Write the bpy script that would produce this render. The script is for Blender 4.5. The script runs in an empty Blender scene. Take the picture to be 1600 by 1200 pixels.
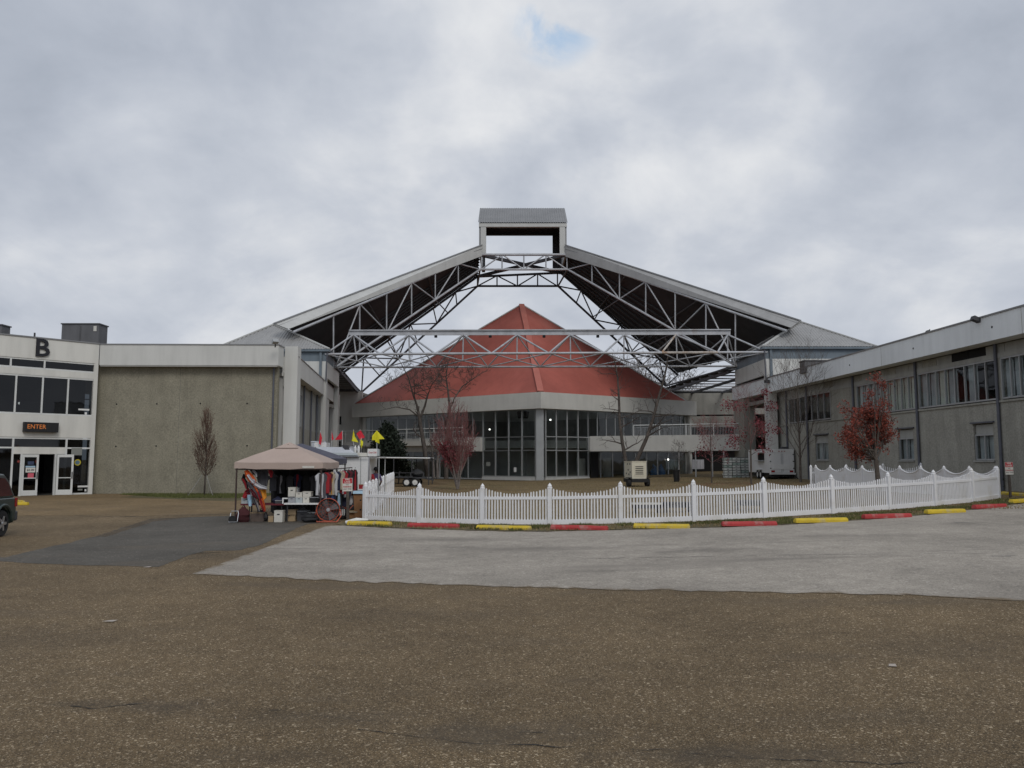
import bpy, bmesh, math, random
from mathutils import Vector, Matrix, noise as mnoise
R = math.radians
C = bpy.context.scene.collection
scene = bpy.context.scene

# ------------------------------------------------------------------ camera, sky, sun, exposure
CAM_H = 2.1
PITCH = R(5.42)
FPX = 1244.0                                  # focal length in pixels of the 1600 px wide photograph
cam_data = bpy.data.cameras.new('camera')
cam_data.sensor_width = 36.0
cam_data.lens = 36.0 * FPX / 1600.0
cam_data.clip_start = 0.1
cam_data.clip_end = 6000
cam = bpy.data.objects.new('camera', cam_data)
C.objects.link(cam)
cam.location = (0, 0, CAM_H)
cam.rotation_euler = (R(90) + PITCH, 0, 0)
scene.camera = cam

SUN_EL = R(40)
SUN_AZ = R(160)                               # clockwise from +Y: behind the camera, to the right
world = bpy.data.worlds.new('World')
scene.world = world
world.use_nodes = True
nt = world.node_tree
nt.nodes.clear()
def wn(t, **kw):
    n = nt.nodes.new(t)
    for k, v in kw.items():
        setattr(n, k, v)
    return n
wl = nt.links.new
w_out = wn('ShaderNodeOutputWorld')
sky = wn('ShaderNodeTexSky', sky_type='NISHITA', sun_disc=False, sun_elevation=SUN_EL, sun_rotation=SUN_AZ)
bg_sky = wn('ShaderNodeBackground'); bg_sky.inputs[1].default_value = 0.13
wl(sky.outputs[0], bg_sky.inputs[0])
tc = wn('ShaderNodeTexCoord')
sep = wn('ShaderNodeSeparateXYZ'); wl(tc.outputs['Generated'], sep.inputs[0])
def wmath(op, a, b=None, clamp=False):
    n = wn('ShaderNodeMath', operation=op, use_clamp=clamp)
    for i, s in enumerate((a, b)):
        if s is None: continue
        if isinstance(s, (int, float)): n.inputs[i].default_value = s
        else: wl(s, n.inputs[i])
    return n.outputs[0]
zc = wmath('ADD', wmath('MAXIMUM', sep.outputs[2], 0.0), 0.50)
comb = wn('ShaderNodeCombineXYZ')
wl(wmath('DIVIDE', sep.outputs[0], zc), comb.inputs[0])
wl(wmath('DIVIDE', sep.outputs[1], zc), comb.inputs[1])
def wnoise(scale, detail, rough, off, dist=0.0):
    mp = wn('ShaderNodeMapping'); mp.inputs['Location'].default_value = off
    wl(comb.outputs[0], mp.inputs[0])
    n = wn('ShaderNodeTexNoise'); n.inputs['Scale'].default_value = scale
    n.inputs['Detail'].default_value = detail; n.inputs['Roughness'].default_value = rough
    n.inputs['Distortion'].default_value = dist
    wl(mp.outputs[0], n.inputs[0])
    return n.outputs[0]
n_big = wnoise(1.7, 3.0, 0.45, (3.1, 7.4, 0), 0.2)
n_mid = wnoise(5.0, 8.0, 0.56, (1.7, 2.2, 0), 0.3)
n_soft = wnoise(2.6, 6.0, 0.6, (4.2, 9.1, 0), 0.5)
cloudv = wmath('ADD', wmath('ADD', wmath('MULTIPLY', n_big, 0.50), wmath('MULTIPLY', n_mid, 0.34)), wmath('MULTIPLY', n_soft, 0.34)); cloudv = wmath('SUBTRACT', cloudv, 0.09)
# thin and thick places of the cloud deck; their outlines are broken up by noise
n_w1 = wnoise(3.0, 5.0, 0.55, (5.5, 0.3, 0)); n_w2 = wnoise(3.0, 5.0, 0.55, (2.5, 8.3, 0))
wob = wn('ShaderNodeCombineXYZ')
wl(wmath('MULTIPLY', wmath('SUBTRACT', n_w1, 0.5), 0.42), wob.inputs[0]); wl(wmath('MULTIPLY', wmath('SUBTRACT', n_w2, 0.5), 0.42), wob.inputs[2])
wdir = wn('ShaderNodeVectorMath', operation='ADD'); wl(tc.outputs['Generated'], wdir.inputs[0]); wl(wob.outputs[0], wdir.inputs[1])
wnorm = wn('ShaderNodeVectorMath', operation='NORMALIZE'); wl(wdir.outputs[0], wnorm.inputs[0])
for lx, ly, rad, amt in ((760, 100, 7.5, .115), (740, 240, 7, .04), (200, 290, 6, .06), (1090, 300, 6, .06), (970, 140, 7, -.10), (1500, 110, 9, -.07),
                         (250, 110, 15, -.07), (620, 390, 5, -.05), (1200, 420, 9, -.02), (450, 430, 14, .06), (1300, 500, 16, .05), (1560, 330, 7, .06), (1150, 40, 8, .03)):
    ld = Vector(((lx - 800) / FPX, math.cos(PITCH) - (600 - ly) / FPX * math.sin(PITCH), math.sin(PITCH) + (600 - ly) / FPX * math.cos(PITCH))).normalized()
    dn = wn('ShaderNodeVectorMath', operation='DOT_PRODUCT'); wl(wnorm.outputs[0], dn.inputs[0]); dn.inputs[1].default_value = ld
    mr = wn('ShaderNodeMapRange', interpolation_type='SMOOTHSTEP'); mr.inputs[1].default_value = math.cos(R(rad * 1.35)); mr.inputs[2].default_value = 1.0
    wl(dn.outputs['Value'], mr.inputs[0]); cloudv = wmath('ADD', cloudv, wmath('MULTIPLY', mr.outputs[0], amt))
ramp = wn('ShaderNodeValToRGB')
cr = ramp.color_ramp
cr.elements[0].position = 0.32; cr.elements[0].color = (0.36, 0.40, 0.47, 1)
cr.elements[1].position = 0.70; cr.elements[1].color = (0.77, 0.785, 0.81, 1)
e = cr.elements.new(0.44); e.color = (0.455, 0.495, 0.57, 1)
e = cr.elements.new(0.56); e.color = (0.565, 0.60, 0.665, 1)
wl(cloudv, ramp.inputs[0])
bg_cloud = wn('ShaderNodeBackground'); bg_cloud.inputs[1].default_value = 1.0
# gap in the deck: thin veil with blue behind it
cmix = wn('ShaderNodeMix', data_type='RGBA'); wl(ramp.outputs[0], cmix.inputs[6]); cmix.inputs[7].default_value = (0.36, 0.545, 0.78, 1)
wl(cmix.outputs[2], bg_cloud.inputs[0])
# a small gap in the cloud deck where blue sky shows
gap_dir = Vector((70 / FPX, math.cos(PITCH) - 575 / FPX * math.sin(PITCH), math.sin(PITCH) + 575 / FPX * math.cos(PITCH))).normalized()
dotn = wn('ShaderNodeVectorMath', operation='DOT_PRODUCT')
wl(tc.outputs['Generated'], dotn.inputs[0]); dotn.inputs[1].default_value = gap_dir
near_gap = wn('ShaderNodeMapRange', interpolation_type='SMOOTHSTEP')
near_gap.inputs[1].default_value = math.cos(R(3.6)); near_gap.inputs[2].default_value = math.cos(R(0.5))
wl(dotn.outputs['Value'], near_gap.inputs[0])
n_gap = wnoise(9.0, 6.0, 0.6, (9.3, 4.1, 0), 0.6)
gapv = wn('ShaderNodeMapRange', interpolation_type='SMOOTHSTEP')
gapv.inputs[1].default_value = 0.40; gapv.inputs[2].default_value = 0.60
wl(n_gap, gapv.inputs[0])
gapf = wmath('MULTIPLY', wmath('MULTIPLY', near_gap.outputs[0], gapv.outputs[0]), 0.72)
wl(gapf, cmix.inputs[0])
gapf = wmath('MULTIPLY', gapf, 0.15)
mixw = wn('ShaderNodeMixShader')
wl(gapf, mixw.inputs[0]); wl(bg_cloud.outputs[0], mixw.inputs[1]); wl(bg_sky.outputs[0], mixw.inputs[2])
wl(mixw.outputs[0], w_out.inputs[0])

sun_data = bpy.data.lights.new('sun', 'SUN')
sun_data.energy = 1.0
sun_data.angle = R(22)
sun_data.color = (1.0, 0.965, 0.91)
sun = bpy.data.objects.new('sun', sun_data)
C.objects.link(sun)
sdir = Vector((math.cos(SUN_EL) * math.sin(SUN_AZ), math.cos(SUN_EL) * math.cos(SUN_AZ), math.sin(SUN_EL)))
sun.rotation_euler = sdir.to_track_quat('Z', 'Y').to_euler()
sun.location = sdir * 200

scene.view_settings.view_transform = 'Standard'
scene.view_settings.look = 'None'
scene.view_settings.gamma = 1.0
scene.view_settings.exposure = 0.0
scene.view_settings.use_curve_mapping = False
scene.render.engine = 'CYCLES'
scene.cycles.max_bounces = 7
scene.cycles.transparent_max_bounces = 12
scene.cycles.caustics_reflective = False
scene.cycles.caustics_refractive = False

# ------------------------------------------------------------------ survey helpers: photograph measurements -> world
def ray(px, py):
    u = (px - 800) / FPX; v = (600 - py) / FPX
    return Vector((u, math.cos(PITCH) - v * math.sin(PITCH), math.sin(PITCH) + v * math.cos(PITCH)))
def at(px, py, Y):
    d = ray(px, py)
    return Vector((0, 0, CAM_H)) + d * (Y / d.y)
def gz(x, y=0):                                # the lot rises gently towards the right
    return 0.026 * min(max(x, 0.0), 27.0)
def G(px, py):                                 # ground point under a pixel
    d = ray(px, py); z = 0.0; p = None
    for _ in range(12):
        s = (z - CAM_H) / d.z
        p = Vector((d.x * s, d.y * s, z)); z = gz(p.x)
    return p
def ray_plane(px, py, p0, n):
    d = ray(px, py); o = Vector((0, 0, CAM_H))
    return o + d * ((p0 - o).dot(n) / d.dot(n))
def proj(p):
    q = Vector(p) - Vector((0, 0, CAM_H))
    f = q.y * math.cos(PITCH) + q.z * math.sin(PITCH)
    up = -q.y * math.sin(PITCH) + q.z * math.cos(PITCH)
    return 800 + FPX * q.x / f, 600 - FPX * up / f
def line_px(p, q, px):                         # point on the segment p-q that is seen at column px
    lo, hi = -0.3, 1.3
    a = proj(p.lerp(q, lo))[0] < px
    for _ in range(40):
        m = (lo + hi) / 2
        if (proj(p.lerp(q, m))[0] < px) == a: lo = m
        else: hi = m
    return p.lerp(q, (lo + hi) / 2)

# ------------------------------------------------------------------ materials
MATS = {}
def mat(name, col, rough=0.75, metal=0.0, var=0.12, vscale=0.9, fine=0.06, fscale=25.0, bump=0.0, bscale=40.0,
        streak=0.0, stain=None, stain_amt=0.0, stain_scale=0.6, spec=0.4, wave=None):
    m = bpy.data.materials.new(name); m.use_nodes = True
    t = m.node_tree; N = t.nodes; L = t.links.new
    b = N['Principled BSDF']
    b.inputs['Roughness'].default_value = rough
    b.inputs['Metallic'].default_value = metal
    b.inputs['Specular IOR Level'].default_value = spec
    geo = N.new('ShaderNodeNewGeometry')
    def nz(scale, detail=4.0, stretch=None, rough_=0.55):
        src = geo.outputs['Position']
        if stretch:
            mp = N.new('ShaderNodeMapping'); mp.inputs['Scale'].default_value = stretch
            L(src, mp.inputs[0]); src = mp.outputs[0]
        n = N.new('ShaderNodeTexNoise'); n.inputs['Scale'].default_value = scale
        n.inputs['Detail'].default_value = detail; n.inputs['Roughness'].default_value = rough_
        L(src, n.inputs[0]); return n.outputs[0]
    def ma(op, a, b_):
        n = N.new('ShaderNodeMath'); n.operation = op
        for i, s in enumerate((a, b_)):
            if isinstance(s, (int, float)): n.inputs[i].default_value = s
            else: L(s, n.inputs[i])
        return n.outputs[0]
    def rng(src, a, b_, c, d):
        n = N.new('ShaderNodeMapRange'); n.inputs[1].default_value = a; n.inputs[2].default_value = b_
        n.inputs[3].default_value = c; n.inputs[4].default_value = d
        L(src, n.inputs[0]); return n.outputs[0]
    f = rng(nz(vscale), 0.3, 0.7, 1 - var, 1 + var)
    if fine: f = ma('MULTIPLY', f, rng(nz(fscale, 2.0), 0.3, 0.7, 1 - fine, 1 + fine))
    if streak: f = ma('MULTIPLY', f, rng(nz(2.2, 4.0, (1, 1, 0.12)), 0.42, 0.75, 1.0, 1 - streak))
    mul = N.new('ShaderNodeMix'); mul.data_type = 'RGBA'; mul.blend_type = 'MULTIPLY'; mul.inputs[0].default_value = 1.0
    mul.inputs[6].default_value = (*col, 1)
    cmb = N.new('ShaderNodeCombineColor')
    for i in range(3): L(f, cmb.inputs[i])
    L(cmb.outputs[0], mul.inputs[7])
    out = mul.outputs[2]
    if stain:
        mx = N.new('ShaderNodeMix'); mx.data_type = 'RGBA'
        L(rng(nz(stain_scale, 6.0, None, 0.65), 0.52, 0.70, 0.0, stain_amt), mx.inputs[0])
        L(out, mx.inputs[6]); mx.inputs[7].default_value = (*stain, 1)
        out = mx.outputs[2]
    L(out, b.inputs['Base Color'])
    if bump:
        bp = N.new('ShaderNodeBump'); bp.inputs['Strength'].default_value = bump; bp.inputs['Distance'].default_value = 0.02
        L(nz(bscale, 3.0), bp.inputs['Height']); L(bp.outputs[0], b.inputs['Normal'])
    MATS[name] = m
    return m
def glass(name, tint, refl=0.9, minf=0.05, rough=0.02):
    m = bpy.data.materials.new(name); m.use_nodes = True
    t = m.node_tree; N = t.nodes; L = t.links.new
    N.remove(N['Principled BSDF'])
    tr = N.new('ShaderNodeBsdfTransparent'); tr.inputs[0].default_value = (*tint, 1)
    gl = N.new('ShaderNodeBsdfGlossy'); gl.inputs[0].default_value = (refl, refl, refl, 1); gl.inputs[1].default_value = rough
    geo = N.new('ShaderNodeNewGeometry')
    nz = N.new('ShaderNodeTexNoise'); nz.inputs['Scale'].default_value = 0.7; L(geo.outputs['Position'], nz.inputs[0])
    bp = N.new('ShaderNodeBump'); bp.inputs['Strength'].default_value = 0.05; bp.inputs['Distance'].default_value = 0.1
    L(nz.outputs[0], bp.inputs['Height']); L(bp.outputs[0], gl.inputs['Normal'])
    fr = N.new('ShaderNodeFresnel'); fr.inputs[0].default_value = 1.5
    mx = N.new('ShaderNodeMath'); mx.operation = 'MAXIMUM'; mx.inputs[1].default_value = minf; L(fr.outputs[0], mx.inputs[0])
    inv = N.new('ShaderNodeMath'); inv.operation = 'SUBTRACT'; inv.inputs[0].default_value = 1.0; L(geo.outputs['Backfacing'], inv.inputs[1])
    fm = N.new('ShaderNodeMath'); fm.operation = 'MULTIPLY'; L(mx.outputs[0], fm.inputs[0]); L(inv.outputs[0], fm.inputs[1]); mx = fm
    ms = N.new('ShaderNodeMixShader'); L(mx.outputs[0], ms.inputs[0]); L(tr.outputs[0], ms.inputs[1]); L(gl.outputs[0], ms.inputs[2])
    L(ms.outputs[0], N['Material Output'].inputs[0])
    MATS[name] = m
    return m
def emit(name, col, s):
    m = bpy.data.materials.new(name); m.use_nodes = True
    b = m.node_tree.nodes['Principled BSDF']
    b.inputs['Base Color'].default_value = (*[c * 0.08 for c in col], 1)
    b.inputs['Emission Color'].default_value = (*col, 1); b.inputs['Emission Strength'].default_value = s
    MATS[name] = m
    return m

mat('white_paint', (0.70, 0.69, 0.64), 0.6, var=0.05, fine=0.02, streak=0.13, vscale=0.35)
mat('white_panel', (0.62, 0.62, 0.59), 0.6, var=0.05, fine=0.02, streak=0.12, vscale=0.3)
mat('wing_fascia', (0.76, 0.785, 0.79), 0.65, var=0.05, fine=0.03, streak=0.10, vscale=0.4)
mat('grey_fascia', (0.52, 0.52, 0.50), 0.65, var=0.06, fine=0.03, streak=0.10, vscale=0.4)
mat('hall_fascia', (0.57, 0.56, 0.52), 0.7, var=0.05, fine=0.03, streak=0.08)
mat('concrete', (0.275, 0.256, 0.198), 0.92, var=0.10, vscale=1.1, fine=0.20, fscale=13.0, bump=0.5, bscale=30, streak=0.14, spec=0.2)
mat('wing_concrete', (0.325, 0.315, 0.275), 0.92, var=0.10, vscale=0.9, fine=0.16, fscale=12.0, bump=0.4, bscale=30, streak=0.22, spec=0.2)
mat('wing_panel', (0.36, 0.36, 0.335), 0.85, var=0.08, vscale=0.8, fine=0.08, streak=0.2)
mat('plain_concrete', (0.30, 0.292, 0.265), 0.9, var=0.12, fine=0.08, streak=0.2)  # plain mid grey concrete of slabs, soffits, joints and rear walls
mat('brown_wall', (0.13, 0.10, 0.085), 0.9, var=0.15, fine=0.08)
mat('red_roof', (0.410, 0.115, 0.088), 0.65, var=0.13, vscale=0.30, fine=0.05, streak=0.10, stain=(0.46, 0.155, 0.122), stain_amt=0.8, stain_scale=0.14, bump=0.1, bscale=6)
mat('red_flashing', (0.47, 0.155, 0.12), 0.55, var=0.08)
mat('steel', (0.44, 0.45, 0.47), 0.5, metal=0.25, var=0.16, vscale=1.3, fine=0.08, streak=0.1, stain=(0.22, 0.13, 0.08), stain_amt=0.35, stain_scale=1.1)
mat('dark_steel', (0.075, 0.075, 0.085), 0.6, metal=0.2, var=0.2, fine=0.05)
mat('rust', (0.44, 0.40, 0.36), 0.8, var=0.25, vscale=2.2, fine=0.2, stain=(0.30, 0.165, 0.075), stain_amt=1.0, stain_scale=0.9)
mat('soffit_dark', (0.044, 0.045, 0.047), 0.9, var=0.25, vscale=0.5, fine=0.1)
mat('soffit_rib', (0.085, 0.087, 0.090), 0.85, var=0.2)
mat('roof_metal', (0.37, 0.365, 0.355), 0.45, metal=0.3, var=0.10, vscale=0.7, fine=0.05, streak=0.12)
mat('roof_metal_dark', (0.25, 0.25, 0.25), 0.45, metal=0.3, var=0.10, vscale=0.7, fine=0.05)
mat('steel_blue', (0.155, 0.19, 0.22), 0.6, var=0.10, fine=0.04, streak=0.15)
mat('mullion', (0.40, 0.41, 0.41), 0.45, metal=0.4, var=0.06)
mat('mullion_white', (0.66, 0.67, 0.65), 0.5, var=0.05)
mat('mullion_dark', (0.10, 0.10, 0.10), 0.5, metal=0.3, var=0.1)
mat('hall_interior', (0.36, 0.355, 0.335), 0.9, var=0.2, vscale=0.4)
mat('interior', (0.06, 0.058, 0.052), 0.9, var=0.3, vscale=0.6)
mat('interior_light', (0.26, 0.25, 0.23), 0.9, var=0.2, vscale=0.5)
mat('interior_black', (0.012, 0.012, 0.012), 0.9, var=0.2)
mat('blind', (0.74, 0.78, 0.78), 0.8, var=0.08)
mat('blind_grey', (0.55, 0.58, 0.59), 0.8, var=0.12, vscale=2.0, streak=0.3)
mat('curtain', (0.80, 0.82, 0.72), 0.9, var=0.1, vscale=3.0, streak=0.35)
mat('pipe', (0.10, 0.105, 0.125), 0.5, var=0.15)
mat('vinyl', (0.80, 0.80, 0.81), 0.35, var=0.025, fine=0.015, spec=0.5, stain=(0.60, 0.57, 0.50), stain_amt=0.5, stain_scale=1.3)
mat('kerb_yellow', (0.62, 0.45, 0.035), 0.7, var=0.10, vscale=3, fine=0.08, stain=(0.42, 0.38, 0.28), stain_amt=0.75, stain_scale=3.5, bump=0.2, bscale=60)
mat('kerb_red', (0.42, 0.045, 0.045), 0.7, var=0.12, vscale=3, fine=0.08, stain=(0.40, 0.30, 0.27), stain_amt=0.6, stain_scale=3.5, bump=0.2, bscale=60)
mat('black', (0.014, 0.014, 0.015), 0.6, var=0.2)
mat('matt_black', (0.022, 0.021, 0.021), 0.9, var=0.2)
mat('charcoal', (0.055, 0.055, 0.06), 0.7, var=0.15)
mat('rooftop_grey', (0.125, 0.125, 0.13), 0.6, var=0.10, fine=0.05, streak=0.2)
mat('rooftop_dark', (0.085, 0.085, 0.088), 0.6, var=0.10)
mat('bark', (0.105, 0.088, 0.075), 0.95, var=0.25, vscale=6, fine=0.2, bump=0.5)
mat('pale_bark', (0.20, 0.175, 0.16), 0.95, var=0.3, vscale=5, fine=0.2)
mat('birch_bark', (0.080, 0.067, 0.058), 0.95, var=0.35, vscale=5, fine=0.3, stain=(0.17, 0.145, 0.125), stain_amt=0.7, stain_scale=2.4)
mat('twig', (0.105, 0.085, 0.075), 0.95, var=0.2)
mat('red_twig', (0.25, 0.115, 0.11), 0.95, var=0.3)
mat('rust_twig', (0.125, 0.075, 0.055), 0.95, var=0.3)
mat('leaf_red', (0.215, 0.048, 0.030), 0.7, var=0.45, vscale=3.0, fine=0.3)
mat('leaf_maroon', (0.17, 0.032, 0.040), 0.7, var=0.4, vscale=3.0, fine=0.3)
mat('leaf_green', (0.018, 0.027, 0.016), 0.8, var=0.4, vscale=3.0, fine=0.3)
mat('grass_blade', (0.105, 0.115, 0.035), 0.9, var=0.4, vscale=1.4, fine=0.3)
mat('grass_brown', (0.22, 0.17, 0.085), 0.9, var=0.35, vscale=1.0, fine=0.3)
mat('canopy_tan', (0.44, 0.345, 0.295), 0.85, var=0.05, fine=0.03, vscale=1.5)
mat('canopy_slate', (0.085, 0.085, 0.115), 0.8, var=0.1)
mat('brown_metal', (0.055, 0.035, 0.03), 0.6, var=0.1)
mat('cardboard', (0.30, 0.155, 0.075), 0.9, var=0.12, vscale=4)
mat('cardboard_pale', (0.38, 0.28, 0.17), 0.9, var=0.12, vscale=4)
mat('white', (0.74, 0.74, 0.72), 0.55, var=0.04)
mat('white_vehicle', (0.74, 0.74, 0.73), 0.35, var=0.04, streak=0.08)
mat('off_white', (0.62, 0.60, 0.54), 0.6, var=0.05)
mat('cream', (0.64, 0.60, 0.48), 0.5, var=0.05, streak=0.08)
mat('silver', (0.55, 0.56, 0.58), 0.3, metal=0.8, var=0.1)
mat('grey_plastic', (0.33, 0.34, 0.36), 0.5, var=0.08)
mat('clear_plastic', (0.42, 0.46, 0.47), 0.3, var=0.1)
mat('orange', (0.62, 0.12, 0.03), 0.6, var=0.1)
mat('fan_orange', (0.46, 0.10, 0.055), 0.45, var=0.1)
mat('amber_cloth', (0.60, 0.26, 0.03), 0.85, var=0.12)
mat('red_cloth', (0.33, 0.022, 0.03), 0.85, var=0.12)
mat('duffel_cloth', (0.055, 0.014, 0.016), 0.9, var=0.3)
mat('maroon_cloth', (0.12, 0.02, 0.028), 0.85, var=0.15)
mat('blue_cloth', (0.05, 0.09, 0.22), 0.85, var=0.15)
mat('navy_cloth', (0.022, 0.025, 0.055), 0.85, var=0.15)
mat('slate_cloth', (0.09, 0.09, 0.10), 0.9, var=0.2)
mat('white_cloth', (0.50, 0.50, 0.52), 0.9, var=0.08)
mat('cream_cloth', (0.42, 0.36, 0.27), 0.9, var=0.1)
mat('purple_cloth', (0.09, 0.075, 0.15), 0.9, var=0.1)
mat('tarp_blue', (0.03, 0.10, 0.22), 0.6, var=0.2)
mat('flag_red', (0.62, 0.02, 0.04), 0.6, var=0.06)
mat('flag_yellow', (0.72, 0.66, 0.02), 0.6, var=0.06)
mat('sign_red', (0.50, 0.025, 0.04), 0.5, var=0.05)
mat('sign_white', (0.72, 0.70, 0.64), 0.5, var=0.05)
mat('car_green', (0.050, 0.075, 0.072), 0.28, metal=0.45, var=0.04, spec=0.6)
mat('car_window', (0.012, 0.014, 0.015), 0.08, var=0.05, spec=0.7)
mat('bumper_grey', (0.055, 0.058, 0.064), 0.55, var=0.06)
mat('tyre', (0.018, 0.018, 0.019), 0.85, var=0.2)
mat('tail_red', (0.30, 0.012, 0.012), 0.25, var=0.05)
mat('skin', (0.42, 0.25, 0.18), 0.6, var=0.05)
mat('dark_skin', (0.13, 0.07, 0.05), 0.6, var=0.05)
mat('denim', (0.05, 0.065, 0.11), 0.9, var=0.1)
mat('paper_pink', (0.62, 0.12, 0.16), 0.8, var=0.04)
mat('paper_blue', (0.40, 0.56, 0.68), 0.8, var=0.04)
mat('paper_navy', (0.05, 0.07, 0.13), 0.8, var=0.1)
mat('paper_grey', (0.24, 0.25, 0.23), 0.8, var=0.05)
mat('decal_yellow', (0.55, 0.45, 0.03), 0.6, var=0.05)
mat('decal_blue', (0.12, 0.20, 0.27), 0.6, var=0.05)
mat('ink_red', (0.45, 0.02, 0.03), 0.6, var=0.02)
mat('ink_black', (0.015, 0.015, 0.02), 0.6, var=0.02)
mat('tar', (0.016, 0.015, 0.014), 0.8, var=0.3, vscale=4)
mat('oil_stain', (0.20, 0.185, 0.165), 0.85, var=0.25, vscale=2, fine=0.15)
mat('litter_white', (0.42, 0.37, 0.32), 0.8, var=0.1)
mat('crate_green', (0.34, 0.42, 0.38), 0.6, var=0.12, vscale=2)
mat('crate_white', (0.56, 0.58, 0.55), 0.6, var=0.12, vscale=2)
glass('glass', (0.86, 0.89, 0.89))
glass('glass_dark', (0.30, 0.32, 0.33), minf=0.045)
glass('glass_clear', (0.86, 0.88, 0.88), refl=0.6, minf=0.05)
emit('led_amber', (1.0, 0.30, 0.06), 0.42)
emit('lamp_white', (1.0, 0.97, 0.9), 3.0)
emit('lamp_red', (1.0, 0.15, 0.1), 1.6)
def setmat(o, m):
    o.data.materials.clear(); o.data.materials.append(MATS[m] if isinstance(m, str) else m)

# ------------------------------------------------------------------ object helpers
W = {}                                          # world matrix of every object that has children
def put(o, parent, Mw):
    C.objects.link(o)
    if parent is not None:
        o.parent = parent
        o.matrix_basis = W[parent].inverted() @ Mw
    else:
        o.matrix_basis = Mw
    W[o] = Mw.copy()
    return o
def tag(o, label=None, cat=None, group=None, kind=None):
    if label: o['label'] = label
    if cat: o['category'] = cat
    if group: o['group'] = group
    if kind: o['kind'] = kind
    return o
def thing(name, label, cat, loc=(0, 0, 0), rz=0.0, group=None):
    o = bpy.data.objects.new(name, None)
    o.empty_display_size = 0.3
    put(o, None, Matrix.Translation(Vector(loc)) @ Matrix.Rotation(rz, 4, 'Z'))
    return tag(o, label, cat, group)
class MB:
    def __init__(s): s.v = []; s.f = []
    def add(s, vs, fs):
        b = len(s.v); s.v += [tuple(v) for v in vs]; s.f += [tuple(b + i for i in f) for f in fs]
    def box(s, x0, x1, y0, y1, z0, z1, M=None):
        vs = [Vector(p) for p in ((x0,y0,z0),(x1,y0,z0),(x1,y1,z0),(x0,y1,z0),(x0,y0,z1),(x1,y0,z1),(x1,y1,z1),(x0,y1,z1))]
        if M: vs = [M @ v for v in vs]
        s.add(vs, [(0,3,2,1),(4,5,6,7),(0,1,5,4),(1,2,6,5),(2,3,7,6),(3,0,4,7)])
    def tube(s, pts, rad, n=6, caps=True):
        rings = []
        for i, p in enumerate(pts):
            p = Vector(p)
            a = Vector(pts[max(i - 1, 0)]); b = Vector(pts[min(i + 1, len(pts) - 1)])
            d = (b - a).normalized()
            up = Vector((0, 0, 1)) if abs(d.z) < 0.9 else Vector((1, 0, 0))
            x = d.cross(up).normalized(); y = d.cross(x)
            r = rad[i] if isinstance(rad, (list, tuple)) else rad
            rings.append([p + (x * math.cos(2 * math.pi * k / n) + y * math.sin(2 * math.pi * k / n)) * r for k in range(n)])
        vs = [v for r_ in rings for v in r_]
        fs = []
        for i in range(len(pts) - 1):
            for k in range(n):
                fs.append((i * n + k, i * n + (k + 1) % n, (i + 1) * n + (k + 1) % n, (i + 1) * n + k))
        if caps:
            fs.append(tuple(range(n))[::-1]); fs.append(tuple((len(pts) - 1) * n + k for k in range(n)))
        s.add(vs, fs)
    def lathe(s, prof, n=12, M=None, cap=True):   # profile of (r, z)
        vs = []; fs = []
        for r, z in prof:
            for k in range(n):
                v = Vector((r * math.cos(2 * math.pi * k / n), r * math.sin(2 * math.pi * k / n), z))
                vs.append(M @ v if M else v)
        for i in range(len(prof) - 1):
            for k in range(n):
                fs.append((i * n + k, i * n + (k + 1) % n, (i + 1) * n + (k + 1) % n, (i + 1) * n + k))
        if cap:
            fs.append(tuple(range(n))[::-1]); fs.append(tuple((len(prof) - 1) * n + k for k in range(n)))
        s.add(vs, fs)
    def prism(s, poly, ext):                      # polygon (3D points) extruded by a vector
        n = len(poly); ext = Vector(ext)
        vs = [Vector(p) for p in poly] + [Vector(p) + ext for p in poly]
        fs = [tuple(range(n))[::-1], tuple(range(n, 2 * n))] + [(i, (i + 1) % n, n + (i + 1) % n, n + i) for i in range(n)]
        s.add(vs, fs)
    def mesh(s, name, smooth=False):
        me = bpy.data.meshes.new(name); me.from_pydata(s.v, [], s.f); me.update()
        bm = bmesh.new(); bm.from_mesh(me); bmesh.ops.recalc_face_normals(bm, faces=bm.faces); bm.to_mesh(me); bm.free()
        if smooth:
            for p in me.polygons: p.use_smooth = True
        return me
    def build(s, name, m, parent=None, world=True, smooth=False, M=None):
        # world=True: vertices are world coordinates, stored relative to the parent's origin
        me = s.mesh(name, smooth)
        Mw = M if M is not None else (W[parent].copy() if parent is not None else Matrix.Identity(4))
        if world and M is None: me.transform(Mw.inverted())
        o = bpy.data.objects.new(name, me)
        setmat(o, m)
        return put(o, parent, Mw)
_unit = {}
def unit(kind, m):
    k = (kind, m)
    if k not in _unit:
        b = MB()
        if kind == 'box': b.box(-.5, .5, -.5, .5, -.5, .5)
        elif kind == 'rod': b.lathe([(1, 0), (1, 1)], 10)
        elif kind == 'picket':
            b.add([(-.5,-.5,0),(.5,-.5,0),(.5,.5,0),(-.5,.5,0),(-.5,-.5,.97),(.5,-.5,.97),(.5,.5,.97),(-.5,.5,.97),(-.15,-.5,1),(.15,-.5,1),(.15,.5,1),(-.15,.5,1)],
                  [(0,3,2,1),(0,1,5,8+1,8,4),(2,3,7,11,10,6),(1,2,6,5),(3,0,4,7),(4,8,11,7),(5,6,10,9),(8,9,10,11)])
        elif kind == 'cap':
            b.lathe([(.085,0),(.085,.03),(.06,.045),(.072,.075),(.055,.11),(.02,.15),(.004,.175)], 8)
        me = b.mesh(kind, smooth=False)
        if kind == 'rod':
            for p in me.polygons: p.use_smooth = len(p.vertices) == 4
        me.materials.append(MATS[m])
        _unit[k] = me
    return _unit[k]
def piece(name, kind, m, parent, Mw):
    return put(bpy.data.objects.new(name, unit(kind, m)), parent, Mw)
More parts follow.
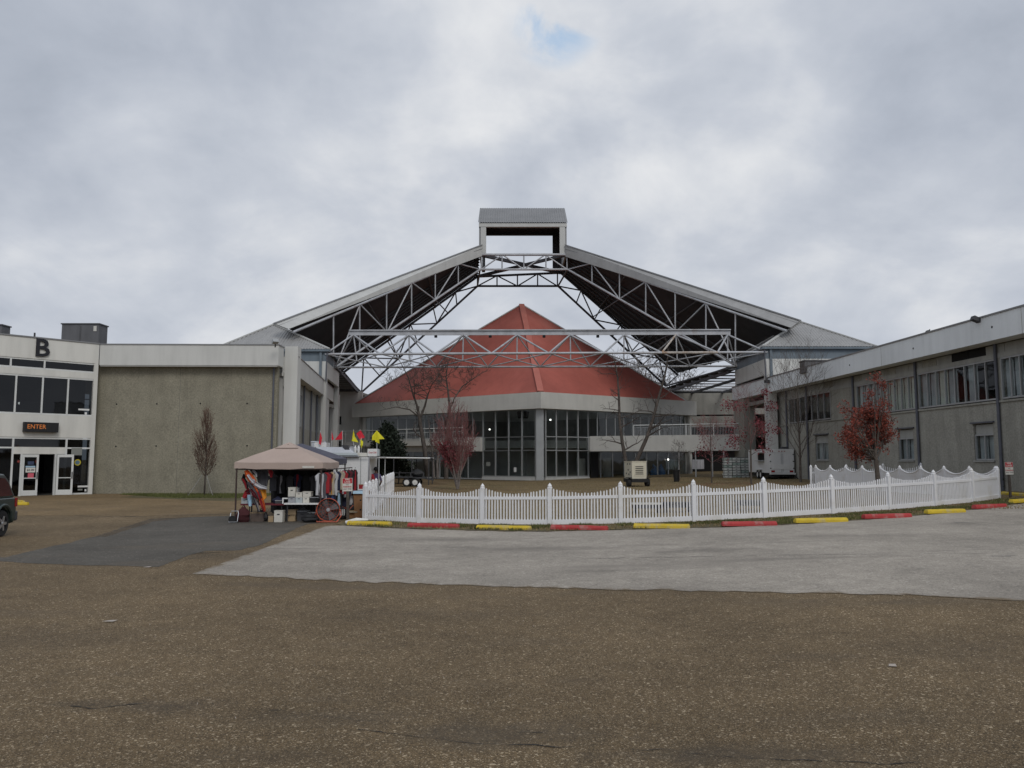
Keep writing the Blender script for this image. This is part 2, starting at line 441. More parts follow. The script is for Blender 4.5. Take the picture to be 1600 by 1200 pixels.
def wbox(name, m, parent, x0, x1, y0, y1, z0, z1):
    return piece(name, 'box', m, parent, Matrix.Translation(((x0+x1)/2, (y0+y1)/2, (z0+z1)/2)) @ Matrix.Diagonal((abs(x1-x0), abs(y1-y0), abs(z1-z0), 1)))
def basis(p, z, hint=Vector((0, 0, 1))):
    z = z.normalized()
    if abs(z.dot(hint)) > 0.98: hint = Vector((0, 1, 0))
    x = hint.cross(z).normalized(); y = z.cross(x)
    return Matrix(((x.x, y.x, z.x, p.x), (x.y, y.y, z.y, p.y), (x.z, y.z, z.z, p.z), (0, 0, 0, 1)))
def rod(name, m, parent, p, q, r):
    p = Vector(p); q = Vector(q)
    return piece(name, 'rod', m, parent, basis(p, q - p) @ Matrix.Diagonal((r, r, (q - p).length, 1)))
def beam(name, m, parent, p, q, w, h):            # rectangular bar: w across, h upright
    p = Vector(p); q = Vector(q)
    return piece(name, 'box', m, parent, basis((p + q) / 2, q - p) @ Matrix.Diagonal((w, h, (q - p).length, 1)))
class Face:                                       # an upright wall plane: u along it, n outwards, z up
    def __init__(s, p0, p1, outward):
        s.p = Vector((p0[0], p0[1], 0)); d = Vector((p1[0] - p0[0], p1[1] - p0[1], 0))
        s.len = d.length; s.d = d.normalized()
        s.n = Vector((s.d.y, -s.d.x, 0))
        if s.n.dot(Vector((outward[0], outward[1], 0))) < 0: s.n = -s.n
    def pt(s, u, z, n=0.0): return s.p + s.d * u + s.n * n + Vector((0, 0, z))
    def u(s, px, n=0.0, row=690):                 # where a column of the photograph meets this plane
        r = ray(px, row); o = s.p + s.n * n
        # o + u d = t r
        den = s.d.x * r.y - s.d.y * r.x
        return (o.y * r.x - o.x * r.y) / den
    def M(s, u0, u1, n0, n1, z0, z1):
        c = s.pt((u0 + u1) / 2, (z0 + z1) / 2, (n0 + n1) / 2)
        rot = Matrix(((s.d.x, s.n.x, 0, c.x), (s.d.y, s.n.y, 0, c.y), (0, 0, 1, c.z), (0, 0, 0, 1)))
        return rot @ Matrix.Diagonal((abs(u1 - u0), abs(n1 - n0), abs(z1 - z0), 1))
    def box(s, name, m, parent, u0, u1, n0, n1, z0, z1):
        return piece(name, 'box', m, parent, s.M(u0, u1, n0, n1, z0, z1))
def text_part(name, body, size, m, parent, Mw, depth=0.004, align='CENTER', bold=0.0, shear=0.0, xscale=1.0):
    cu = bpy.data.curves.new(name, 'FONT'); cu.body = body; cu.size = size; cu.extrude = depth
    cu.align_x = align; cu.align_y = 'CENTER'; cu.offset = bold; cu.shear = shear; cu.resolution_u = 2
    tmp = bpy.data.objects.new(name, cu); C.objects.link(tmp)
    dg = bpy.context.evaluated_depsgraph_get(); dg.update()
    me = bpy.data.meshes.new_from_object(tmp.evaluated_get(dg))
    bpy.data.objects.remove(tmp); bpy.data.curves.remove(cu)
    me.transform(Matrix.Diagonal((xscale, 1, 1, 1)))
    o = bpy.data.objects.new(name, me); setmat(o, m)
    return put(o, parent, Mw)
def sheet(name, pts_rows, m, parent=None, kind=None):
    # a grid sheet from rows of points
    b = MB(); nc = len(pts_rows[0])
    b.v = [tuple(p) for r in pts_rows for p in r]
    for i in range(len(pts_rows) - 1):
        for k in range(nc - 1):
            b.f.append((i*nc+k, i*nc+k+1, (i+1)*nc+k+1, (i+1)*nc+k))
    o = b.build(name, m, parent)
    if kind: o['kind'] = kind
    return o
def corrugated(name, m, parent, p0, p1, q0, q1, pitch=0.3, amp=0.045, apex=None):
    # ribbed sheet between eave p0-p1 and top edge q0-q1 (or a triangle with the given apex)
    p0, p1 = Vector(p0), Vector(p1)
    L = (p1 - p0).length; n = max(4, int(L / pitch) * 4)
    if apex is not None:
        apex = Vector(apex); ua = (apex - p0).dot((p1 - p0) / L) / L; upv = apex - p0.lerp(p1, ua)
        nor = (p1 - p0).cross(upv).normalized()
    else:
        q0, q1 = Vector(q0), Vector(q1); nor = (p1 - p0).cross(q0 - p0).normalized()
    if nor.z < 0: nor = -nor
    b = MB()
    for i in range(n + 1):
        t = i / n; off = nor * (amp if (i % 4) in (1, 2) else 0.0)
        lo = p0.lerp(p1, t)
        if apex is not None:
            h = t / ua if t < ua else (1 - t) / (1 - ua)
            hi = lo + upv * max(h, 0.0)
        else: hi = q0.lerp(q1, t)
        b.v += [tuple(lo + off), tuple(hi + off)]
    for i in range(n): b.f.append((2*i, 2*i+2, 2*i+3, 2*i+1))
    return b.build(name, m, parent)
rnd = random.Random(7)
# ------------------------------------------------------------------ ground materials
def ground_mat(name, base, light, dark, cell, patch_col, patch_amt, speck=0.5, bump=0.35, tint=(1, 1, 1), patch_stretch=(1, 1, 1), lines=0.0, wear=(), wear_col=None, edge_col=None):
    m = bpy.data.materials.new(name); m.use_nodes = True
    t = m.node_tree; N = t.nodes; L = t.links.new
    b = N['Principled BSDF']; b.inputs['Roughness'].default_value = 0.9; b.inputs['Specular IOR Level'].default_value = 0.25
    geo = N.new('ShaderNodeNewGeometry'); P = geo.outputs['Position']
    def mapped(sc):
        mp = N.new('ShaderNodeMapping'); mp.inputs['Scale'].default_value = sc; L(P, mp.inputs[0]); return mp.outputs[0]
    def nz(scale, detail=4.0, src=None, rough=0.55):
        n = N.new('ShaderNodeTexNoise'); n.inputs['Scale'].default_value = scale; n.inputs['Detail'].default_value = detail
        n.inputs['Roughness'].default_value = rough; L(src or P, n.inputs[0]); return n.outputs[0]
    def rng(src, a, b_, c, d):
        n = N.new('ShaderNodeMapRange'); n.inputs[1].default_value = a; n.inputs[2].default_value = b_
        n.inputs[3].default_value = c; n.inputs[4].default_value = d; L(src, n.inputs[0]); return n.outputs[0]
    def mix(fac, a, b_, blend='MIX'):
        n = N.new('ShaderNodeMix'); n.data_type = 'RGBA'; n.blend_type = blend
        if isinstance(fac, float): n.inputs[0].default_value = fac
        else: L(fac, n.inputs[0])
        for i, s in ((6, a), (7, b_)):
            if isinstance(s, tuple): n.inputs[i].default_value = (*s, 1)
            else: L(s, n.inputs[i])
        return n.outputs[2]
    vo = N.new('ShaderNodeTexVoronoi'); vo.inputs['Scale'].default_value = cell; L(P, vo.inputs[0])
    sepc = N.new('ShaderNodeSeparateColor'); L(vo.outputs['Color'], sepc.inputs[0])
    rp = N.new('ShaderNodeValToRGB'); c = rp.color_ramp
    c.elements[0].position = 0.0; c.elements[0].color = (*dark, 1)
    c.elements[1].position = 1.0; c.elements[1].color = (*light, 1)
    for p, col in ((0.30, dark), (0.42, base), (0.86, base), (0.93, tuple(x * 0.4 + y * 0.6 for x, y in zip(light, base)))):
        e = c.elements.new(p); e.color = (*col, 1)
    L(sepc.outputs[0], rp.inputs[0])
    vo2 = N.new('ShaderNodeTexVoronoi'); vo2.inputs['Scale'].default_value = cell * 0.43; L(P, vo2.inputs[0])
    s2 = N.new('ShaderNodeSeparateColor'); L(vo2.outputs['Color'], s2.inputs[0])
    col = mix(speck, base, rp.outputs[0])
    col = mix(rng(s2.outputs[1], 0.955, 0.985, 0.0, 0.8), col, light)
    col = mix(rng(s2.outputs[2], 0.90, 0.97, 0.0, 0.6), col, dark)
    f = rng(nz(0.30, 6.0, None, 0.62), 0.3, 0.7, 0.76, 1.22)
    f2 = rng(nz(2.6, 4.0), 0.3, 0.7, 0.90, 1.10)
    f3 = rng(nz(9.0, 3.0), 0.3, 0.7, 0.93, 1.07)
    mm = N.new('ShaderNodeMath'); mm.operation = 'MULTIPLY'; L(f, mm.inputs[0]); L(f2, mm.inputs[1])
    mm2 = N.new('ShaderNodeMath'); mm2.operation = 'MULTIPLY'; L(mm.outputs[0], mm2.inputs[0]); L(f3, mm2.inputs[1])
    cc = N.new('ShaderNodeCombineColor')
    for i in range(3): L(mm2.outputs[0], cc.inputs[i])
    col = mix(1.0, col, cc.outputs[0], 'MULTIPLY')
    if patch_amt:
        col = mix(rng(nz(0.5, 6.0, mapped(patch_stretch), 0.62), 0.56, 0.70, 0.0, patch_amt), col, patch_col)
    if lines:
        col = mix(rng(nz(0.55, 7.0, mapped((0.12, 1.5, 1)), 0.7), 0.63, 0.70, 0.0, lines), col, dark)
    if wear:                                      # old stains and worn places, each with its own spot on the ground
        tot = None; nw = nz(1.6, 6.0, None, 0.65); nf = nz(14.0, 4.0)
        for (wx, wy, rx, ry, amt) in wear:
            mp = N.new('ShaderNodeMapping'); mp.inputs['Location'].default_value = (-wx / rx, -wy / ry, 0); mp.inputs['Scale'].default_value = (1 / rx, 1 / ry, 0); L(P, mp.inputs[0])
            ln = N.new('ShaderNodeVectorMath'); ln.operation = 'LENGTH'; L(mp.outputs[0], ln.inputs[0])
            ad = N.new('ShaderNodeMath'); ad.operation = 'MULTIPLY_ADD'; L(nw, ad.inputs[0]); ad.inputs[1].default_value = 2.4; L(ln.outputs['Value'], ad.inputs[2])
            mk = rng(ad.outputs[0], 1.35, 2.2, amt, 0.0)
            if tot is None: tot = mk
            else:
                mxn = N.new('ShaderNodeMath'); mxn.operation = 'MAXIMUM'; L(tot, mxn.inputs[0]); L(mk, mxn.inputs[1]); tot = mxn.outputs[0]
        gr = N.new('ShaderNodeMath'); gr.operation = 'MULTIPLY'; L(tot, gr.inputs[0]); L(rng(nf, 0.3, 0.65, 0.55, 1.0), gr.inputs[1])
        wm = mix(1.0, wear_col, cc.outputs[0], 'MULTIPLY')
        col = mix(gr.outputs[0], col, wm)
    if edge_col:                                  # dirt washed over the rim of the sheet
        at_ = N.new('ShaderNodeAttribute'); at_.attribute_name = 'rim'
        ad = N.new('ShaderNodeMath'); ad.operation = 'MULTIPLY_ADD'; L(nz(2.2, 6.0, None, 0.7), ad.inputs[0]); ad.inputs[1].default_value = 1.6; L(at_.outputs['Fac'], ad.inputs[2])
        col = mix(rng(ad.outputs[0], 0.72, 1.05, 0.95, 0.0), col, edge_col)
    L(col, b.inputs['Base Color'])
    bp = N.new('ShaderNodeBump'); bp.inputs['Strength'].default_value = bump; bp.inputs['Distance'].default_value = 0.012
    L(vo.outputs['Distance'], bp.inputs['Height']); L(bp.outputs[0], b.inputs['Normal'])
    MATS[name] = m
def wspot(px, row, rpx, rrow, amt):
    c = G(px, row); e = G(px + rpx, row); f = G(px, row - rrow); return (c.x, c.y, abs(e.x - c.x), abs(f.y - c.y), amt)
ground_mat('gravel_asphalt', (0.183, 0.129, 0.070), (0.52, 0.42, 0.285), (0.088, 0.063, 0.036), 118.0, (0.128, 0.100, 0.068), 0.7, speck=0.95, bump=0.6, patch_stretch=(0.35, 1.0, 1), lines=0.35, wear_col=(0.082, 0.066, 0.048),
           wear=[wspot(770, 1148, 260, 32, .75), wspot(1150, 1180, 330, 26, .7), wspot(240, 1102, 170, 14, .75), wspot(520, 1120, 240, 20, .5), wspot(1340, 1120, 260, 22, .4), wspot(1290, 1025, 120, 9, .35), wspot(440, 1180, 180, 20, .4), wspot(620, 960, 300, 12, .3), wspot(60, 1000, 200, 30, .35), wspot(1480, 1020, 220, 34, .35), wspot(330, 868, 120, 9, .5)])
ground_mat('grey_asphalt', (0.365, 0.327, 0.275), (0.50, 0.455, 0.395), (0.19, 0.17, 0.15), 70.0, (0.255, 0.228, 0.195), 0.85, speck=0.5, patch_stretch=(0.22, 1.0, 1), lines=0.8, edge_col=(0.165, 0.122, 0.073), wear_col=(0.185, 0.166, 0.142),
           wear=[wspot(1090, 861, 130, 7, .8), wspot(700, 843, 180, 5, .7), wspot(1320, 838, 150, 4, .6), wspot(925, 893, 110, 4, .6), wspot(900, 856, 320, 4, .5), wspot(1500, 818, 60, 3, .8), wspot(520, 868, 160, 8, .5), wspot(1300, 872, 300, 3, .5)])
ground_mat('dark_asphalt', (0.108, 0.098, 0.083), (0.21, 0.19, 0.165), (0.068, 0.062, 0.052), 70.0, (0.145, 0.115, 0.082), 0.45, speck=0.5, patch_stretch=(0.4, 1.0, 1), lines=0.5)
ground_mat('worn_asphalt', (0.112, 0.086, 0.058), (0.36, 0.29, 0.20), (0.05, 0.04, 0.03), 135.0, (0.06, 0.052, 0.046), 0.5, speck=0.8, bump=0.6)
ground_mat('lawn_soil', (0.190, 0.138, 0.070), (0.30, 0.23, 0.12), (0.10, 0.075, 0.04), 22.0, (0.115, 0.110, 0.042), 0.75, speck=0.5)
ground_mat('verge_soil', (0.125, 0.105, 0.055), (0.22, 0.18, 0.10), (0.06, 0.055, 0.03), 22.0, (0.085, 0.095, 0.035), 0.85, speck=0.5)
ground_mat('dirt_brown', (0.205, 0.140, 0.069), (0.32, 0.25, 0.17), (0.12, 0.09, 0.055), 40.0, (0.15, 0.115, 0.08), 0.6, speck=0.5, patch_stretch=(0.3, 1, 1))

# ------------------------------------------------------------------ ground, paving, lawn
def stru(o): o['kind'] = 'structure'; return o
xs = [-2500, -60, -20, -10, 0, 10, 20, 27, 60, 2500]
ys = [-60, 0, 10, 20, 40, 80, 160, 400, 4000]
stru(sheet('ground', [[(x, y, gz(x)) for x in xs] for y in ys], 'gravel_asphalt'))
def jag(i, k, a): return a * mnoise.noise(Vector((i * 0.71, k * 3.3, 1.7))) + a * 0.5 * mnoise.noise(Vector((i * 2.3, k * 5.1, 4.4)))
def strip_sheet(name, lower, upper, m, h, n=160, jl=0.08, ju=0.03, seed=1):
    # lower and upper are polylines (x increasing) of world points; interpolated over x
    def ev(pl, x):
        for a, b in zip(pl, pl[1:]):
            if a[0] <= x <= b[0]:
                t = (x - a[0]) / max(b[0] - a[0], 1e-6); return a[1] + (b[1] - a[1]) * t
        return pl[0][1] if x < pl[0][0] else pl[-1][1]
    x0 = max(lower[0][0], upper[0][0]); x1 = min(lower[-1][0], upper[-1][0])
    xx = sorted(set([x0 + (x1 - x0) * i / n for i in range(n + 1)] + [v for v in (0.0, 27.0) if x0 < v < x1]))
    lo = []; hi = []
    for i, x in enumerate(xx):
        yl = ev(lower, x) + jag(x * 4, seed, jl); yh = max(ev(upper, x) + jag(x * 4, seed + 9, ju), yl + 0.004)
        lo.append((x, yl, gz(x) + h)); hi.append((x, yh, gz(x) + h))
    def row(o):                                   # rows a fixed distance inside either edge
        return [(a[0], a[1] + min(o, (b[1] - a[1]) * .45), a[2]) for a, b in zip(lo, hi)]
    def rowu(o):
        return [(a[0], b[1] - min(o, (b[1] - a[1]) * .45), a[2]) for a, b in zip(lo, hi)]
    rows = [lo, row(.25), row(.6), [(a[0], (a[1] + b[1]) / 2, a[2]) for a, b in zip(lo, hi)], rowu(.3), hi]
    ob = sheet(name, rows, m)
    nc = len(lo); x0_ = lo[0][0]
    at_ = ob.data.attributes.new('rim', 'FLOAT', 'POINT')
    for i_, v in enumerate((0, .45, 1, 1, .55, 0)):
        for k in range(nc): at_.data[i_ * nc + k].value = min(v, abs(lo[k][0] - x0_) / .5)
    return stru(ob)
def g2(px, py):
    p = G(px, py); return (p.x, p.y)
# grey drive: front edge, and the row of parking blocks behind
_late = []
pix_blocks = [(478, 819), (545, 822), (640, 826.5), (745, 829.5), (860, 830.5), (990, 828), (1128, 824), (1242, 819.5), (1349, 812.5), (1447, 804.5), (1522, 796.5), (1590, 788)]
blockline = [g2(*p) for p in pix_blocks]
far_right = [(28.0, 37.5), (46.0, 46.0)]
grey_low = [g2(300, 897), g2(520, 908), g2(760, 916), g2(1000, 922), g2(1300, 928), g2(1440, 931), g2(1700, 945)] + [(46, 12.2)]
left_edge = [g2(300, 897), g2(352, 874), g2(410, 852), g2(450, 832), g2(478, 819)]
grey_up = left_edge + blockline[1:] + far_right
strip_sheet('grey_drive', grey_low, grey_up, 'grey_asphalt', 0.007, n=420, jl=0.16, ju=0.16, seed=3)
for i_, pl_ in enumerate(([(340, 884), (372, 872), (392, 871), (372, 880), (350, 888)], [(398, 862), (425, 849), (452, 846), (430, 856), (408, 866)], [(445, 838), (470, 828), (492, 826), (474, 833), (455, 841)], [(560, 905), (640, 907), (700, 913), (600, 913)], [(980, 917), (1080, 918), (1180, 925), (1040, 925)])):
    _late.append(pl_)
_late_done = True
# darker tarmac in front of the tent
_old = [g2(-160, 872), g2(0, 877), g2(110, 884), g2(240, 887), g2(300, 897), g2(352, 878), g2(480, 822)]
def patch_sheet(name, pxs, m, h, jit, seed):
    pts = [G(*p) for p in pxs]; out = []
    for i, (a, c) in enumerate(zip(pts, pts[1:] + pts[:1])):
        n = max(1, int((c - a).length / 0.12)); nor = Vector((a.y - c.y, c.x - a.x, 0)).normalized()
        for k in range(n):
            p = a.lerp(c, k / n); j = (mnoise.noise(Vector((p.x * 1.3, p.y * 1.3, seed))) + .6 * mnoise.noise(Vector((p.x * 6, p.y * 6, seed)))) * jit
            p = p + nor * j; out.append((p.x, p.y, gz(p.x) + h))
    b = MB(); b.v = out; b.f = [tuple(range(len(out)))]
    return stru(b.build(name, m))
patch_sheet('dark_tarmac', [(-170, 876), (10, 871), (150, 838), (235, 811), (300, 808), (372, 806), (520, 804), (520, 815), (478, 819), (450, 832), (410, 851), (372, 860), (318, 861), (286, 872), (248, 886), (110, 883), (0, 877)], 'dark_asphalt', 0.004, 0.10, 5.0)
patch_sheet('tarmac_seam', [(150, 838), (235, 811), (300, 808), (240, 815), (165, 839)], 'worn_asphalt', 0.0055, 0.05, 7.0)
strip_sheet('brown_forecourt', sorted([g2(-600, 806), g2(0, 806), g2(235, 806), g2(372, 803)]), [(-60, 62), (-26, 48.8), (-14, 48.6), (-9.6, 48.6)], 'dirt_brown', 0.004, n=60, jl=0.15, seed=8)
# lawn and its verge
lawn_lo = [(x, y + 0.12) for x, y in blockline] + [(28.0, 36.8)]
lawn_lo = [p for p in lawn_lo if p[0] > -5.9]
strip_sheet('lawn', [(-5.8, 26.4)] + lawn_lo, [(-5.8, 95), (28.0, 112)], 'lawn_soil', 0.012, n=120, jl=0.08, seed=11)
strip_sheet('verge', [(-5.6, 25.9)] + [(x, y + 0.02) for x, y in blockline if x > -5.5] + [(27.5, 35.6)],
            [(-5.6, 28.4)] + [(x, y + 1.75 + 0.3 * math.sin(x)) for x, y in blockline if x > -5.5] + [(27.5, 37.8)], 'verge_soil', 0.016, n=160, jl=0.05, ju=0.2, seed=13)
strip_sheet('wall_verge', sorted([g2(188, 777), g2(372, 784)]), [(-24.4, 48.9), (-14.0, 49.2)], 'verge_soil', 0.010, n=60, jl=0.1, ju=0.0, seed=17)
strip_sheet('court_paving', [(-15.0, 49.5), (-5.9, 31.0)], [(-15.0, 96), (-5.9, 96)], 'dirt_brown', 0.006, n=30, seed=19)
# worn, patched bands and open cracks in the foreground
def worn(px0, px1, row, thick, seed):
    lo = [g2(px0 + (px1 - px0) * i / 12, row + thick * (0.5 + 0.45 * math.sin(i * 1.7 + seed))) for i in range(13)]
    hi = [g2(px0 + (px1 - px0) * i / 12, row - thick * (0.5 + 0.45 * math.cos(i * 2.3 + seed)) * (0.15 if i in (0, 12) else 1)) for i in range(13)]
    strip_sheet('worn_patch', lo, hi, 'worn_asphalt', 0.003, n=220, jl=0.05, ju=0.05, seed=21 + seed)
def crack(pxs, w, seed, m='tar', h=.0055):
    pts = [G(*p) for p in pxs]; rr = random.Random(seed); lo = []; hi = []
    for a, b in zip(pts, pts[1:]):
        n = max(3, int((b - a).length / 0.06))
        for i in range(n):
            p = a.lerp(b, i / n); j = 0.05 * mnoise.noise(Vector((p.x * 5, seed, 0))) + rr.uniform(-.012, .012)
            ww = w * rr.uniform(0.2, 1.0) * max(.04, min(1.3, .55 + 1.6 * mnoise.noise(Vector((p.x * 2.6, seed * 3.1, 5)))))
            lo.append((p.x, p.y + j - ww, gz(p.x) + h)); hi.append((p.x, p.y + j + ww, gz(p.x) + h))
    stru(sheet('pavement_crack', [lo, hi], m))
crack([(560, 1140), (640, 1150), (700, 1158), (790, 1165), (850, 1166), (930, 1171)], 0.010, 1)
crack([(700, 1131), (790, 1131), (812, 1143), (860, 1147)], 0.007, 2)
crack([(110, 1104), (150, 1108), (205, 1101), (270, 1096)], 0.012, 3)
crack([(985, 1170), (1080, 1177), (1160, 1186), (1300, 1190)], 0.009, 4)
crack([(420, 1110), (480, 1117), (560, 1126), (640, 1131)], 0.007, 5)
crack([(0, 1098), (60, 1101), (110, 1104)], 0.006, 6)
crack([(1300, 1190), (1400, 1193), (1560, 1196)], 0.009, 7)
for (pts_, w_, s_) in (([(910, 874), (980, 872), (1060, 871), (1180, 868), (1400, 866), (1600, 866)], 0.03, 8),
                       ([(560, 856), (700, 856), (900, 857), (1080, 856)], 0.02, 9),
                       ([(1550, 870), (1580, 869), (1640, 869)], 0.10, 10), ([(1492, 817), (1520, 817)], 0.13, 11),
                       ([(300, 865), (345, 863), (382, 862)], 0.05, 12), ([(0, 806), (110, 806), (240, 808)], 0.05, 15)):
    crack(pts_, w_, s_, 'oil_stain' if s_ < 12 else 'tar', .0105)

# ------------------------------------------------------------------ red roofed hall
F0 = Vector((2.8, 77, 0)); L0 = Vector((-18.9, 94, 0)); R0 = Vector((20.9, 90, 0)); B0 = Vector((-0.8, 107, 0))
ZT, ZB, ZS1, ZS0 = 8.65, 7.05, 4.35, 2.95
hall = thing('red_roofed_hall', 'glass fronted two storey hall under a red pyramid roof', 'hall', (2.8, 77, 0))
apex = at(815, 476, 92)
cen = (F0 + L0 + R0 + B0) / 4
def inset(p, k): return p.lerp(cen, k)
rb = [Vector((*inset(p, 0.012).xy, ZT + 0.02)) for p in (F0, R0, B0, L0)]
rb[1] = Vector((*inset(R0, 0.055).xy, ZT + 0.02))
b = MB()
b.add(rb + [apex], [(0, 1, 4), (3, 0, 4)])
b.build('roof', 'red_roof', hall)
low = Vector((0, 0, -.22))
b = MB(); b.add([p + low for p in rb] + [apex + low], [(0, 1, 4), (3, 0, 4)]); b.build('roof_lining', 'hall_interior', hall)
def rear_slope(p0, p1):                           # the two rear slopes carry strip skylights
    def P(s, t): return p0.lerp(p1, s).lerp(apex, t)
    q = [(0, 1, 0, .10), (0, .12, .10, .34), (.36, .40, .10, .34), (.62, .66, .10, .34), (.88, 1, .10, .34), (0, 1, .34, .42), (0, .2, .42, .60), (.8, 1, .42, .60), (0, 1, .60, .985)]
    for nm, m, dz in (('roof_slope', 'red_roof', Vector((0, 0, 0))), ('roof_lining', 'hall_interior', low)):
        b = MB()
        for s0, s1, t0, t1 in q: b.add([P(s0, t0) + dz, P(s1, t0) + dz, P(s1, t1) + dz, P(s0, t1) + dz], [(0, 1, 2, 3)])
        o = b.build(nm, m, hall)
    for s0, s1, t0, t1 in ((.12, .36, .10, .34), (.40, .62, .10, .34), (.66, .88, .10, .34), (.2, .8, .42, .60)):
        b = MB(); b.add([P(s0, t0), P(s1, t0), P(s1, t1), P(s0, t1)], [(0, 1, 2, 3)]); b.build('skylight', 'glass_clear', hall)
rear_slope(rb[1], rb[2]); rear_slope(rb[3], rb[2])
for i, (w, m) in enumerate(((0.62, 'red_flashing'), (0.16, 'grey_fascia'), (0.2, 'grey_fascia'), (0.16, 'grey_fascia'))):
    beam('hip_flashing', m, hall, rb[i] + Vector((0, 0, 0.06)), apex + Vector((0, 0, 0.06)), w, 0.12 if i else 0.10)
corner = [F0, R0, B0, L0]
faces = [Face(F0, L0, (-1, -1)), Face(F0, R0, (1, -1)), Face(R0, B0, (1, 1)), Face(L0, B0, (-1, 1))]
FL, FR, RB, LB = faces
def poly_ring(name, m, k0, k1, z0, z1, parent):   # a mitred band following the diamond, k = inset fraction
    b = MB()
    o = [inset(p, k0) for p in corner]; q = [inset(p, k1) for p in corner]
    for i in range(4):
        j = (i + 1) % 4
        bb = MB()
        bb.add([(*o[i].xy, z0), (*o[j].xy, z0), (*q[j].xy, z0), (*q[i].xy, z0), (*o[i].xy, z1), (*o[j].xy, z1), (*q[j].xy, z1), (*q[i].xy, z1)],
               [(0,3,2,1),(4,5,6,7),(0,1,5,4),(1,2,6,5),(2,3,7,6),(3,0,4,7)])
        bb.build(name, m, parent)
poly_ring('fascia', 'hall_fascia', 0.0, 0.055, ZB, ZT, hall)
b = MB(); b.add([(*inset(p, 0.05).xy, 0.06) for p in corner], [(0, 1, 2, 3)]); b.build('floor', 'hall_interior', hall)
poly_ring('upper_floor', 'hall_interior', 0.34, 0.66, 3.3, 4.1, hall)
core = MB()
cp = [inset(p, 0.66) for p in corner]
core.add([(*p.xy, 0.06) for p in cp] + [(*p.xy, 4.1) for p in cp], [(0,1,5,4),(1,2,6,5),(2,3,7,6),(3,0,4,7),(4,5,6,7)])
core.build('inner_wall', 'hall_interior', hall)
NW = -0.75                                       # glass line behind the fascia
def glazing(F, us, z0, z1, m='mullion', w=0.075, gl='glass', heads=True):
    for a, c in zip(us, us[1:]):
        F.box('window_pane', gl, hall, a + 0.02, c - 0.02, NW - 0.02, NW, z0, z1)
    for a in us: F.box('mullion', m, hall, a - w / 2, a + w / 2, NW - 0.08, NW + 0.06, z0, z1)
    if heads:
        for z in (z0, z1): F.box('transom', m, hall, us[0], us[-1], NW - 0.07, NW + 0.05, z - 0.05, z + 0.05)
left_tall = [FL.u(x, NW) for x in (837, 815.8, 795, 774.5, 755)]
right_tall = [FR.u(x, NW) for x in (852.5, 869, 886, 903, 919)]
for F, us in ((FL, left_tall), (FR, right_tall)):
    for z0, z1 in ((0.42, 3.0), (3.0, 4.35), (4.35, ZB)):
        glazing(F, us, z0, z1, 'mullion', 0.13)
    F.box('sill_wall', 'grey_fascia', hall, us[0] - .1, us[-1] + .1, NW - 0.3, NW + 0.08, 0.0, 0.36)
lu = [left_tall[-1] + (26.2 - left_tall[-1]) * i / 13 for i in range(14)]
ru = [right_tall[-1] + (21.6 - right_tall[-1]) * i / 12 for i in range(13)]
glazing(FL, lu, ZS1 + 0.05, ZB, 'mullion', 0.07); glazing(FR, ru, ZS1 + 0.05, ZB, 'mullion', 0.07)
gl_ = [left_tall[-1] + (26.2 - left_tall[-1]) * i / 9 for i in range(10)]
gr_ = [right_tall[-1] + (21.6 - right_tall[-1]) * i / 9 for i in range(10)]
glazing(FL, gl_, 0.15, ZS0, 'mullion', 0.08); glazing(FR, gr_, 0.15, ZS0, 'mullion', 0.08)
for F, u0, u1 in ((FL, left_tall[-1] + .08, 27.0), (FR, right_tall[-1] + .08, 22.2)):
    F.box('floor_band', 'hall_fascia', hall, u0, u1, NW - 0.4, NW + 0.35, ZS0, ZS1)
    F.box('end_pier', 'hall_fascia', hall, u1 - 1.1, u1 - 0.1, NW - 0.6, NW + 0.10, 0, ZS0 - .003); F.box('end_pier', 'hall_fascia', hall, u1 - 1.1, u1 - 0.1, NW - 0.6, NW + 0.10, ZS1 + .003, ZB - .003)
for F, ln in ((RB, RB.len), (LB, LB.len)):
    F.box('rear_wall', 'plain_concrete', hall, 0.6, ln - 0.6, -0.9, -0.6, 0, ZB - .003)
cc_ = F0 + Vector((-0.07, 1.35, 0))
wbox('corner_column', 'mullion', hall, cc_.x - .37, cc_.x + .37, cc_.y - .35, cc_.y + .35, 0, ZB - 0.003)
# railing of the left balcony
ra, rc = FL.u(722, 0.2), FL.len + 1.0
for z in (5.02, 5.42):
    rod('handrail', 'mullion_white', hall, FL.pt(ra, z, 0.1), FL.pt(rc + 3.5, z, 0.1), 0.05 if z > 5.2 else 0.025)
n = 9
for i in range(n + 1):
    u = ra + (rc - ra) * i / n
    F = FL; F.box('rail_post', 'mullion_white', hall, u - .03, u + .03, 0.07, 0.13, ZS1 - 0.6, 5.42)
for i in range(60):
    u = ra + (rc - ra) * (i + .5) / 60
    FL.box('baluster', 'mullion', hall, u - .014, u + .014, 0.085, 0.115, ZS1 - 0.3, 5.02)
FL.box('balcony_slab', 'hall_fascia', hall, ra - .3, rc, NW + 0.352, 0.2, ZS1 - 0.75, ZS1 - 0.25)
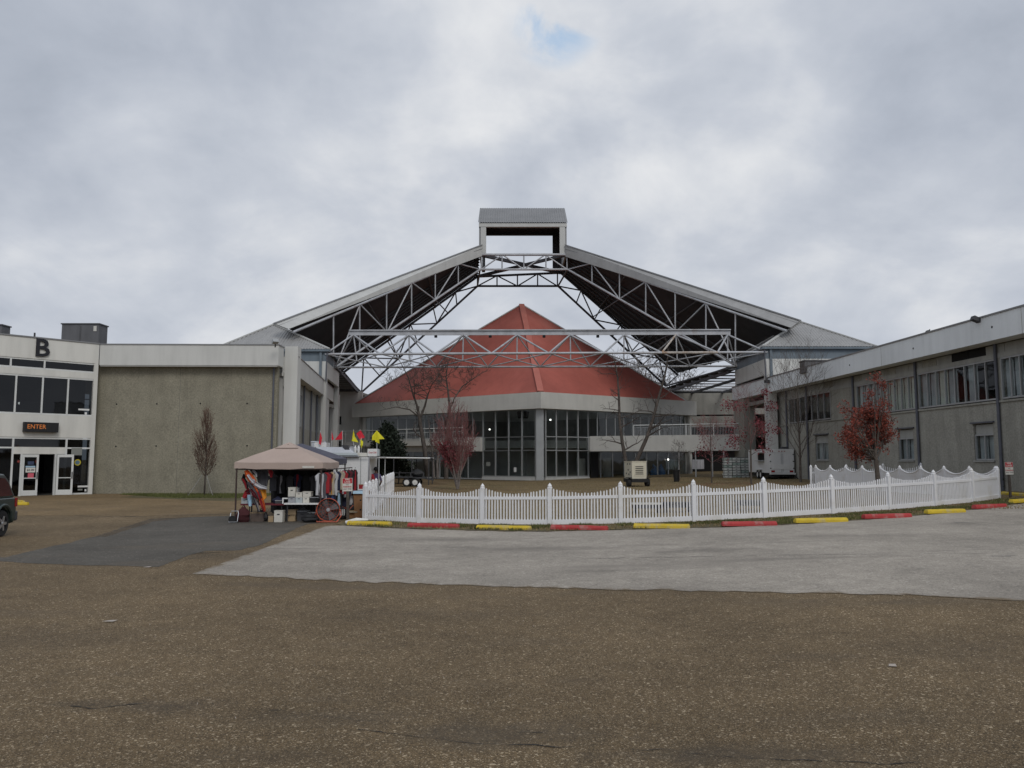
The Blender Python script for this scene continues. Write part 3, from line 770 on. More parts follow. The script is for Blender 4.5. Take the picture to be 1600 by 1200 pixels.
# lamps glowing inside, loudspeakers hung under the roof, papers on the glass
for px, py, Y in ((860, 656, 81), (765, 671, 90), (1044, 718, 88)):
    p = at(px, py, Y); bb = MB(); bb.lathe([(.03, -.09), (.09, -.05), (.09, .05), (.03, .09)], 8, Matrix.Translation(p)); bb.build('ceiling_lamp', 'lamp_white', hall)
sk = MB()
sp = thing('loudspeaker_cluster', 'black loudspeaker cluster hung inside the glass corner of the hall', 'loudspeaker', at(817, 650, 81.5))
c0 = at(817, 648, 81.5)
for i, a in enumerate((-40, 0, 40)):
    bb = MB(); M_ = Matrix.Translation(c0) @ Matrix.Rotation(R(a), 4, 'Z') @ Matrix.Translation((0, -.35, 0)) @ Matrix.Rotation(R(20), 4, 'X')
    bb.box(-.28, .28, -.22, .22, -.35, .35, M_); bb.build('speaker_box', 'black', sp)
rod('hanger', 'black', sp, c0, c0 + Vector((0, 0, 1.6)), 0.05)
def note_on_glass(F, px, row, w, h, m, label, n_=NW + 0.03):
    u = F.u(px, n_, row); z = F.pt(u, 0, n_); zz = at(px, row, z.y).z
    t = thing('notice', label, 'notice', F.pt(u, zz - h / 2, n_))
    F.box('paper', m, t, u - w / 2, u + w / 2, n_, n_ + 0.01, zz - h / 2, zz + h / 2)
note_on_glass(FL, 763, 725, 0.55, 0.42, 'paper_grey', 'grey green notice taped low on the hall glass left of centre')
note_on_glass(FL, 805, 734, 0.32, 0.45, 'white', 'small white notice taped low on the middle hall glass')
# goods and sheets seen through the ground floor glass, right side
def hung_sheet(name, label, cat, p0, p1, z0, z1, m, jag_n=0):
    t = thing(name, label, cat, (p0[0], p0[1], z0))
    b = MB(); p0 = Vector((p0[0], p0[1], 0)); p1 = Vector((p1[0], p1[1], 0)); n_ = 24
    nor = Vector((p1.y - p0.y, p0.x - p1.x, 0)).normalized()
    rr = random.Random(len(label)); vs = []
    for i in range(n_ + 1):
        p = p0.lerp(p1, i / n_) + nor * 0.08 * math.sin(i * 1.1)
        lo = z0 + (rr.uniform(0, jag_n) if jag_n and i % 2 else 0)
        for off in (0, 0.03):
            q = p + nor * off; vs += [(q.x, q.y, lo), (q.x, q.y, z1)]
    fs = []
    for i in range(n_):
        a = i * 4; c = a + 4
        fs += [(a, c, c + 1, a + 1), (a + 2, a + 3, c + 3, c + 2), (a, a + 2, c + 2, c), (a + 1, c + 1, c + 3, a + 3)]
    fs += [(0, 1, 3, 2), (n_*4, n_*4+2, n_*4+3, n_*4+1)]
    b.add(vs, fs); b.build('cloth', m, t)
    return t
uA, uB = FR.u(1040, -1.6, 718), FR.u(1064, -1.6, 718)
pA, pB = FR.pt(uA, 0, -1.6), FR.pt(uB, 0, -1.6)
hung_sheet('hanging_tarp', 'pale grey tarp with a ragged hem hung inside the hall window', 'tarp', pA, pB, 0.9, 2.1, 'clear_plastic', 0.6)
uA, uB = FR.u(1074, -0.3, 728), FR.u(1092, -0.3, 728)
hung_sheet('hanging_tarp', 'white blue sheet hung under the walkway beside the ragged tarp', 'tarp', FR.pt(uA, 0, 0.35), FR.pt(uB, 0, 0.35), 1.05, 2.1, 'white_cloth')
for px, m, lb in ((1022, 'tarp_blue', 'blue tarp heap behind the hall glass, the left one'), (1033, 'tarp_blue', 'blue tarp heap behind the hall glass beside the ragged tarp')):
    u = FR.u(px, -1.4, 735); p = FR.pt(u, 0.06, -1.4)
    t = thing('tarp_heap', lb, 'tarp', p); bb = MB()
    prof = [(.55, 0), (.5, .3), (.42, .7), (.3, 1.1), (.16, 1.4), (.03, 1.55)]
    vs_ = len(bb.v); bb.lathe(prof, 10, Matrix.Translation(p))
    bb.v = [(v[0] + .09 * math.sin(v[2] * 7 + v[1] * 3), v[1] + .07 * math.cos(v[2] * 5), v[2]) for v in bb.v]
    bb.build('tarp', m, t)
for px, h, m, lb in ((948, 2.3, 'interior_light', 'pale board leaning inside the hall glass left of the generator'), (908, 2.2, 'interior_light', 'pale board standing inside the tall hall glass right of the corner')):
    u = FR.u(px, -1.3, 725); t = thing('board', lb, 'board', FR.pt(u, 0.06, -1.3))
    FR.box('panel', m, t, u - .55, u + .55, -1.32, -1.27, 0.08, h); FR.box('brace', 'interior', t, u - .5, u + .5, -1.42, -1.32, 1.0, 1.1)
FR.box('hall_door', 'interior_black', hall, FR.u(922, NW), FR.u(934, NW), NW + .065, NW + .09, 0.06, 2.8)

# ------------------------------------------------------------------ steel pavilion roof above the hall
pav = thing('pavilion_roof', 'open steel truss roof with two dark sloping wings and a top cupola', 'roof structure', (1, 86.5, 11))
YF, YR = 86.5, 95.0
AL, AR = at(750, 390, YF + .45), at(886, 390, YF + .45)
BL, BR = at(446, 511, 67.8), at(1241, 510, 67.8)
E2L, E2R = at(530, 581, 94), at(1059, 582, 95)
def wing(A, B, Rr, e1px, e2px, sgn, fpx):
    n = (B - A).cross(Rr - A).normalized()
    if n.z < 0: n = -n
    E1 = ray_plane(*e1px, A, n); E2 = ray_plane(*e2px, A, n)
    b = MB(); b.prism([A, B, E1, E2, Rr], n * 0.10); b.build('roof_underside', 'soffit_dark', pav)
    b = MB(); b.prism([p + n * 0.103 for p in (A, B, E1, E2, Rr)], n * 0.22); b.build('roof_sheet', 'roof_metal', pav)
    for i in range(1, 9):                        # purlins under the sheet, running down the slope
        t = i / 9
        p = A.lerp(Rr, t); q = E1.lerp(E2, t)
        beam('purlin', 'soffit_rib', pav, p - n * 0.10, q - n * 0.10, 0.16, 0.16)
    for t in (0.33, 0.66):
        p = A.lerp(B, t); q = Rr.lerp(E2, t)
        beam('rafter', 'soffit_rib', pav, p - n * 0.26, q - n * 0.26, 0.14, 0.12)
    # fascia along the front edge with a capping
    up = Vector((0, 0, 1))
    fw = (B - A).cross(up).normalized()
    if fw.y > 0: fw = -fw
    a0, a1, b0, b1 = at(fpx[0][0], fpx[0][1], YF), at(fpx[1][0], fpx[1][1], YF), at(fpx[2][0], fpx[2][1], 67.2), at(fpx[3][0], fpx[3][1], 66.8)
    b = MB(); b.prism([a0, b0, b1, a1], fw * 0.3); b.build('fascia', 'grey_fascia' if sgn < 0 else 'roof_metal', pav)  # right fascia: its shade is put into the colour as a darker grey
    b = MB(); b.prism([a0 + up * .14, b0 + up * .12, b0 + up * .003, a0 + up * .003], fw * 0.38); b.build('fascia_capping', 'roof_metal_dark', pav)
    b = MB(); m0, m1 = a0.lerp(a1, .26), b0.lerp(b1, .26); b.prism([m0 + fw * .3, m1 + fw * .3, m1 + fw * .3 - up * .05, m0 + fw * .3 - up * .06], fw * .05); b.build('fascia_seam', 'roof_metal_dark', pav)
    return n, E1, E2
RL, RR_ = at(746, 430, YR), at(876, 424, YR)
nL, E1L, E2L = wing(AL, BL, RL, (512, 549), (531, 583), -1, ((750, 384.5), (750, 400.5), (427, 506.5), (448, 514.5)))
nR, E1R, E2R = wing(AR, BR, RR_, (1165, 553), (1059, 583), 1, ((886, 384.5), (886, 401.5), (1252, 502), (1238, 512.5)))
CL, CR = at(750, 421, YF), at(887, 421, YF)
DL, DR = at(524, 574, 71), at(1151, 572, 71)
off = Vector((0, -0.55, -0.72))
RC = 0.115
def truss_side(A, B, Cc, D, tops, bots, verts, m, rc, rm):
    rod('top_chord', m, pav, A, B, rc); rod('bottom_chord', m, pav, Cc, D, rc)
    T = [line_px(A, B, x) for x in tops]; Bn = [line_px(Cc, D, x) for x in bots]
    for i, t in enumerate(T):
        rod('diagonal_bar', m, pav, Bn[i], t, rm)
        if i + 1 < len(Bn): rod('diagonal_bar', m, pav, t, Bn[i + 1], rm)
    for x in verts: rod('vertical_bar', m, pav, line_px(A, B, x), line_px(Cc, D, x), rm)
truss_side(AL + off, at(458, 519, 66.9), CL, DL, (716, 644, 562.5), (750, 680, 605, 525), (716, 680, 643, 604, 562, 521), 'steel', RC, 0.072)
truss_side(AR + off, at(1229, 517, 66.9), CR, DR, (925, 1009, 1103), (887, 968, 1057, 1150), (925, 968, 1009, 1055, 1103, 1149), 'steel', RC, 0.072)
# front middle bay
al, ar = AL + off, AR + off
rod('top_chord', 'steel', pav, al, ar, 0.14); rod('bottom_chord', 'steel', pav, CL, CR, 0.12)
def warren(p0, p1, q0, q1, xt, xb, m, r, verts):
    T = [line_px(p0, p1, x) for x in xt]; Bn = [line_px(q0, q1, x) for x in xb]
    for i, t in enumerate(T):
        rod('diagonal_bar', m, pav, Bn[i], t, r); rod('diagonal_bar', m, pav, t, Bn[i + 1], r)
    for x in verts: rod('vertical_bar', m, pav, line_px(p0, p1, x), line_px(q0, q1, x), r)
warren(al, ar, CL, CR, (785, 852), (752, 818.5, 886), 'steel', 0.075, (752, 784.5, 818.5, 853, 886))
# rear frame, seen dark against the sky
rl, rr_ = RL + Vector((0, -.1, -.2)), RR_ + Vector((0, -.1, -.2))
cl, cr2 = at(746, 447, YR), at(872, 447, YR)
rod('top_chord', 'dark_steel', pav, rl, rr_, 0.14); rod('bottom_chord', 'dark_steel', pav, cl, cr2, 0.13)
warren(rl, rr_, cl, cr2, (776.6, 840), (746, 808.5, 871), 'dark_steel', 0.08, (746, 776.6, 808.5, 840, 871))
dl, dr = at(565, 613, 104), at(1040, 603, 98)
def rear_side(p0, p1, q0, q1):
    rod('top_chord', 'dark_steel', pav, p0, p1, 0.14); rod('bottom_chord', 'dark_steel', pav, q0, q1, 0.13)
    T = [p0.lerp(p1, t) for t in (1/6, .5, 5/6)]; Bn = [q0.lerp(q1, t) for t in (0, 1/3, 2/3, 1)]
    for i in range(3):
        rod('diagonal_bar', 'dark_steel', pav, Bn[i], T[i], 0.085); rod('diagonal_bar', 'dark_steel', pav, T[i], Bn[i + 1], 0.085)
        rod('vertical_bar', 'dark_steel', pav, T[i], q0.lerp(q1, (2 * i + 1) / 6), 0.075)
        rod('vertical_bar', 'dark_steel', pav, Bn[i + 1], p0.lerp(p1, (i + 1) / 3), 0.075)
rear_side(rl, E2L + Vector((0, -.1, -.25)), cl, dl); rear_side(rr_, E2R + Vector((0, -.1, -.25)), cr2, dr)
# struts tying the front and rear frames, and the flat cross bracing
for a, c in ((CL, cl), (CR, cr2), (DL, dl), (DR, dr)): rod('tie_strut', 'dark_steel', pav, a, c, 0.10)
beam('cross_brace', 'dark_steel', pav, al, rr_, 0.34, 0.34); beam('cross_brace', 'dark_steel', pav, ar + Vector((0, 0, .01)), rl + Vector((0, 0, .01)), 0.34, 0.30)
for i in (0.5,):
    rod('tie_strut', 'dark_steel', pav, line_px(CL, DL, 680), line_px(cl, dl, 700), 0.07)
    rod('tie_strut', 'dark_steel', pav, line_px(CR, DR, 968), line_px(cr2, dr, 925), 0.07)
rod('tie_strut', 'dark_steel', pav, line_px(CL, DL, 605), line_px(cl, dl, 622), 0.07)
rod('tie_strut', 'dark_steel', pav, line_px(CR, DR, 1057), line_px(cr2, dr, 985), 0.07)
# cupola
xl, xr = at(748.5, 370, YF).x, at(885.5, 370, YF).x
zb = at(820, 392, YF).z - 0.4; ze = at(820, 348.5, YF).z; YG = 91.0; zr = at(815, 325.5, YG).z; zre = at(820, 368.5, YR).z
for x0, x1, nm in ((xl, xl + .18, 0), (xr - .18, xr, 1)):
    b = MB(); b.prism([(x0, YF + .1, zb), (x0, YF + .1, ze), (x0, YG, zr - .1), (x0, YR, zre + .9), (x0, YR, zb)], (x1 - x0, 0, 0))
    b.build('cupola_side', 'roof_metal_dark', pav)
wbox('cupola_post', 'grey_fascia', pav, xl + .183, xl + .78, YF - .05, YF + .4, zb, ze - .46)
wbox('cupola_post', 'grey_fascia', pav, xr - .78, xr - .183, YF - .05, YF + .4, zb, ze - .46)
wbox('cupola_lintel', 'grey_fascia', pav, xl - .02, xr + .02, YF - .08, YF + .4, ze - .44, ze - .04)
wbox('cupola_post', 'dark_steel', pav, xl + .183, xl + .40, YR - .4, YR, zb, zre - .003); wbox('cupola_post', 'dark_steel', pav, at(863.5, 380, YR - .4).x, xr - .183, YR - .4, YR, zb, zre - .003)
wbox('cupola_lintel', 'dark_steel', pav, xl + .183, xr - .183, YR - .4, YR, zre, zre + .7)
corrugated('cupola_roof', 'roof_metal_dark', pav, (xl - .1, YF - .15, ze), (xr + .1, YF - .15, ze), (xl - .1, YG, zr), (xr + .1, YG, zr), 0.26, 0.05)
corrugated('cupola_roof', 'roof_metal', pav, (xl - .1, YG, zr), (xr + .1, YG, zr), (xl - .1, YR + .3, zre + .85), (xr + .1, YR + .3, zre + .85), 0.26, 0.05)
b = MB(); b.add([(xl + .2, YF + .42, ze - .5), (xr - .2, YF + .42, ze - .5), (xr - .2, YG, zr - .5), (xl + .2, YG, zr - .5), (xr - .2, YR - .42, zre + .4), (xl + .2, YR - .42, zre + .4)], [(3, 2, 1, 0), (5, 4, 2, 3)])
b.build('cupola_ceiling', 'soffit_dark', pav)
for z in (0.35, 0.7): rod('cupola_brace', 'steel', pav, (xr - .3, YF + .6, zb + (ze - zb) * z), (xr - .3, YR - .6, zb + (zre - zb) * z), 0.05)

# the long tie truss across the front at eave level
tie = thing('tie_truss', 'long horizontal steel tube truss spanning the front below the open roof', 'truss', (2.8, 68, 11))
YT, YFt, YRt = 68.5, 66.0, 71.0
Tn = [at(x, 521, YT) for x in (552.5, 639, 724, 808, 891, 975, 1056, 1137)]
Fn = [at(x, 553.5 - (x - 508) * 0.0045, YFt) for x in (508, 594, 680, 768, 857.5, 944, 1034, 1121, 1199)]
Rn = [at(x, 574 - (x - 524) * 0.003, YRt) for x in (524, 603, 682, 762, 844, 922, 1001, 1079, 1151)]
beam('top_beam_flange', 'steel', tie, at(546, 516.5, YT), at(1141, 515.5, YT), 0.42, 0.09)
beam('top_beam', 'steel', tie, at(546, 520.5, YT), at(1141, 519.5, YT), 0.12, 0.40)
for i in range(8):
    rod('front_chord', 'rust' if i == 6 else 'steel', tie, Fn[i], Fn[i + 1], 0.105)
    rod('rear_chord', 'steel', tie, Rn[i], Rn[i + 1], 0.088)
    rod('lacing_bar', 'steel', tie, Fn[i], Rn[i + 1] if i else Rn[1], 0.052)
    rod('lacing_bar', 'steel', tie, Rn[i], Fn[i + 1], 0.052)
    t = Tn[i] - Vector((0, 0, 0.12))
    rod('diagonal_bar', 'rust' if i == 6 else 'steel', tie, Fn[i], t, 0.080); rod('diagonal_bar', 'steel', tie, t, Fn[i + 1], 0.080)
    rod('rear_diagonal', 'steel', tie, t, Rn[i], 0.06); rod('rear_diagonal', 'steel', tie, t, Rn[i + 1], 0.06)
    mid = (Fn[i] + Rn[i + 1] + Rn[i] + Fn[i + 1]) / 4
    rod('hanger_bar', 'steel', tie, t, mid, 0.06)
def plain_label(i, names): return names[i]
spot_where = ('leftmost, against the pale sky', 'over the left slope of the red roof', 'just right of the red roof peak',
              'over the right edge of the red roof', 'in front of the dark right roof wing', 'rightmost, near the end of the beam')
for i, x in enumerate((681, 766, 850, 934, 1016, 1097)):
    p = at(x, 521, YT + .35)
    t = thing('hanging_floodlight', 'small dark floodlight under the tie truss beam, ' + spot_where[i], 'floodlight', p, 0, 'floodlights under the tie truss beam')
    bb = MB(); bb.lathe([(.06, .2), (.09, .1), (.12, -.1), (.14, -.35), (.10, -.37)], 8, Matrix.Translation(p)); bb.build('lamp_housing', 'charcoal', t)
    rod('bracket', 'charcoal', t, p + Vector((0, 0, .18)), p + Vector((0, -.3, .25)), .03)

# ------------------------------------------------------------------ corner towers with ribbed pyramid roofs
def tower(name, label, x0, x1, y0, y1, sgn):
    zee = at(1197, 542, 66).z if sgn > 0 else at(503, 546, 66).z
    tw = thing(name, label, 'tower', ((x0 + x1) / 2, (y0 + y1) / 2, 0))
    ap = at(1250, 503, (y0 + y1) / 2) if sgn > 0 else at(428, 507, (y0 + y1) / 2)
    o = 0.25
    sh_ = -0.9 if sgn < 0 else 0.0            # the left tower stands slightly skewed
    q = [Vector((x0 - o, y0 - o, zee)), Vector((x1 + o, y0 - o, zee)), Vector((x1 + o + sh_, y1 + o, zee)), Vector((x0 - o + sh_, y1 + o, zee))]
    for i in range(4):
        corrugated('roof_slope', 'roof_metal', tw, q[i], q[(i + 1) % 4], None, None, 0.24, 0.035, apex=ap)
        beam('hip_cap', 'grey_fascia', tw, q[i] + Vector((0, 0, .04)), ap + Vector((0, 0, .06)), 0.26, 0.10)
    sd = [((x0, y0), (x1, y0), (0, -1)), ((x1, y0), (x1 + sh_, y1), (1, 0)), ((x1 + sh_, y1), (x0 + sh_, y1), (0, 1)), ((x0 + sh_, y1), (x0, y0), (-1, 0))]
    for a, c, o_ in sd:
        F = Face(a, c, o_)
        F.box('eave_gutter', 'steel_blue', tw, -.28, F.len + .28, 0.10, 0.30, zee - .20, zee - .02)
        F.box('steel_band', 'steel_blue', tw, 0.02, F.len - .02, -.2, 0.0, zee - 1.0, zee - .203)
        F.box('parapet_band', 'white_panel', tw, 0.02, F.len - .02, -.25, 0.03, zee - 2.35, zee - 1.003)
    wbox('ceiling_slab', 'interior', tw, x0 + .3 + sh_ / 2, x1 - .3 + sh_, y0 + .3, y1 - .3, zee - 2.1, zee - 1.9)
    wbox('floor_slab', 'plain_concrete', tw, x0 + .3, x1 - .3 + sh_, y0 + .3, y1 - .3, 6.9, 7.2)
    wbox('inner_wall', 'brown_wall', tw, x0 + .3 + sh_, x1 - .3 + sh_, y1 - .8, y1 - .5, 7.2, zee - 2.1)
    for x in (x0 + .16, x1 - .16):
        for y in (y0 + .16, y1 - .16):
            x = x + (sh_ if y > y0 + 1 else 0)
            wbox('column', 'grey_fascia', tw, x - .2, x + .2, y - .2, y + .2, 0, zee - 2.353)
    xc = x0 if sgn > 0 else x1
    wbox('steel_post', 'steel_blue', tw, xc + sgn * .45 - .1, xc + sgn * .45 + .1, y0 - .16, y0 - .003 + .0, 8.0, zee - .21)
    rod('drain_pipe', 'pipe', tw, (xc - sgn * .08, y0 - .12, zee - .2), (xc - sgn * .02, y0 - .12, 8.6), 0.06)
    return tw
tower('corner_tower', 'right corner tower with ribbed grey pyramid roof above the long wing', 21.15, 30.2, 66.0, 75.0, 1)
tower('corner_tower', 'left corner tower with ribbed roof behind the white entrance building', -24.6, -15.5, 66.0, 75.0, -1)
# ------------------------------------------------------------------ open purlin frames beside the roof, rear blocks, walkway
def pergola(label, x_of_y, xo, y0, y1, n, cover):
    t = thing('purlin_frame', label, 'steel frame', (xo, y0, 0))
    b = MB(); b.prism([(x_of_y(y0), y0, 10.75), (x_of_y(y1), y1, 10.75), (x_of_y(y1) + (xo - x_of_y(y1)) * cover, y1, 10.75), (x_of_y(y0) + (xo - x_of_y(y0)) * cover, y0, 10.75)], (0, 0, .08)); b.build('roof_sheet', 'soffit_dark', t)
    for i in range(n):
        y = y0 + (y1 - y0) * i / (n - 1)
        beam('purlin', 'steel', t, (x_of_y(y), y, 10.58), (xo, y, 10.58), 0.16, 0.15)
    for k in (0.0, .33, .66, 1.0):
        beam('joist', 'dark_steel', t, (x_of_y(y0) + (xo - x_of_y(y0)) * k, y0, 10.3), (x_of_y(y1) + (xo - x_of_y(y1)) * k, y1, 10.3), 0.24, 0.25)
    for y in (y0, y1):
        rod('post', 'dark_steel', t, (xo, y, 0), (xo, y, 10.4), 0.14)
pergola('open frame of pale purlins beyond the right roof wing', lambda y: 20.6 - (y - 72) * .075, 29.5, 74.5, 98, 9, 0.16)
pergola('open frame of pale purlins beyond the left roof wing', lambda y: -15.9 - (y - 72) * .118, -29.5, 75.5, 104, 14, 1.0)
rb_ = thing('rear_block', 'grey concrete block with dark openings behind the right walkway', 'building', (25, 99, 0))
FRB = Face((15, 99), (36, 96), (0, -1))
FRB.box('wall', 'plain_concrete', rb_, 0, 21, -.4, 0, 7.6, 10.25); FRB.box('parapet', 'plain_concrete', rb_, 0, 21, -.1, .25, 6.05, 7.4)
FRB.box('recess', 'interior_black', rb_, 0, 21, -1.6, -1.4, 0, 10.8); FRB.box('floor_slab', 'plain_concrete', rb_, 0, 21, -1.4, .2, 4.2, 4.5)
FRB.box('roof_slab', 'plain_concrete', rb_, 0, 21, -9, -.402, 10.0, 10.2)
lb_ = thing('rear_block', 'grey concrete block between the left wing and the red roof', 'building', (-24, 95, 0))
FLB = Face((-34, 97), (-17.6, 96), (0, -1))
FLB.box('wall', 'hall_fascia', lb_, 0, 15.9, -.4, 0, 0, 10.3); FLB.box('roof_slab', 'plain_concrete', lb_, 0, 15.9, -9, -.42, 9.9, 10.2)
for z in (3.3, 6.3):
    FLB.box('window', 'interior_black', lb_, FLB.u(529, .02), FLB.u(532.5, .02), 0.0, .03, z, z + 1.0)
wk = thing('walkway_bridge', 'grey upper walkway with white railing running to the right wing', 'walkway', (14, 80, 0))
wa, wb = Vector((7.8, 79.6, 0)), Vector((21.2, 73.6, 0))
FW = Face(wa, wb, (0, -1)); zw = 4.42
FW.box('parapet', 'hall_fascia', wk, 0, FW.len, -.25, 0, zw - 1.5, zw); FW.box('deck', 'plain_concrete', wk, 0, FW.len, -2.4, -.253, zw - 1.1, zw - .75)
FW.box('parapet', 'hall_fascia', wk, 1.5, FW.len, -2.65, -2.403, zw - 1.5, zw)
u0 = FW.u(990, -.1, 670)
rod('handrail', 'mullion_white', wk, FW.pt(u0, zw + 1.0, -.1), FW.pt(FW.len, zw + 1.0, -.1), .055)
rod('handrail', 'mullion', wk, FW.pt(u0, zw + .78, -.1), FW.pt(FW.len, zw + .78, -.1), .03)
for i in range(5):
    u = u0 + (FW.len - u0) * i / 4; FW.box('rail_post', 'mullion_white', wk, u - .035, u + .035, -.14, -.06, zw, zw + 1.0)
for i in range(72):
    u = u0 + (FW.len - u0) * (i + .5) / 72; FW.box('baluster', 'mullion', wk, u - .016, u + .016, -.115, -.085, zw, zw + .78)
for px in (1061, 1087, 1113, 1131):
    u = FW.u(px, -.15, 720); g = gz(FW.pt(u, 0).x)
    FW.box('post', 'mullion', wk, u - .05, u + .05, -.2, -.1, g, zw - 1.503)

# ------------------------------------------------------------------ left building with the entrance marked B
bld = thing('entrance_building', 'white and concrete entrance building marked with a black letter B', 'building', (-25.6, 49, 0))
E = Face((-25.6, 49.0), (-25.6 - .687 * 20, 49.0 - .727 * 20), (1, -1))
HT = 9.22
EU = 15.0
def epx(x, n=0.0, row=660): return E.u(x, n, row)
ep = epx(143)                                      # inner edge of the end pier
E.box('fascia', 'white_paint', bld, 0.02, EU, -.6, 0.0, 8.0, HT)
E.box('coping', 'roof_metal_dark', bld, 0.02, EU, -.65, .05, HT + .003, HT + .08)
E.box('pier', 'white_paint', bld, 0.02, ep, -.6, 0.0, 0, 7.997)
def erow(z0, z1, mull, m_gl, w=.09):
    us = [ep] + [epx(x) for x in mull]
    while us[-1] < EU - 1.7: us.append(us[-1] + 1.75)
    us.append(EU)
    for a, c in zip(us, us[1:]):
        E.box('window_pane', m_gl, bld, a + w/2, c - w/2, -.12, -.10, z0 + .04, z1 - .04)
    for a in us[1:-1]: E.box('mullion', 'mullion_white', bld, a - w/2, a + w/2, -.17, -.03, z0, z1)
    for z in (z0, z1): E.box('transom', 'mullion_white', bld, ep, EU, -.18, -.04, z - .045, z + .045)
erow(7.45, 7.95, (65,), 'glass_dark'); erow(4.78, 6.98, (104, 64, 22), 'glass_dark')
E.box('wall_band', 'white_paint', bld, ep, EU, -.3, -.02, 7.03, 7.40)
E.box('wall_band', 'white_paint', bld, ep, EU, -.3, -.02, 3.40, 4.73)
# ground floor: transom lights, doors, side lights
uD0, uD1 = epx(103, -.05, 710), epx(19.5, -.05, 710)
for a, c in ((ep, uD0), (uD0, uD1), (uD1, uD1 + 1.9), (uD1 + 1.9, EU)):
    E.box('window_pane', 'glass_dark', bld, a + .04, c - .04, -.12, -.10, 2.84, 3.32)
for u in (uD0, uD1, uD1 + 1.9): E.box('mullion', 'mullion_white', bld, u - .05, u + .05, -.17, -.03, 0, 3.35)
E.box('transom', 'mullion_white', bld, ep, EU, -.18, -.04, 3.30, 3.38)
E.box('transom', 'mullion_white', bld, ep, uD0 - .05, -.18, -.04, 2.74, 2.83); E.box('transom', 'mullion_white', bld, uD1 + .05, EU, -.18, -.04, 2.74, 2.83)
E.box('door_header', 'white_paint', bld, uD0 + .05, uD1 - .05, -.2, -.03, 2.42, 2.83)
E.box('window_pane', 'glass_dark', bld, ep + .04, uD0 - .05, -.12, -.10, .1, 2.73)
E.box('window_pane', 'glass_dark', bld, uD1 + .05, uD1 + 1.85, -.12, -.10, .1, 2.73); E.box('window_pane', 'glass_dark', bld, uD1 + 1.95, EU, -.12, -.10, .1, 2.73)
E.box('sill', 'mullion_white', bld, ep, uD0 - .06, -.18, -.03, 0, .10); E.box('sill', 'mullion_white', bld, uD1 + .06, EU, -.18, -.03, 0, .10)
E.box('push_rail', 'mullion_white', bld, uD1 + .05, EU, -.2, -.13, .98, 1.06)
uL1, uL0 = epx(34, 0, 740), epx(60, 0, 740)
E.box('window_pane', 'glass_dark', bld, uL1 + .06, uD1 - .05, -.12, -.10, .1, 2.41)
E.box('mullion', 'mullion_white', bld, uL1, uL1 + .1, -.17, -.02, 0, 2.417)
def door_leaf(M0, w, h):
    d = MB()
    d.box(0, w, -.03, .03, 0, .30, M0); d.box(0, w, -.03, .03, h - .16, h, M0)
    d.box(0, .11, -.03, .03, .30, h - .16, M0); d.box(w - .11, w, -.03, .03, .30, h - .16, M0)
    o = d.build('door', 'mullion_white', bld)
    g_ = MB(); g_.box(.112, w - .112, -.008, .008, .302, h - .162, M0); g_.build('pane', 'glass_dark', o)
    r_ = MB(); r_.box(.112, w - .112, .032, .06, .98, 1.03, M0); r_.build('push_bar', 'mullion_white', o)
    k_ = MB(); k_.box(.03, .08, .032, .075, .95, 1.35, M0); k_.build('handle', 'charcoal', o)
    return o
def Emat(u, n, z=0.02, ang=0.0):
    c = E.pt(u, z, n)
    return Matrix(((E.d.x, E.n.x, 0, c.x), (E.d.y, E.n.y, 0, c.y), (0, 0, 1, c.z), (0, 0, 0, 1))) @ Matrix.Rotation(ang, 4, 'Z')
door_leaf(Emat(uL0, -.08), uL1 - uL0 - .01, 2.38)
uR1, uR0 = epx(87, 0, 740), epx(112, 0, 740)
door_leaf(Emat(uR0 + .02, .30, .02, R(-14)), (uR1 - uR0), 2.38)
E.box('door_jamb', 'mullion_white', bld, uR1 - .02, uR1 + .08, -.17, -.02, 0, 2.417)
# interior seen through the entrance glass
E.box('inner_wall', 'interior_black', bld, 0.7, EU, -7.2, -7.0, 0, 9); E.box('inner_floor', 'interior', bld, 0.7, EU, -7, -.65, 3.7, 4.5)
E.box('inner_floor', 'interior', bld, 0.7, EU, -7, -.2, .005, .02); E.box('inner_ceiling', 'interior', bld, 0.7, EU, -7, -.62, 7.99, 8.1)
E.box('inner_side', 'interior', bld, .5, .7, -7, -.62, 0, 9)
for px, row, nn, m in ((29, 721, -1.2, 'lamp_red'), (30.2, 630, -2.4, 'lamp_white'), (57, 721, -2.6, 'lamp_red')):
    u = E.u(px, nn, row); y = E.pt(u, 0, nn).y; z = at(px, row, y).z
    q = MB(); q.lathe([(.03, -.07), (.07, -.03), (.07, .03), (.03, .07)], 8, Matrix.Translation(E.pt(u, z, nn))); q.build('ceiling_lamp', m, bld)
for px, row in ((28, 598), (70, 608), (110, 616), (136, 624), (84, 631)):
    u = E.u(px, -3.0, row); y = E.pt(u, 0, -3.0).y; z = at(px, row, y).z
    E.box('strip_light', 'interior_light', bld, u - .35, u + .35, -3.1, -3.0, z - .03, z + .03)
E.box('counter', 'interior_light', bld, E.u(90, -2, 640), E.u(31, -2, 640), -2.1, -2.0, 4.9, 5.6)
# letter B on the fascia
uB = epx(66, .05, 545); zB = at(66, 545, E.pt(uB, 0).y).z
def on_face(F, u, z, n):
    c = F.pt(u, z, n); x = -F.d if F.d.cross(Vector((0, 0, 1))).dot(F.n) < 0 else F.d
    return Matrix(((x.x, 0, F.n.x, c.x), (x.y, 0, F.n.y, c.y), (0, 1, 0, c.z), (0, 0, 0, 1)))
text_part('letter', 'B', 1.5, 'ink_black', bld, on_face(E, uB, zB, .06), .05, bold=.02)
cl_ = rod('roof_hook', 'charcoal', bld, E.pt(epx(54, -.3, 525), HT, -.3), E.pt(epx(54, -.3, 525), HT + .35, -.3), .05)
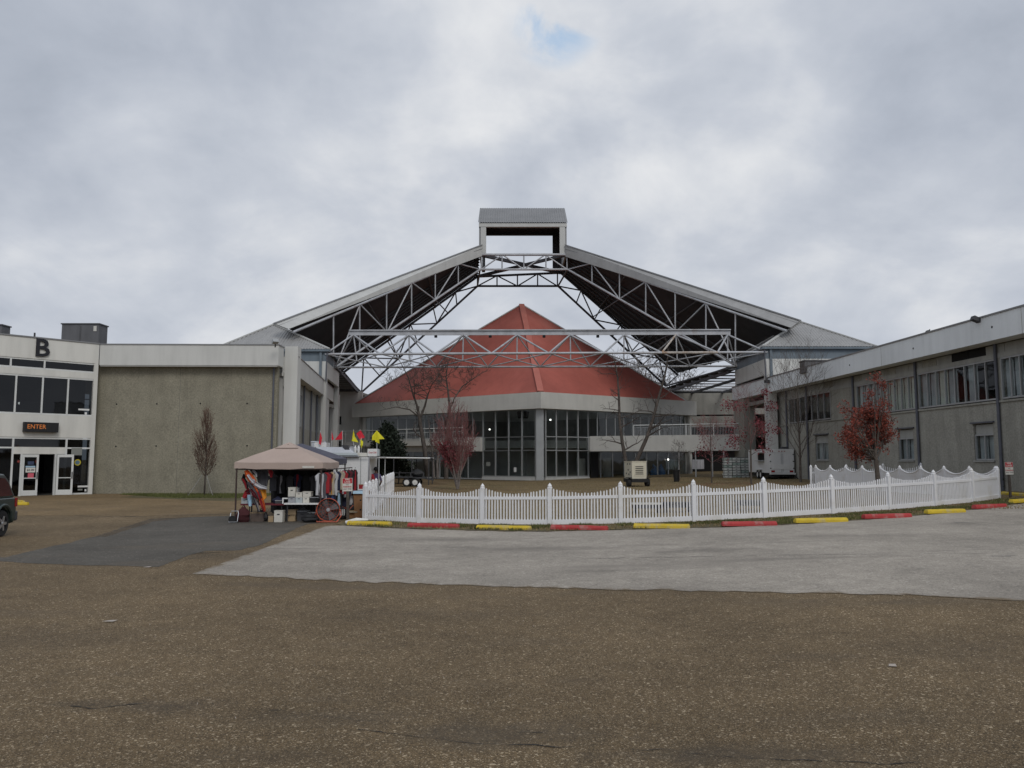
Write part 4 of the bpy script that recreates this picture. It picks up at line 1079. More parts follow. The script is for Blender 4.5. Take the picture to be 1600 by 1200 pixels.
# running text sign
uS0, uS1 = epx(91, .2, 668), epx(37, .2, 668); zS = at(64, 668, E.pt((uS0 + uS1) / 2, 0, .2).y).z
led = thing('message_sign', 'black electronic sign with amber letters ENTER above the doors', 'sign', E.pt((uS0 + uS1) / 2, zS - .3, 0))
E.box('sign_case', 'black', led, uS0, uS1, -.02, .28, zS - .27, zS + .27); E.box('sign_hood', 'charcoal', led, uS0, uS1, .0, .30, zS + .273, zS + .30)
text_part('sign_text', 'ENTER', .36, 'led_amber', led, on_face(E, (uS0 + uS1) / 2 + .26, zS + .03, .284), .002, bold=.0, xscale=.92)
# papers and decals
def paper(F, px, row, w, h, m, name, label, n_, cat='notice'):
    u = F.u(px, n_, row); z = at(px, row, F.pt(u, 0, n_).y).z
    t = thing(name, label, cat, F.pt(u, z - h / 2, n_)); F.box('sheet', m, t, u - w / 2, u + w / 2, n_, n_ + .006, z - h / 2, z + h / 2)
    return t, u, z
t, u, z = paper(E, 47.6, 734.5, .50, .27, 'sign_white', 'price_sign', 'white price sign 2.00 on the left entrance door', -.065)
text_part('price_text', '$2.00', .17, 'ink_black', t, on_face(E, u, z, -.058), .001, bold=.004)
paper(E, 47.6, 729.2, .50, .09, 'paper_blue', 'notice', 'pale blue strip notice above the price sign on the door', -.064)
paper(E, 48.2, 723.5, .32, .20, 'paper_navy', 'notice', 'dark blue notice at the top of the left entrance door', -.065)
paper(E, 48.0, 743, .31, .28, 'paper_pink', 'notice', 'pink paper under the price sign on the left door', -.065)
paper(E, 119.8, 705.5, .60, .44, 'paper_grey', 'notice', 'grey notice taped to the glass right of the open door', -.02)
t, u, z = paper(E, 130, 760, .62, .10, 'white', 'window_sticker', 'white strip sticker low on the glass right of the doors', -.095)
paper(E, 125, 765, .26, .10, 'paper_grey', 'window_sticker', 'small grey sticker below the white strip sticker by the doors', -.095); paper(E, 133.5, 766, .10, .14, 'white', 'window_sticker', 'tiny white sticker in the bottom corner glass by the pier', -.095)
t, u, z = paper(E, 131, 640, .62, .10, 'white', 'window_sticker', 'white strip sticker on the upper window above the pier corner', -.095)
paper(E, 134, 646, .12, .14, 'white', 'window_sticker', 'tiny white sticker under the upper window strip sticker', -.095)
u = E.u(121.5, -.05, 722.5); z = at(121.5, 722.5, E.pt(u, 0, -.05).y).z
dec = thing('round_decal', 'round yellow and blue decal on the glass beside the open door', 'decal', E.pt(u, z, -.09))
Md = on_face(E, u, z, -.095); q = MB(); q.lathe([(.19, 0), (.19, .006), (.13, .008), (.13, .002)], 20, Md, cap=False); q.build('ring', 'decal_yellow', dec)
q = MB(); q.lathe([(.129, 0.001), (.129, .005)], 20, Md); q.build('disc', 'decal_blue', dec)
# concrete wall with the overhanging fascia
WF = Face((-25.6, 49.62), (-14.75, 49.87), (0, -1))
wl_ = WF.len; seam = WF.u(279, 0, 670)
WF.box('concrete_panel', 'concrete', bld, -0.35, seam - .012, -.4, 0, 0, 7.9); WF.box('concrete_panel', 'concrete', bld, seam + .012, wl_, -.4, 0, 0, 7.9)
WF.box('panel_joint', 'plain_concrete', bld, seam - .012, seam + .012, -.38, -.02, 0, 7.9)
WF.box('fascia', 'white_panel', bld, .012, wl_ + .18, -.6, .62, 7.93, 9.20); WF.box('coping', 'roof_metal_dark', bld, .012, wl_ + .22, -.65, .66, 9.203, 9.27)
WF.box('soffit_trim', 'grey_fascia', bld, .05, wl_ + .1, .3, .58, 7.86, 7.927)
for px, row in ((182, 631.5), (245, 631), (313, 630.5), (386, 630.5), (181, 697.5), (244, 697), (386, 696.5), (313, 697)):
    u = WF.u(px, 0, row); z = at(px, row, WF.pt(u, 0).y).z
    q = MB(); q.lathe([(.055, 0), (.05, .012)], 8, on_face(WF, u, z, -.004)); q.build('tie_hole', 'interior_black', bld)
rod('drain_pipe', 'pipe', bld, WF.pt(WF.u(424.5, .1), 0, .06), WF.pt(WF.u(424.5, .1), 7.85, .06), .06)
# blank white end column block
CF = Face((-14.75, 50.6), (-13.72, 50.6), (0, -1))
CF.box('end_column', 'white_panel', bld, 0.2, CF.len, -.8, 0, 0, 9.33); CF.box('end_return', 'grey_fascia', bld, -.9, .197, -1.2, -.25, 0, 7.9)
# receding side wing
S = Face((-13.72, 50.75), (-17.55, 81.0), (1, 0))
sl = S.len; sv = at(458, 558, 50.75).z
S.box('fascia', 'white_panel', bld, 0.02, sl, -1.0, 0, sv - 1.22, sv); S.box('coping', 'roof_metal_dark', bld, 0.02, sl, -1.05, .04, sv + .003, sv + .07)
NS = -0.6
S.box('side_wall', 'wing_concrete', bld, 0, S.u(511, NS), NS - .3, NS, 0, 4.35); S.box('head_band', 'wing_panel', bld, 0, S.u(511, NS), NS - .3, NS, 6.75, sv - 1.0)
b1, b2, b3 = S.u(459.5, NS, 640), S.u(471.5, NS, 640), S.u(494, NS, 660)
b4 = S.u(512, NS, 660)
S.box('wall_panel', 'wing_panel', bld, b2, b3, NS - .3, NS - .02, 4.353, 6.747)
for u_, nm in ((b2 + .4, 0), (S.u(484, NS, 650), 0), (S.u(493, NS, 650), 1), (b4 - .1, 0)):
    rod('drain_pipe', 'pipe', bld, S.pt(u_, 0, NS + .1), S.pt(u_, sv - 1.0, NS + .1), .07)
def blinds(Fc, parent, u0, u1, n, z0, z1, nn, m_b='blind', gl='glass_clear', wm='mullion'):
    for i in range(n):
        a = u0 + (u1 - u0) * i / n; c = u0 + (u1 - u0) * (i + 1) / n
        Fc.box('window_pane', gl, parent, a + .03, c - .03, nn - .05, nn - .035, z0, z1)
        if m_b:
            mb_ = m_b[i % len(m_b)] if isinstance(m_b, (list, tuple)) else m_b
            if mb_: Fc.box('blind', mb_, parent, a + .05, c - .05, nn - .22, nn - .19, z0, z1)
    for i in range(n + 1):
        a = u0 + (u1 - u0) * i / n; Fc.box('mullion', wm, parent, a - .03, a + .03, nn - .08, nn + .03, z0, z1)
    for z in (z0, z1): Fc.box('window_rail', wm, parent, u0, u1, nn - .09, nn + .02, z - .04, z + .04)
blinds(S, bld, b1, b2 - .1, 6, 4.4, 6.7, NS, 'blind_grey'); blinds(S, bld, b3 + .1, b4 - .3, 8, 4.4, 6.7, NS, 'blind_grey')
S.box('inner_wall', 'interior', bld, 0, b4, -5.2, -5.0, 0, 8); S.box('soffit', 'plain_concrete', bld, .05, sl - .05, NS - 2.5, -.95, sv - 1.20, sv - 1.05)
c1, c2 = S.u(507, -.1, 650), S.u(513, -.1, 650)
S.box('porch_column', 'white_panel', bld, c1, c2, -1.2, -.05, 0, sv - 1.223)
S.box('end_column', 'white_panel', bld, sl - 3.2, sl, -1.3, -.02, 0, sv - 1.223); S.box('porch_wall', 'hall_fascia', bld, c2, sl, -4.0, -3.8, 0, 7.2)
for z in (2.9, 5.6): S.box('porch_opening', 'interior_black', bld, c2 + .6, c2 + 1.5, -3.8, -3.77, z, z + 1.6)
b = MB(); z_ = 8.3
b.add([(-25.4, 49.7, z_), (-15.2, 49.9, z_), (-18.6, 80.8, z_), (-40, 80.8, z_), (-44, 42, z_), (-38, 36.6, z_)], [(0, 1, 2, 3, 4, 5)]); b.build('roof_deck', 'roof_metal_dark', bld)
wbox('rear_wall', 'plain_concrete', bld, -40, -18.8, 80.6, 80.9, 0, 8.25)
fl = thing('corner_floodlight', 'grey floodlight on the roof corner above the tent', 'floodlight', at(429, 535, 48.4))
p = at(430, 533.5, 48.35); q = MB(); M_ = Matrix.Translation(p) @ Matrix.Rotation(R(35), 4, 'Z') @ Matrix.Rotation(R(-35), 4, 'X'); q.box(-.18, .18, -.12, .12, -.12, .12, M_); q.build('lamp_housing', 'mullion', fl)
rod('bracket', 'charcoal', fl, p + Vector((0, .1, 0)), p + Vector((-.1, .35, -.3)), .04)
def rooftop(label, px0, px1, row, Y, depth, zb_, m='rooftop_grey', yaw=0.0):
    a = at(px0, row, Y); c = at(px1, row, Y)
    w = c.x - a.x
    t = thing('rooftop_unit', label, 'air handler', ((a.x + c.x) / 2, Y + depth / 2, zb_))
    M_ = Matrix.Translation(((a.x + c.x) / 2, Y + depth / 2, 0)) @ Matrix.Rotation(yaw, 4, 'Z')
    h = a.z
    q = MB(); q.box(-w/2, w/2, -depth/2, depth/2, zb_, h - .08, M_); q.build('cabinet', m, t)
    q = MB(); q.box(-w/2 - .06, w/2 + .06, -depth/2 - .06, depth/2 + .06, h - .077, h, M_); q.build('lid', 'rooftop_dark', t)
    q = MB(); q.box(-w*.02, w*.02, -depth/2 - .02, -depth/2 - .003, zb_ + .2, h - .2, M_); q.build('panel_seam', 'rooftop_dark', t)
    q = MB(); q.box(w*.36, w*.44, -depth/2 - .03, -depth/2 - .003, h - .55, h - .2, M_); q.build('label_plate', 'off_white', t)
rooftop('big grey rooftop air handler right of the letter B', 97, 155, 505, 53.5, 1.15, 8.3)
rooftop('grey rooftop air handler cut by the left picture edge', -50, 3, 506.5, 52.0, 0.9, 8.3)

# ------------------------------------------------------------------ right wing
rw = thing('long_wing', 'long two storey grey concrete wing with strip windows on the right', 'building', (22.5, 35, 0))
d_ = Vector((-1.70, 39.4, 0)).normalized()
p_near = Vector((22.6, 35, 0)) - d_ * 13
V = Face(p_near, p_near + d_ * 53.2, (-1, 0))
vl = V.len; zt = at(1600, 480.5, 35).z; zf = zt - 1.18
V.box('fascia', 'wing_fascia', rw, 0, vl, -.9, 0, zf, zt); V.box('coping', 'roof_metal_dark', rw, 0, vl, -.95, .05, zt + .003, zt + .08)
for px in (1377, 1600, 1180):
    u = V.u(px, 0, 560); V.box('fascia_joint', 'plain_concrete', rw, u - .012, u + .012, -.1, .003, zf, zt)
for px, row in ((1327.5, 570.5), (1427, 544.5), (1550, 511), (1199, 605)):
    u = V.u(px, 0, row); z = at(px, row, V.pt(u, 0).y).z; q = MB(); q.lathe([(.06, 0), (.05, .015)], 8, on_face(V, u, z, .002)); q.build('scupper', 'interior_black', rw)
NV = -1.0
def vu(px, row=640): return V.u(px, NV, row)
ue = vu(1209)                                      # far end of the closed wall
V.box('soffit', 'plain_concrete', rw, 0, vl, -1.8, -.903, zf + .05, zf + .2)
bays = [(vu(1700), vu(1568.5), 8, ('blind_grey', 'blind_grey', None)), (vu(1561), vu(1437.5), 8, (None, None, 'blind_grey', None, 'blind_grey', 'curtain', 'blind_grey', 'blind_grey')),
        (vu(1432.5), vu(1340), 9, ('curtain', 'curtain', 'curtain', 'curtain', 'curtain', 'blind_grey', 'blind', 'blind', 'blind')), (vu(1298), vu(1233), 7, ('interior', 'interior', 'interior', None, None, None, None))]
ZW0, ZW1, ZC0, ZC1 = 5.02, 6.98, 7.22, zf - .02
V.box('spandrel_band', 'wing_panel', rw, 0, ue, NV - .25, NV + .02, ZW1, ZC0)
last = 0.0
for a, c, n_, mb_ in bays:
    V.box('wall_pier', 'wing_concrete', rw, last, a, NV - .3, NV, 4.93, ZW1 - .003)
    blinds(V, rw, a, c, n_, ZW0, ZW1 - .05, NV, mb_, 'glass_clear')
    last = c
V.box('wall_pier', 'wing_concrete', rw, last, ue, NV - .3, NV, 4.93, ZW1 - .003)
k = 0; u = 0.0                                   # grey panels above the windows
while u < ue - .3:
    w_ = min(1.42, ue - u)
    mm_ = 'interior' if k in (7, 8, 9, 10) else ('wing_panel' if k % 3 else 'wing_concrete')
    dark_ = vu(1550) < u < vu(1500) - .8
    V.box('upper_panel', 'interior_black' if dark_ else mm_ if mm_ != 'interior' else 'wing_panel', rw, u + .015, u + w_ - .015, NV - .2, NV - .02, ZC0, ZC1)
    u += w_; k += 1
V.box('ledge', 'wing_concrete', rw, 0, ue, NV - .3, NV + .07, 4.83, 4.927)
lows = [(vu(1550), vu(1519)), (vu(1425), vu(1401)), (vu(1370), vu(1352)), (vu(1292), vu(1272))]
last = 0.0
for i, (a, c) in enumerate(lows):
    V.box('lower_wall', 'wing_concrete', rw, last, a, NV - .3, NV, 0, 4.827); last = c
    V.box('lower_wall', 'wing_concrete', rw, a, c, NV - .3, NV, 3.88, 4.827); V.box('lower_wall', 'wing_concrete', rw, a, c, NV - .3, NV, 0, 2.05)
    V.box('window_head', 'pipe', rw, a - .15, c + .12, NV + .003, NV + .10, 3.90, 3.97)
    V.box('transom_panel', 'wing_panel', rw, a + .04, c - .04, NV - .16, NV - .12, 3.36, 3.84)
    blinds(V, rw, a + .04, c - .04, 2, 2.1, 3.32, NV - .08, 'blind_grey', 'glass_clear')
    V.box('window_sill', 'wing_panel', rw, a - .05, c + .05, NV + .003, NV + .08, 1.98, 2.05)
V.box('lower_wall', 'wing_concrete', rw, last, ue, NV - .3, NV, 0, 4.827)
for px in (1562.5, 1434.8, 1335.5, 1262, 1230, 1206):
    u = vu(px); rod('drain_pipe', 'pipe', rw, V.pt(u, 0, NV + .09), V.pt(u, zf, NV + .09), .075)
V.box('inner_wall', 'interior', rw, 0, ue, -4.2, -4.0, 0, 8); V.box('inner_floor', 'interior', rw, 0, ue, -4, NV - .31, 4.5, 4.8)
V.box('inner_ceiling', 'interior', rw, 0, ue, -4, NV - .31, 7.5, 7.6)
V.box('roof_deck', 'roof_metal_dark', rw, 0, vl, -17, -.95, zt - .5, zt - .3)
V.box('rear_wall', 'plain_concrete', rw, 0, vl, -17.3, -17.0, 0, zt - .55); V.box('end_wall', 'plain_concrete', rw, ue - .3, ue, -16.9, NV - .31, 0, zf + .0)
# open porch at the far end
c0_, c1_ = V.u(1203.5, -.1, 650), V.u(1195.5, -.1, 650)
V.box('porch_column', 'hall_fascia', rw, c0_, c1_, -.7, -.06, 0, zf - .003)
c2_ = V.u(1163, -.1, 650)
V.box('porch_column', 'wing_concrete', rw, c2_, vl - .1, -1.1, -.05, 0, zf - .003)
V.box('porch_wall', 'brown_wall', rw, ue + .1, vl + 1.0, -6.3, -6.0, 0, 6.6); V.box('porch_wall', 'brown_wall', rw, ue + .1, ue + 2.4, -6.3, -6.0, 6.6, zf)
V.box('landing', 'plain_concrete', rw, ue + .1, vl - .2, -5.9, -1.2, 4.1, 4.5); V.box('landing_front', 'brown_wall', rw, c1_ + .05, c2_ - .05, -1.3, -1.12, 4.1, 5.4)
V.box('porch_end', 'plain_concrete', rw, vl - .5, vl - .2, -5.9, -1.2, 0, 6.2)
rooftop('low grey rooftop unit behind the right wing parapet', 1257, 1290, 562.5, 58, 1.0, zt - .4)
for px, row, lb in ((1535.5, 499.5, 'dark floodlight on the parapet of the right wing'),):
    u = V.u(px, -.2, row); y = V.pt(u, 0, -.2).y; p = at(px, row, y)
    t = thing('wall_floodlight', lb, 'floodlight', p); q = MB(); q.box(-.22, .22, -.16, .16, -.1, .1, Matrix.Translation(p + Vector((-.3, 0, 0))) @ Matrix.Rotation(R(25), 4, 'Y')); q.build('lamp_housing', 'charcoal', t)
    rod('bracket', 'charcoal', t, p + Vector((-.15, 0, -.05)), p + Vector((.35, 0, -.1)), .04)
u = V.u(1199, .1, 597); y = V.pt(u, 0, .1).y; p = at(1199.5, 596, y - .2)
t = thing('wall_floodlight', 'small floodlight at the foot of the right tower', 'floodlight', p); q = MB(); q.box(-.25, .25, -.15, .15, -.12, .12, Matrix.Translation(p) @ Matrix.Rotation(R(20), 4, 'Z')); q.build('lamp_housing', 'charcoal', t)
rod('bracket', 'charcoal', t, p, p + Vector((.3, .2, -.1)), .05)
u = V.u(1449, -.3, 521); y = V.pt(u, 0, -.3).y; p = at(1449, 521, y)
bird = MB()
bird.lathe([(.01, -.16), (.05, -.1), (.075, 0), (.05, .09), (.02, .13)], 8, Matrix.Translation(p + Vector((0, 0, .10))) @ Matrix.Rotation(R(60), 4, 'Y'))
bird.lathe([(.01, -.05), (.045, 0), (.01, .05)], 8, Matrix.Translation(p + Vector((.13, 0, .19))))
o = bird.build('bird', 'charcoal'); tag(o, 'small dark bird perched on the right wing parapet', 'bird')
# ------------------------------------------------------------------ white vinyl fences
def fence(name, label, pts, solid=False, pitch=0.098, n_out=1.0, h=1.31):
    base = Vector(pts[0]); f = thing(name, label, 'fence', base)
    for i, p in enumerate(pts):
        p = Vector(p)
        Mw = Matrix.Translation(p)
        if i == 0: d = Vector(pts[1]) - p
        elif i == len(pts) - 1: d = p - Vector(pts[-2])
        else: d = Vector(pts[i + 1]) - Vector(pts[i - 1])
        a = math.atan2(d.y, d.x); Rz = Matrix.Rotation(a, 4, 'Z')
        piece('post', 'box', 'vinyl', f, Mw @ Rz @ Matrix.Translation((0, 0, (h - .15) / 2 - .02)) @ Matrix.Diagonal((.13, .13, h - .13, 1)))
        piece('post_cap', 'cap', 'vinyl', f, Mw @ Rz @ Matrix.Translation((0, 0, h - .165)))
    for i, (p, q) in enumerate(zip(pts, pts[1:])):
        p = Vector(p); q = Vector(q); d = q - p; L = d.length
        for name_, z, hh, w in (('bottom_rail', .085, .15, .06), ('middle_rail', .84, .09, .055)):
            beam(name_, 'vinyl', f, p + d * (.068 / L) + Vector((0, 0, z)), q - d * (.068 / L) + Vector((0, 0, z)), w, hh)
        rot = basis(Vector((0, 0, 0)), Vector((0, 0, 1)), Vector((0, 1, 0)))
        a = math.atan2(d.y, d.x)
        if solid:
            # boards behind a scalloped top rail
            n = max(4, int(L / .22)); nor = Vector((-d.y, d.x, 0)).normalized()
            for k in range(n):
                t0 = (k + .03) / n; t1 = (k + .97) / n
                s0 = .92 + .22 * (2 * t0 - 1) ** 2; s1 = .92 + .22 * (2 * t1 - 1) ** 2
                a0 = p.lerp(q, .035 + .93 * t0); a1 = p.lerp(q, .035 + .93 * t1)
                b = MB(); b.prism([a0 + Vector((0, 0, .02)), a1 + Vector((0, 0, .02)), a1 + Vector((0, 0, s1)), a0 + Vector((0, 0, s0))], nor * .022)
                b.build('board', 'vinyl', f)
            b = MB(); pp = []
            for k in range(13):
                t = k / 12; c = p.lerp(q, .035 + .93 * t); pp.append(c + nor * .011 + Vector((0, 0, .945 + .22 * (2 * t - 1) ** 2)))
            b.tube(pp, .04, 6); b.build('top_rail', 'vinyl', f)
        else:
            n = max(6, int(round((L - .14) / pitch)))
            for k in range(n):
                t = (k + .5) / n; c = p.lerp(q, (.075 + (L - .15) * t) / L)
                s = .985 + .175 * (2 * t - 1) ** 2
                c.z += .10
                piece('picket', 'picket', 'vinyl', f, Matrix.Translation(c) @ Matrix.Rotation(a, 4, 'Z') @ Matrix.Rotation(rnd.gauss(0, .006), 4, 'Y') @ Matrix.Diagonal((.047, .022, (s - .10) * rnd.uniform(.985, 1.012), 1)))
    return f
def fpost(px, hpx):
    Y = FPX * 1.31 / hpx; p = at(px, 760, Y); return Vector((p.x, Y, gz(p.x) + .015))
fx = [(571, 58.5), (655.5, 61), (754, 62.6), (859, 64), (969.3, 64.6), (1083.4, 64.2), (1193, 62.6), (1299, 60.3), (1388, 58), (1459.4, 55.6), (1519, 53.0), (1559.5, 50)]
fpts = [fpost(*a) for a in fx]
fence('picket_fence', 'long curving white picket fence with scalloped top along the parking blocks', fpts)
c0 = fpts[0].copy(); cN = at(614.5, 745, 51.0); cN.z = .015
fence('picket_fence', 'short white picket fence running back from the left end of the long one', [c0.lerp(cN, (i + (.06 if i == 0 else 0)) / 12) for i in range(13)], pitch=.105)
s0 = fpts[-1].copy(); sN = Vector((17.95, 47.3, gz(17.95) + .015))
fence('board_fence', 'white solid board fence with scalloped top rail behind the red leaved tree', [s0.lerp(sN, (i + (.06 if i == 0 else 0)) / 9) for i in range(10)], solid=True)
e0 = Vector((17.75, 47.55, gz(17.75) + .015)); e1 = Vector((23.1, 45.2, gz(23.1) + .015))
fence('picket_fence', 'far white picket fence closing the yard against the long grey wing', [e0.lerp(e1, i / 3) for i in range(4)], pitch=.105)

# ------------------------------------------------------------------ parking blocks
def pblock(px0, r0, px1, r1, m, label, group):
    p = G(px0, r0); q = G(px1, r1); L = (q - p).length; a = math.atan2(q.y - p.y, q.x - p.x)
    mid = (p + q) / 2; mid.z = gz(mid.x) + .012
    t = MB(); prof = [(-.085, 0), (-.085, .07), (-.055, .13), (.055, .13), (.085, .07), (.085, 0)]
    n = 6; rr = random.Random(int(px0))
    rings = []
    for k in range(n + 1):
        x = -L / 2 + L * k / n
        j = rr.uniform(-.006, .006)
        ins = .02 if k in (0, n) else 0
        rings.append([(x + (ins if k == 0 else -ins if k == n else 0) * (1 if z > .1 else 0), y, z + (j if z > .1 else 0)) for y, z in prof])
    v = [c for r_ in rings for c in r_]; fs = []
    for k in range(n):
        for i in range(5): fs.append((k*6+i, k*6+i+1, (k+1)*6+i+1, (k+1)*6+i))
    fs += [tuple(range(6)), tuple(n*6+i for i in range(6))[::-1]]
    t.add(v, fs)
    o = t.build('parking_block', m, None, M=Matrix.Translation(mid) @ Matrix.Rotation(a, 4, 'Z'))
    tag(o, label, 'parking block', group)
    return o
gp = 'parking blocks along the fence'
for a in ((544, 820.5, 611, 822.5, 'kerb_yellow', 'yellow parking block beside the fire lane sign near the tent'),
          (638, 824, 717, 826, 'kerb_red', 'first red parking block from the tent, left end of the fence'),
          (745, 827.5, 830, 828.5, 'kerb_yellow', 'yellow parking block under the second and third fence posts'),
          (861, 828.5, 950, 828.5, 'kerb_red', 'red parking block left of the fence post in front of the generator'),
          (990, 826.5, 1078, 825.5, 'kerb_yellow', 'yellow parking block just right below the generator'),
          (1128, 823.5, 1213, 821, 'kerb_red', 'red parking block between the middle and the right part of the fence'),
          (1242, 818.5, 1323, 815, 'kerb_yellow', 'yellow parking block under the fence left of the red leaved tree'),
          (1349, 812, 1422, 808, 'kerb_red', 'red parking block below the red leaved tree'),
          (1447, 804, 1506, 800.5, 'kerb_yellow', 'yellow parking block near the right end of the picket fence'),
          (1522, 796.5, 1570, 792, 'kerb_red', 'red parking block at the right corner post of the fence'),
          (1580, 788, 1645, 781, 'kerb_yellow', 'yellow parking block cut by the right picture edge')):
    pblock(*a, gp)
pblock(1567, 773, 1648, 779, 'kerb_yellow', 'yellow kerb piece behind the leaning sign at the right edge', None)
pblock(-30, 789.5, 44, 789.5, 'kerb_yellow', 'yellow parking block beside the green car near the entrance', None)
pblock(18, 784.5, 36, 787, 'kerb_yellow', 'yellow block lying behind another near the green car', None)
q = MB(); p = G(545, 820); q.tube([p + Vector((-.10, .02, .07)), p + Vector((.25, .0, .15)), p + Vector((.62, .01, .16))], [.06, .075, .03], 8)
o = q.build('plastic_bag', 'white'); tag(o, 'white plastic bag on the left end of the yellow block by the sign', 'bag')

# ------------------------------------------------------------------ grass and leaf litter
def blades(name, n, place, m, hmin, hmax, seed):
    rr = random.Random(seed); b = MB()
    for _ in range(n):
        x, y, z = place(rr); a = rr.uniform(0, 6.28); h = rr.uniform(hmin, hmax); w = rr.uniform(.008, .02)
        lx, ly = rr.uniform(-.5, .5) * h, rr.uniform(-.5, .5) * h
        b.v += [(x - w*math.cos(a), y - w*math.sin(a), z), (x + w*math.cos(a), y + w*math.sin(a), z), (x + lx, y + ly, z + h)]
        k = len(b.v); b.f.append((k-3, k-2, k-1))
    me = bpy.data.meshes.new(name); me.from_pydata(b.v, [], b.f); o = bpy.data.objects.new(name, me); setmat(o, m); put(o, None, Matrix.Identity(4)); o['kind'] = 'stuff'
    return o
bl = [p for p in blockline if p[0] > -5.4] + [(27, 36.6)]
def on_verge(rr):
    i = rr.randrange(len(bl) - 1); t = rr.random(); x = bl[i][0] + (bl[i+1][0] - bl[i][0]) * t; y = bl[i][1] + (bl[i+1][1] - bl[i][1]) * t
    return x, y + rr.uniform(.12, 1.9), gz(x) + .015
def on_verge_tuft(rr):
    while True:
        x, y, z = on_verge(rr)
        if mnoise.noise(Vector((x * .8, y * 1.2, 3))) > .02: return x, y, z
blades('verge_grass', 16000, on_verge_tuft, 'grass_blade', .03, .10, 1)
blades('verge_dry_grass', 7000, on_verge, 'grass_brown', .03, .09, 2)
def on_wall_verge(rr):
    x = -23.5 + 9.3 * rr.random() ** .7; y = 48.9 - rr.random() * (5.2 * min(1, (x + 24.5) / 6)); return x, y, .012
blades('wall_grass', 9000, on_wall_verge, 'grass_blade', .04, .13, 3)
def on_lawn(rr):
    y = 27 + 45 * rr.random() ** 1.5; x = rr.uniform(-5.0, 21); return x, y, gz(x) + .012
blades('lawn_grass', 22000, on_lawn, 'grass_brown', .03, .08, 4)
def litter(name, n, place, m, s0, s1, seed):
    rr = random.Random(seed); b = MB()
    for _ in range(n):
        x, y, z = place(rr); a = rr.uniform(0, 6.28); s = rr.uniform(s0, s1); c, sn = math.cos(a) * s, math.sin(a) * s
        k = len(b.v); b.v += [(x - c, y - sn, z + .004), (x + sn*.5, y - c*.5, z + .012), (x + c, y + sn, z + .02), (x - sn*.5, y + c*.5, z + .006)]; b.f.append((k, k+1, k+2, k+3))
    me = bpy.data.meshes.new(name); me.from_pydata(b.v, [], b.f); o = bpy.data.objects.new(name, me); setmat(o, m); put(o, None, Matrix.Identity(4)); o['kind'] = 'stuff'
def near_trees(rr):
    cx, cy, r_ = rr.choice(((16.3, 36.2, 3), (16, 54, 4), (-3.9, 55, 4), (13.8, 56, 3)))
    a = rr.uniform(0, 6.28); d = r_ * rr.random() ** .5; x = cx + d * math.cos(a); return x, cy + d * math.sin(a), gz(x) + .016
litter('fallen_leaves', 1500, near_trees, 'leaf_red', .03, .06, 5)
litter('pavement_grit', 500, lambda rr: (rr.uniform(-9, 9), rr.uniform(5, 20), .006), 'litter_white', .003, .008, 6)
for px, row, s, lb in ((171, 972, .06, 'flat pale scrap of paper lying on the brown gravel at left'), (230, 887, .05, 'tiny white scrap on the edge of the dark tarmac'),
                       (1394, 1042, .03, 'pale scrap on the gravel at right')):
    p = G(px, row); b = MB()
    b.prism([p + Vector((-s*1.4, -.02, .012)), p + Vector((s, -.035, .012)), p + Vector((s*1.5, .03, .02)), p + Vector((-s*.3, .05, .014))], (0, 0, .003)); o = b.build('paper_scrap', 'litter_white'); tag(o, lb, 'litter')
# ------------------------------------------------------------------ trees
def rv(rr, s=1.0): return Vector((rr.gauss(0, s), rr.gauss(0, s), rr.gauss(0, s)))
class Tree:
    def __init__(s, seed): s.rr = random.Random(seed); s.wood = MB(); s.twig = MB(); s.tips = []
    def limb(s, p, d, L, r, depth, up=.15, wob=.12, kids=4, spread=.8, shrink=.62, minr=.006, first=.25, fan=0, twig_r=.02):
        rr = s.rr; n = 4 if depth > 0 else 3; pts = [p.copy()]; rad = [r]; d = d.normalized(); q = p.copy()
        for i in range(n):
            d = (d + rv(rr, wob) + Vector((0, 0, up))).normalized(); q = q + d * (L / n); pts.append(q.copy())
            rad.append(max(minr, r * (1 - .72 * (i + 1) / n)))
        (s.wood if r > twig_r else s.twig).tube(pts, rad, 6 if r > .05 else (4 if r > .02 else 3), caps=False)
        if depth == 0:
            s.tips += [(pts[-1], d), (pts[-2], d)]; return
        for k in range(kids):
            t = first + (1 - first) * (k + rr.random() * .7) / kids
            i = min(int(t * n), n - 1); f = t * n - i; b = pts[i].lerp(pts[i+1], f); br = (rad[i] * (1 - f) + rad[i+1] * f)
            dd = (pts[i+1] - pts[i]).normalized(); a = rr.uniform(0, 6.28)
            side = dd.orthogonal().normalized(); side = Matrix.Rotation(a, 3, dd) @ side
            nd = (dd * (1 - spread * .5) + side * spread).normalized()
            s.limb(b, nd, L * shrink * rr.uniform(.75, 1.2) * (1.15 - .5 * t), max(minr, br * .62), depth - 1, up, wob, kids, spread, shrink, minr, .15, fan, twig_r)
        s.tips.append((pts[-1], d))
    def leaves(s, n, size, pick=None, jit=.18):
        b = MB(); rr = s.rr; tips = [t for t in s.tips if pick is None or pick(t[0])]
        if not tips: return b
        for _ in range(n):
            p, d = rr.choice(tips); p = p + rv(rr, jit); x = rv(rr).normalized(); y = x.orthogonal().normalized(); y = Matrix.Rotation(rr.uniform(0, 6.28), 3, x) @ y
            w = size * rr.uniform(.6, 1.3); k = len(b.v)
            b.v += [tuple(p - x*w), tuple(p + y*w*.6), tuple(p + x*w), tuple(p - y*w*.6 + Vector((0, 0, -w*.3)))]; b.f.append((k, k+1, k+2, k+3))
        return b
def raw(b, name, m, parent):
    me = bpy.data.meshes.new(name); me.from_pydata(b.v, [], b.f); me.transform(W[parent].inverted())
    o = bpy.data.objects.new(name, me); setmat(o, m); put(o, parent, W[parent].copy())
    for p in me.polygons: p.use_smooth = len(p.vertices) == 4 and 'leaf' not in m
    return o
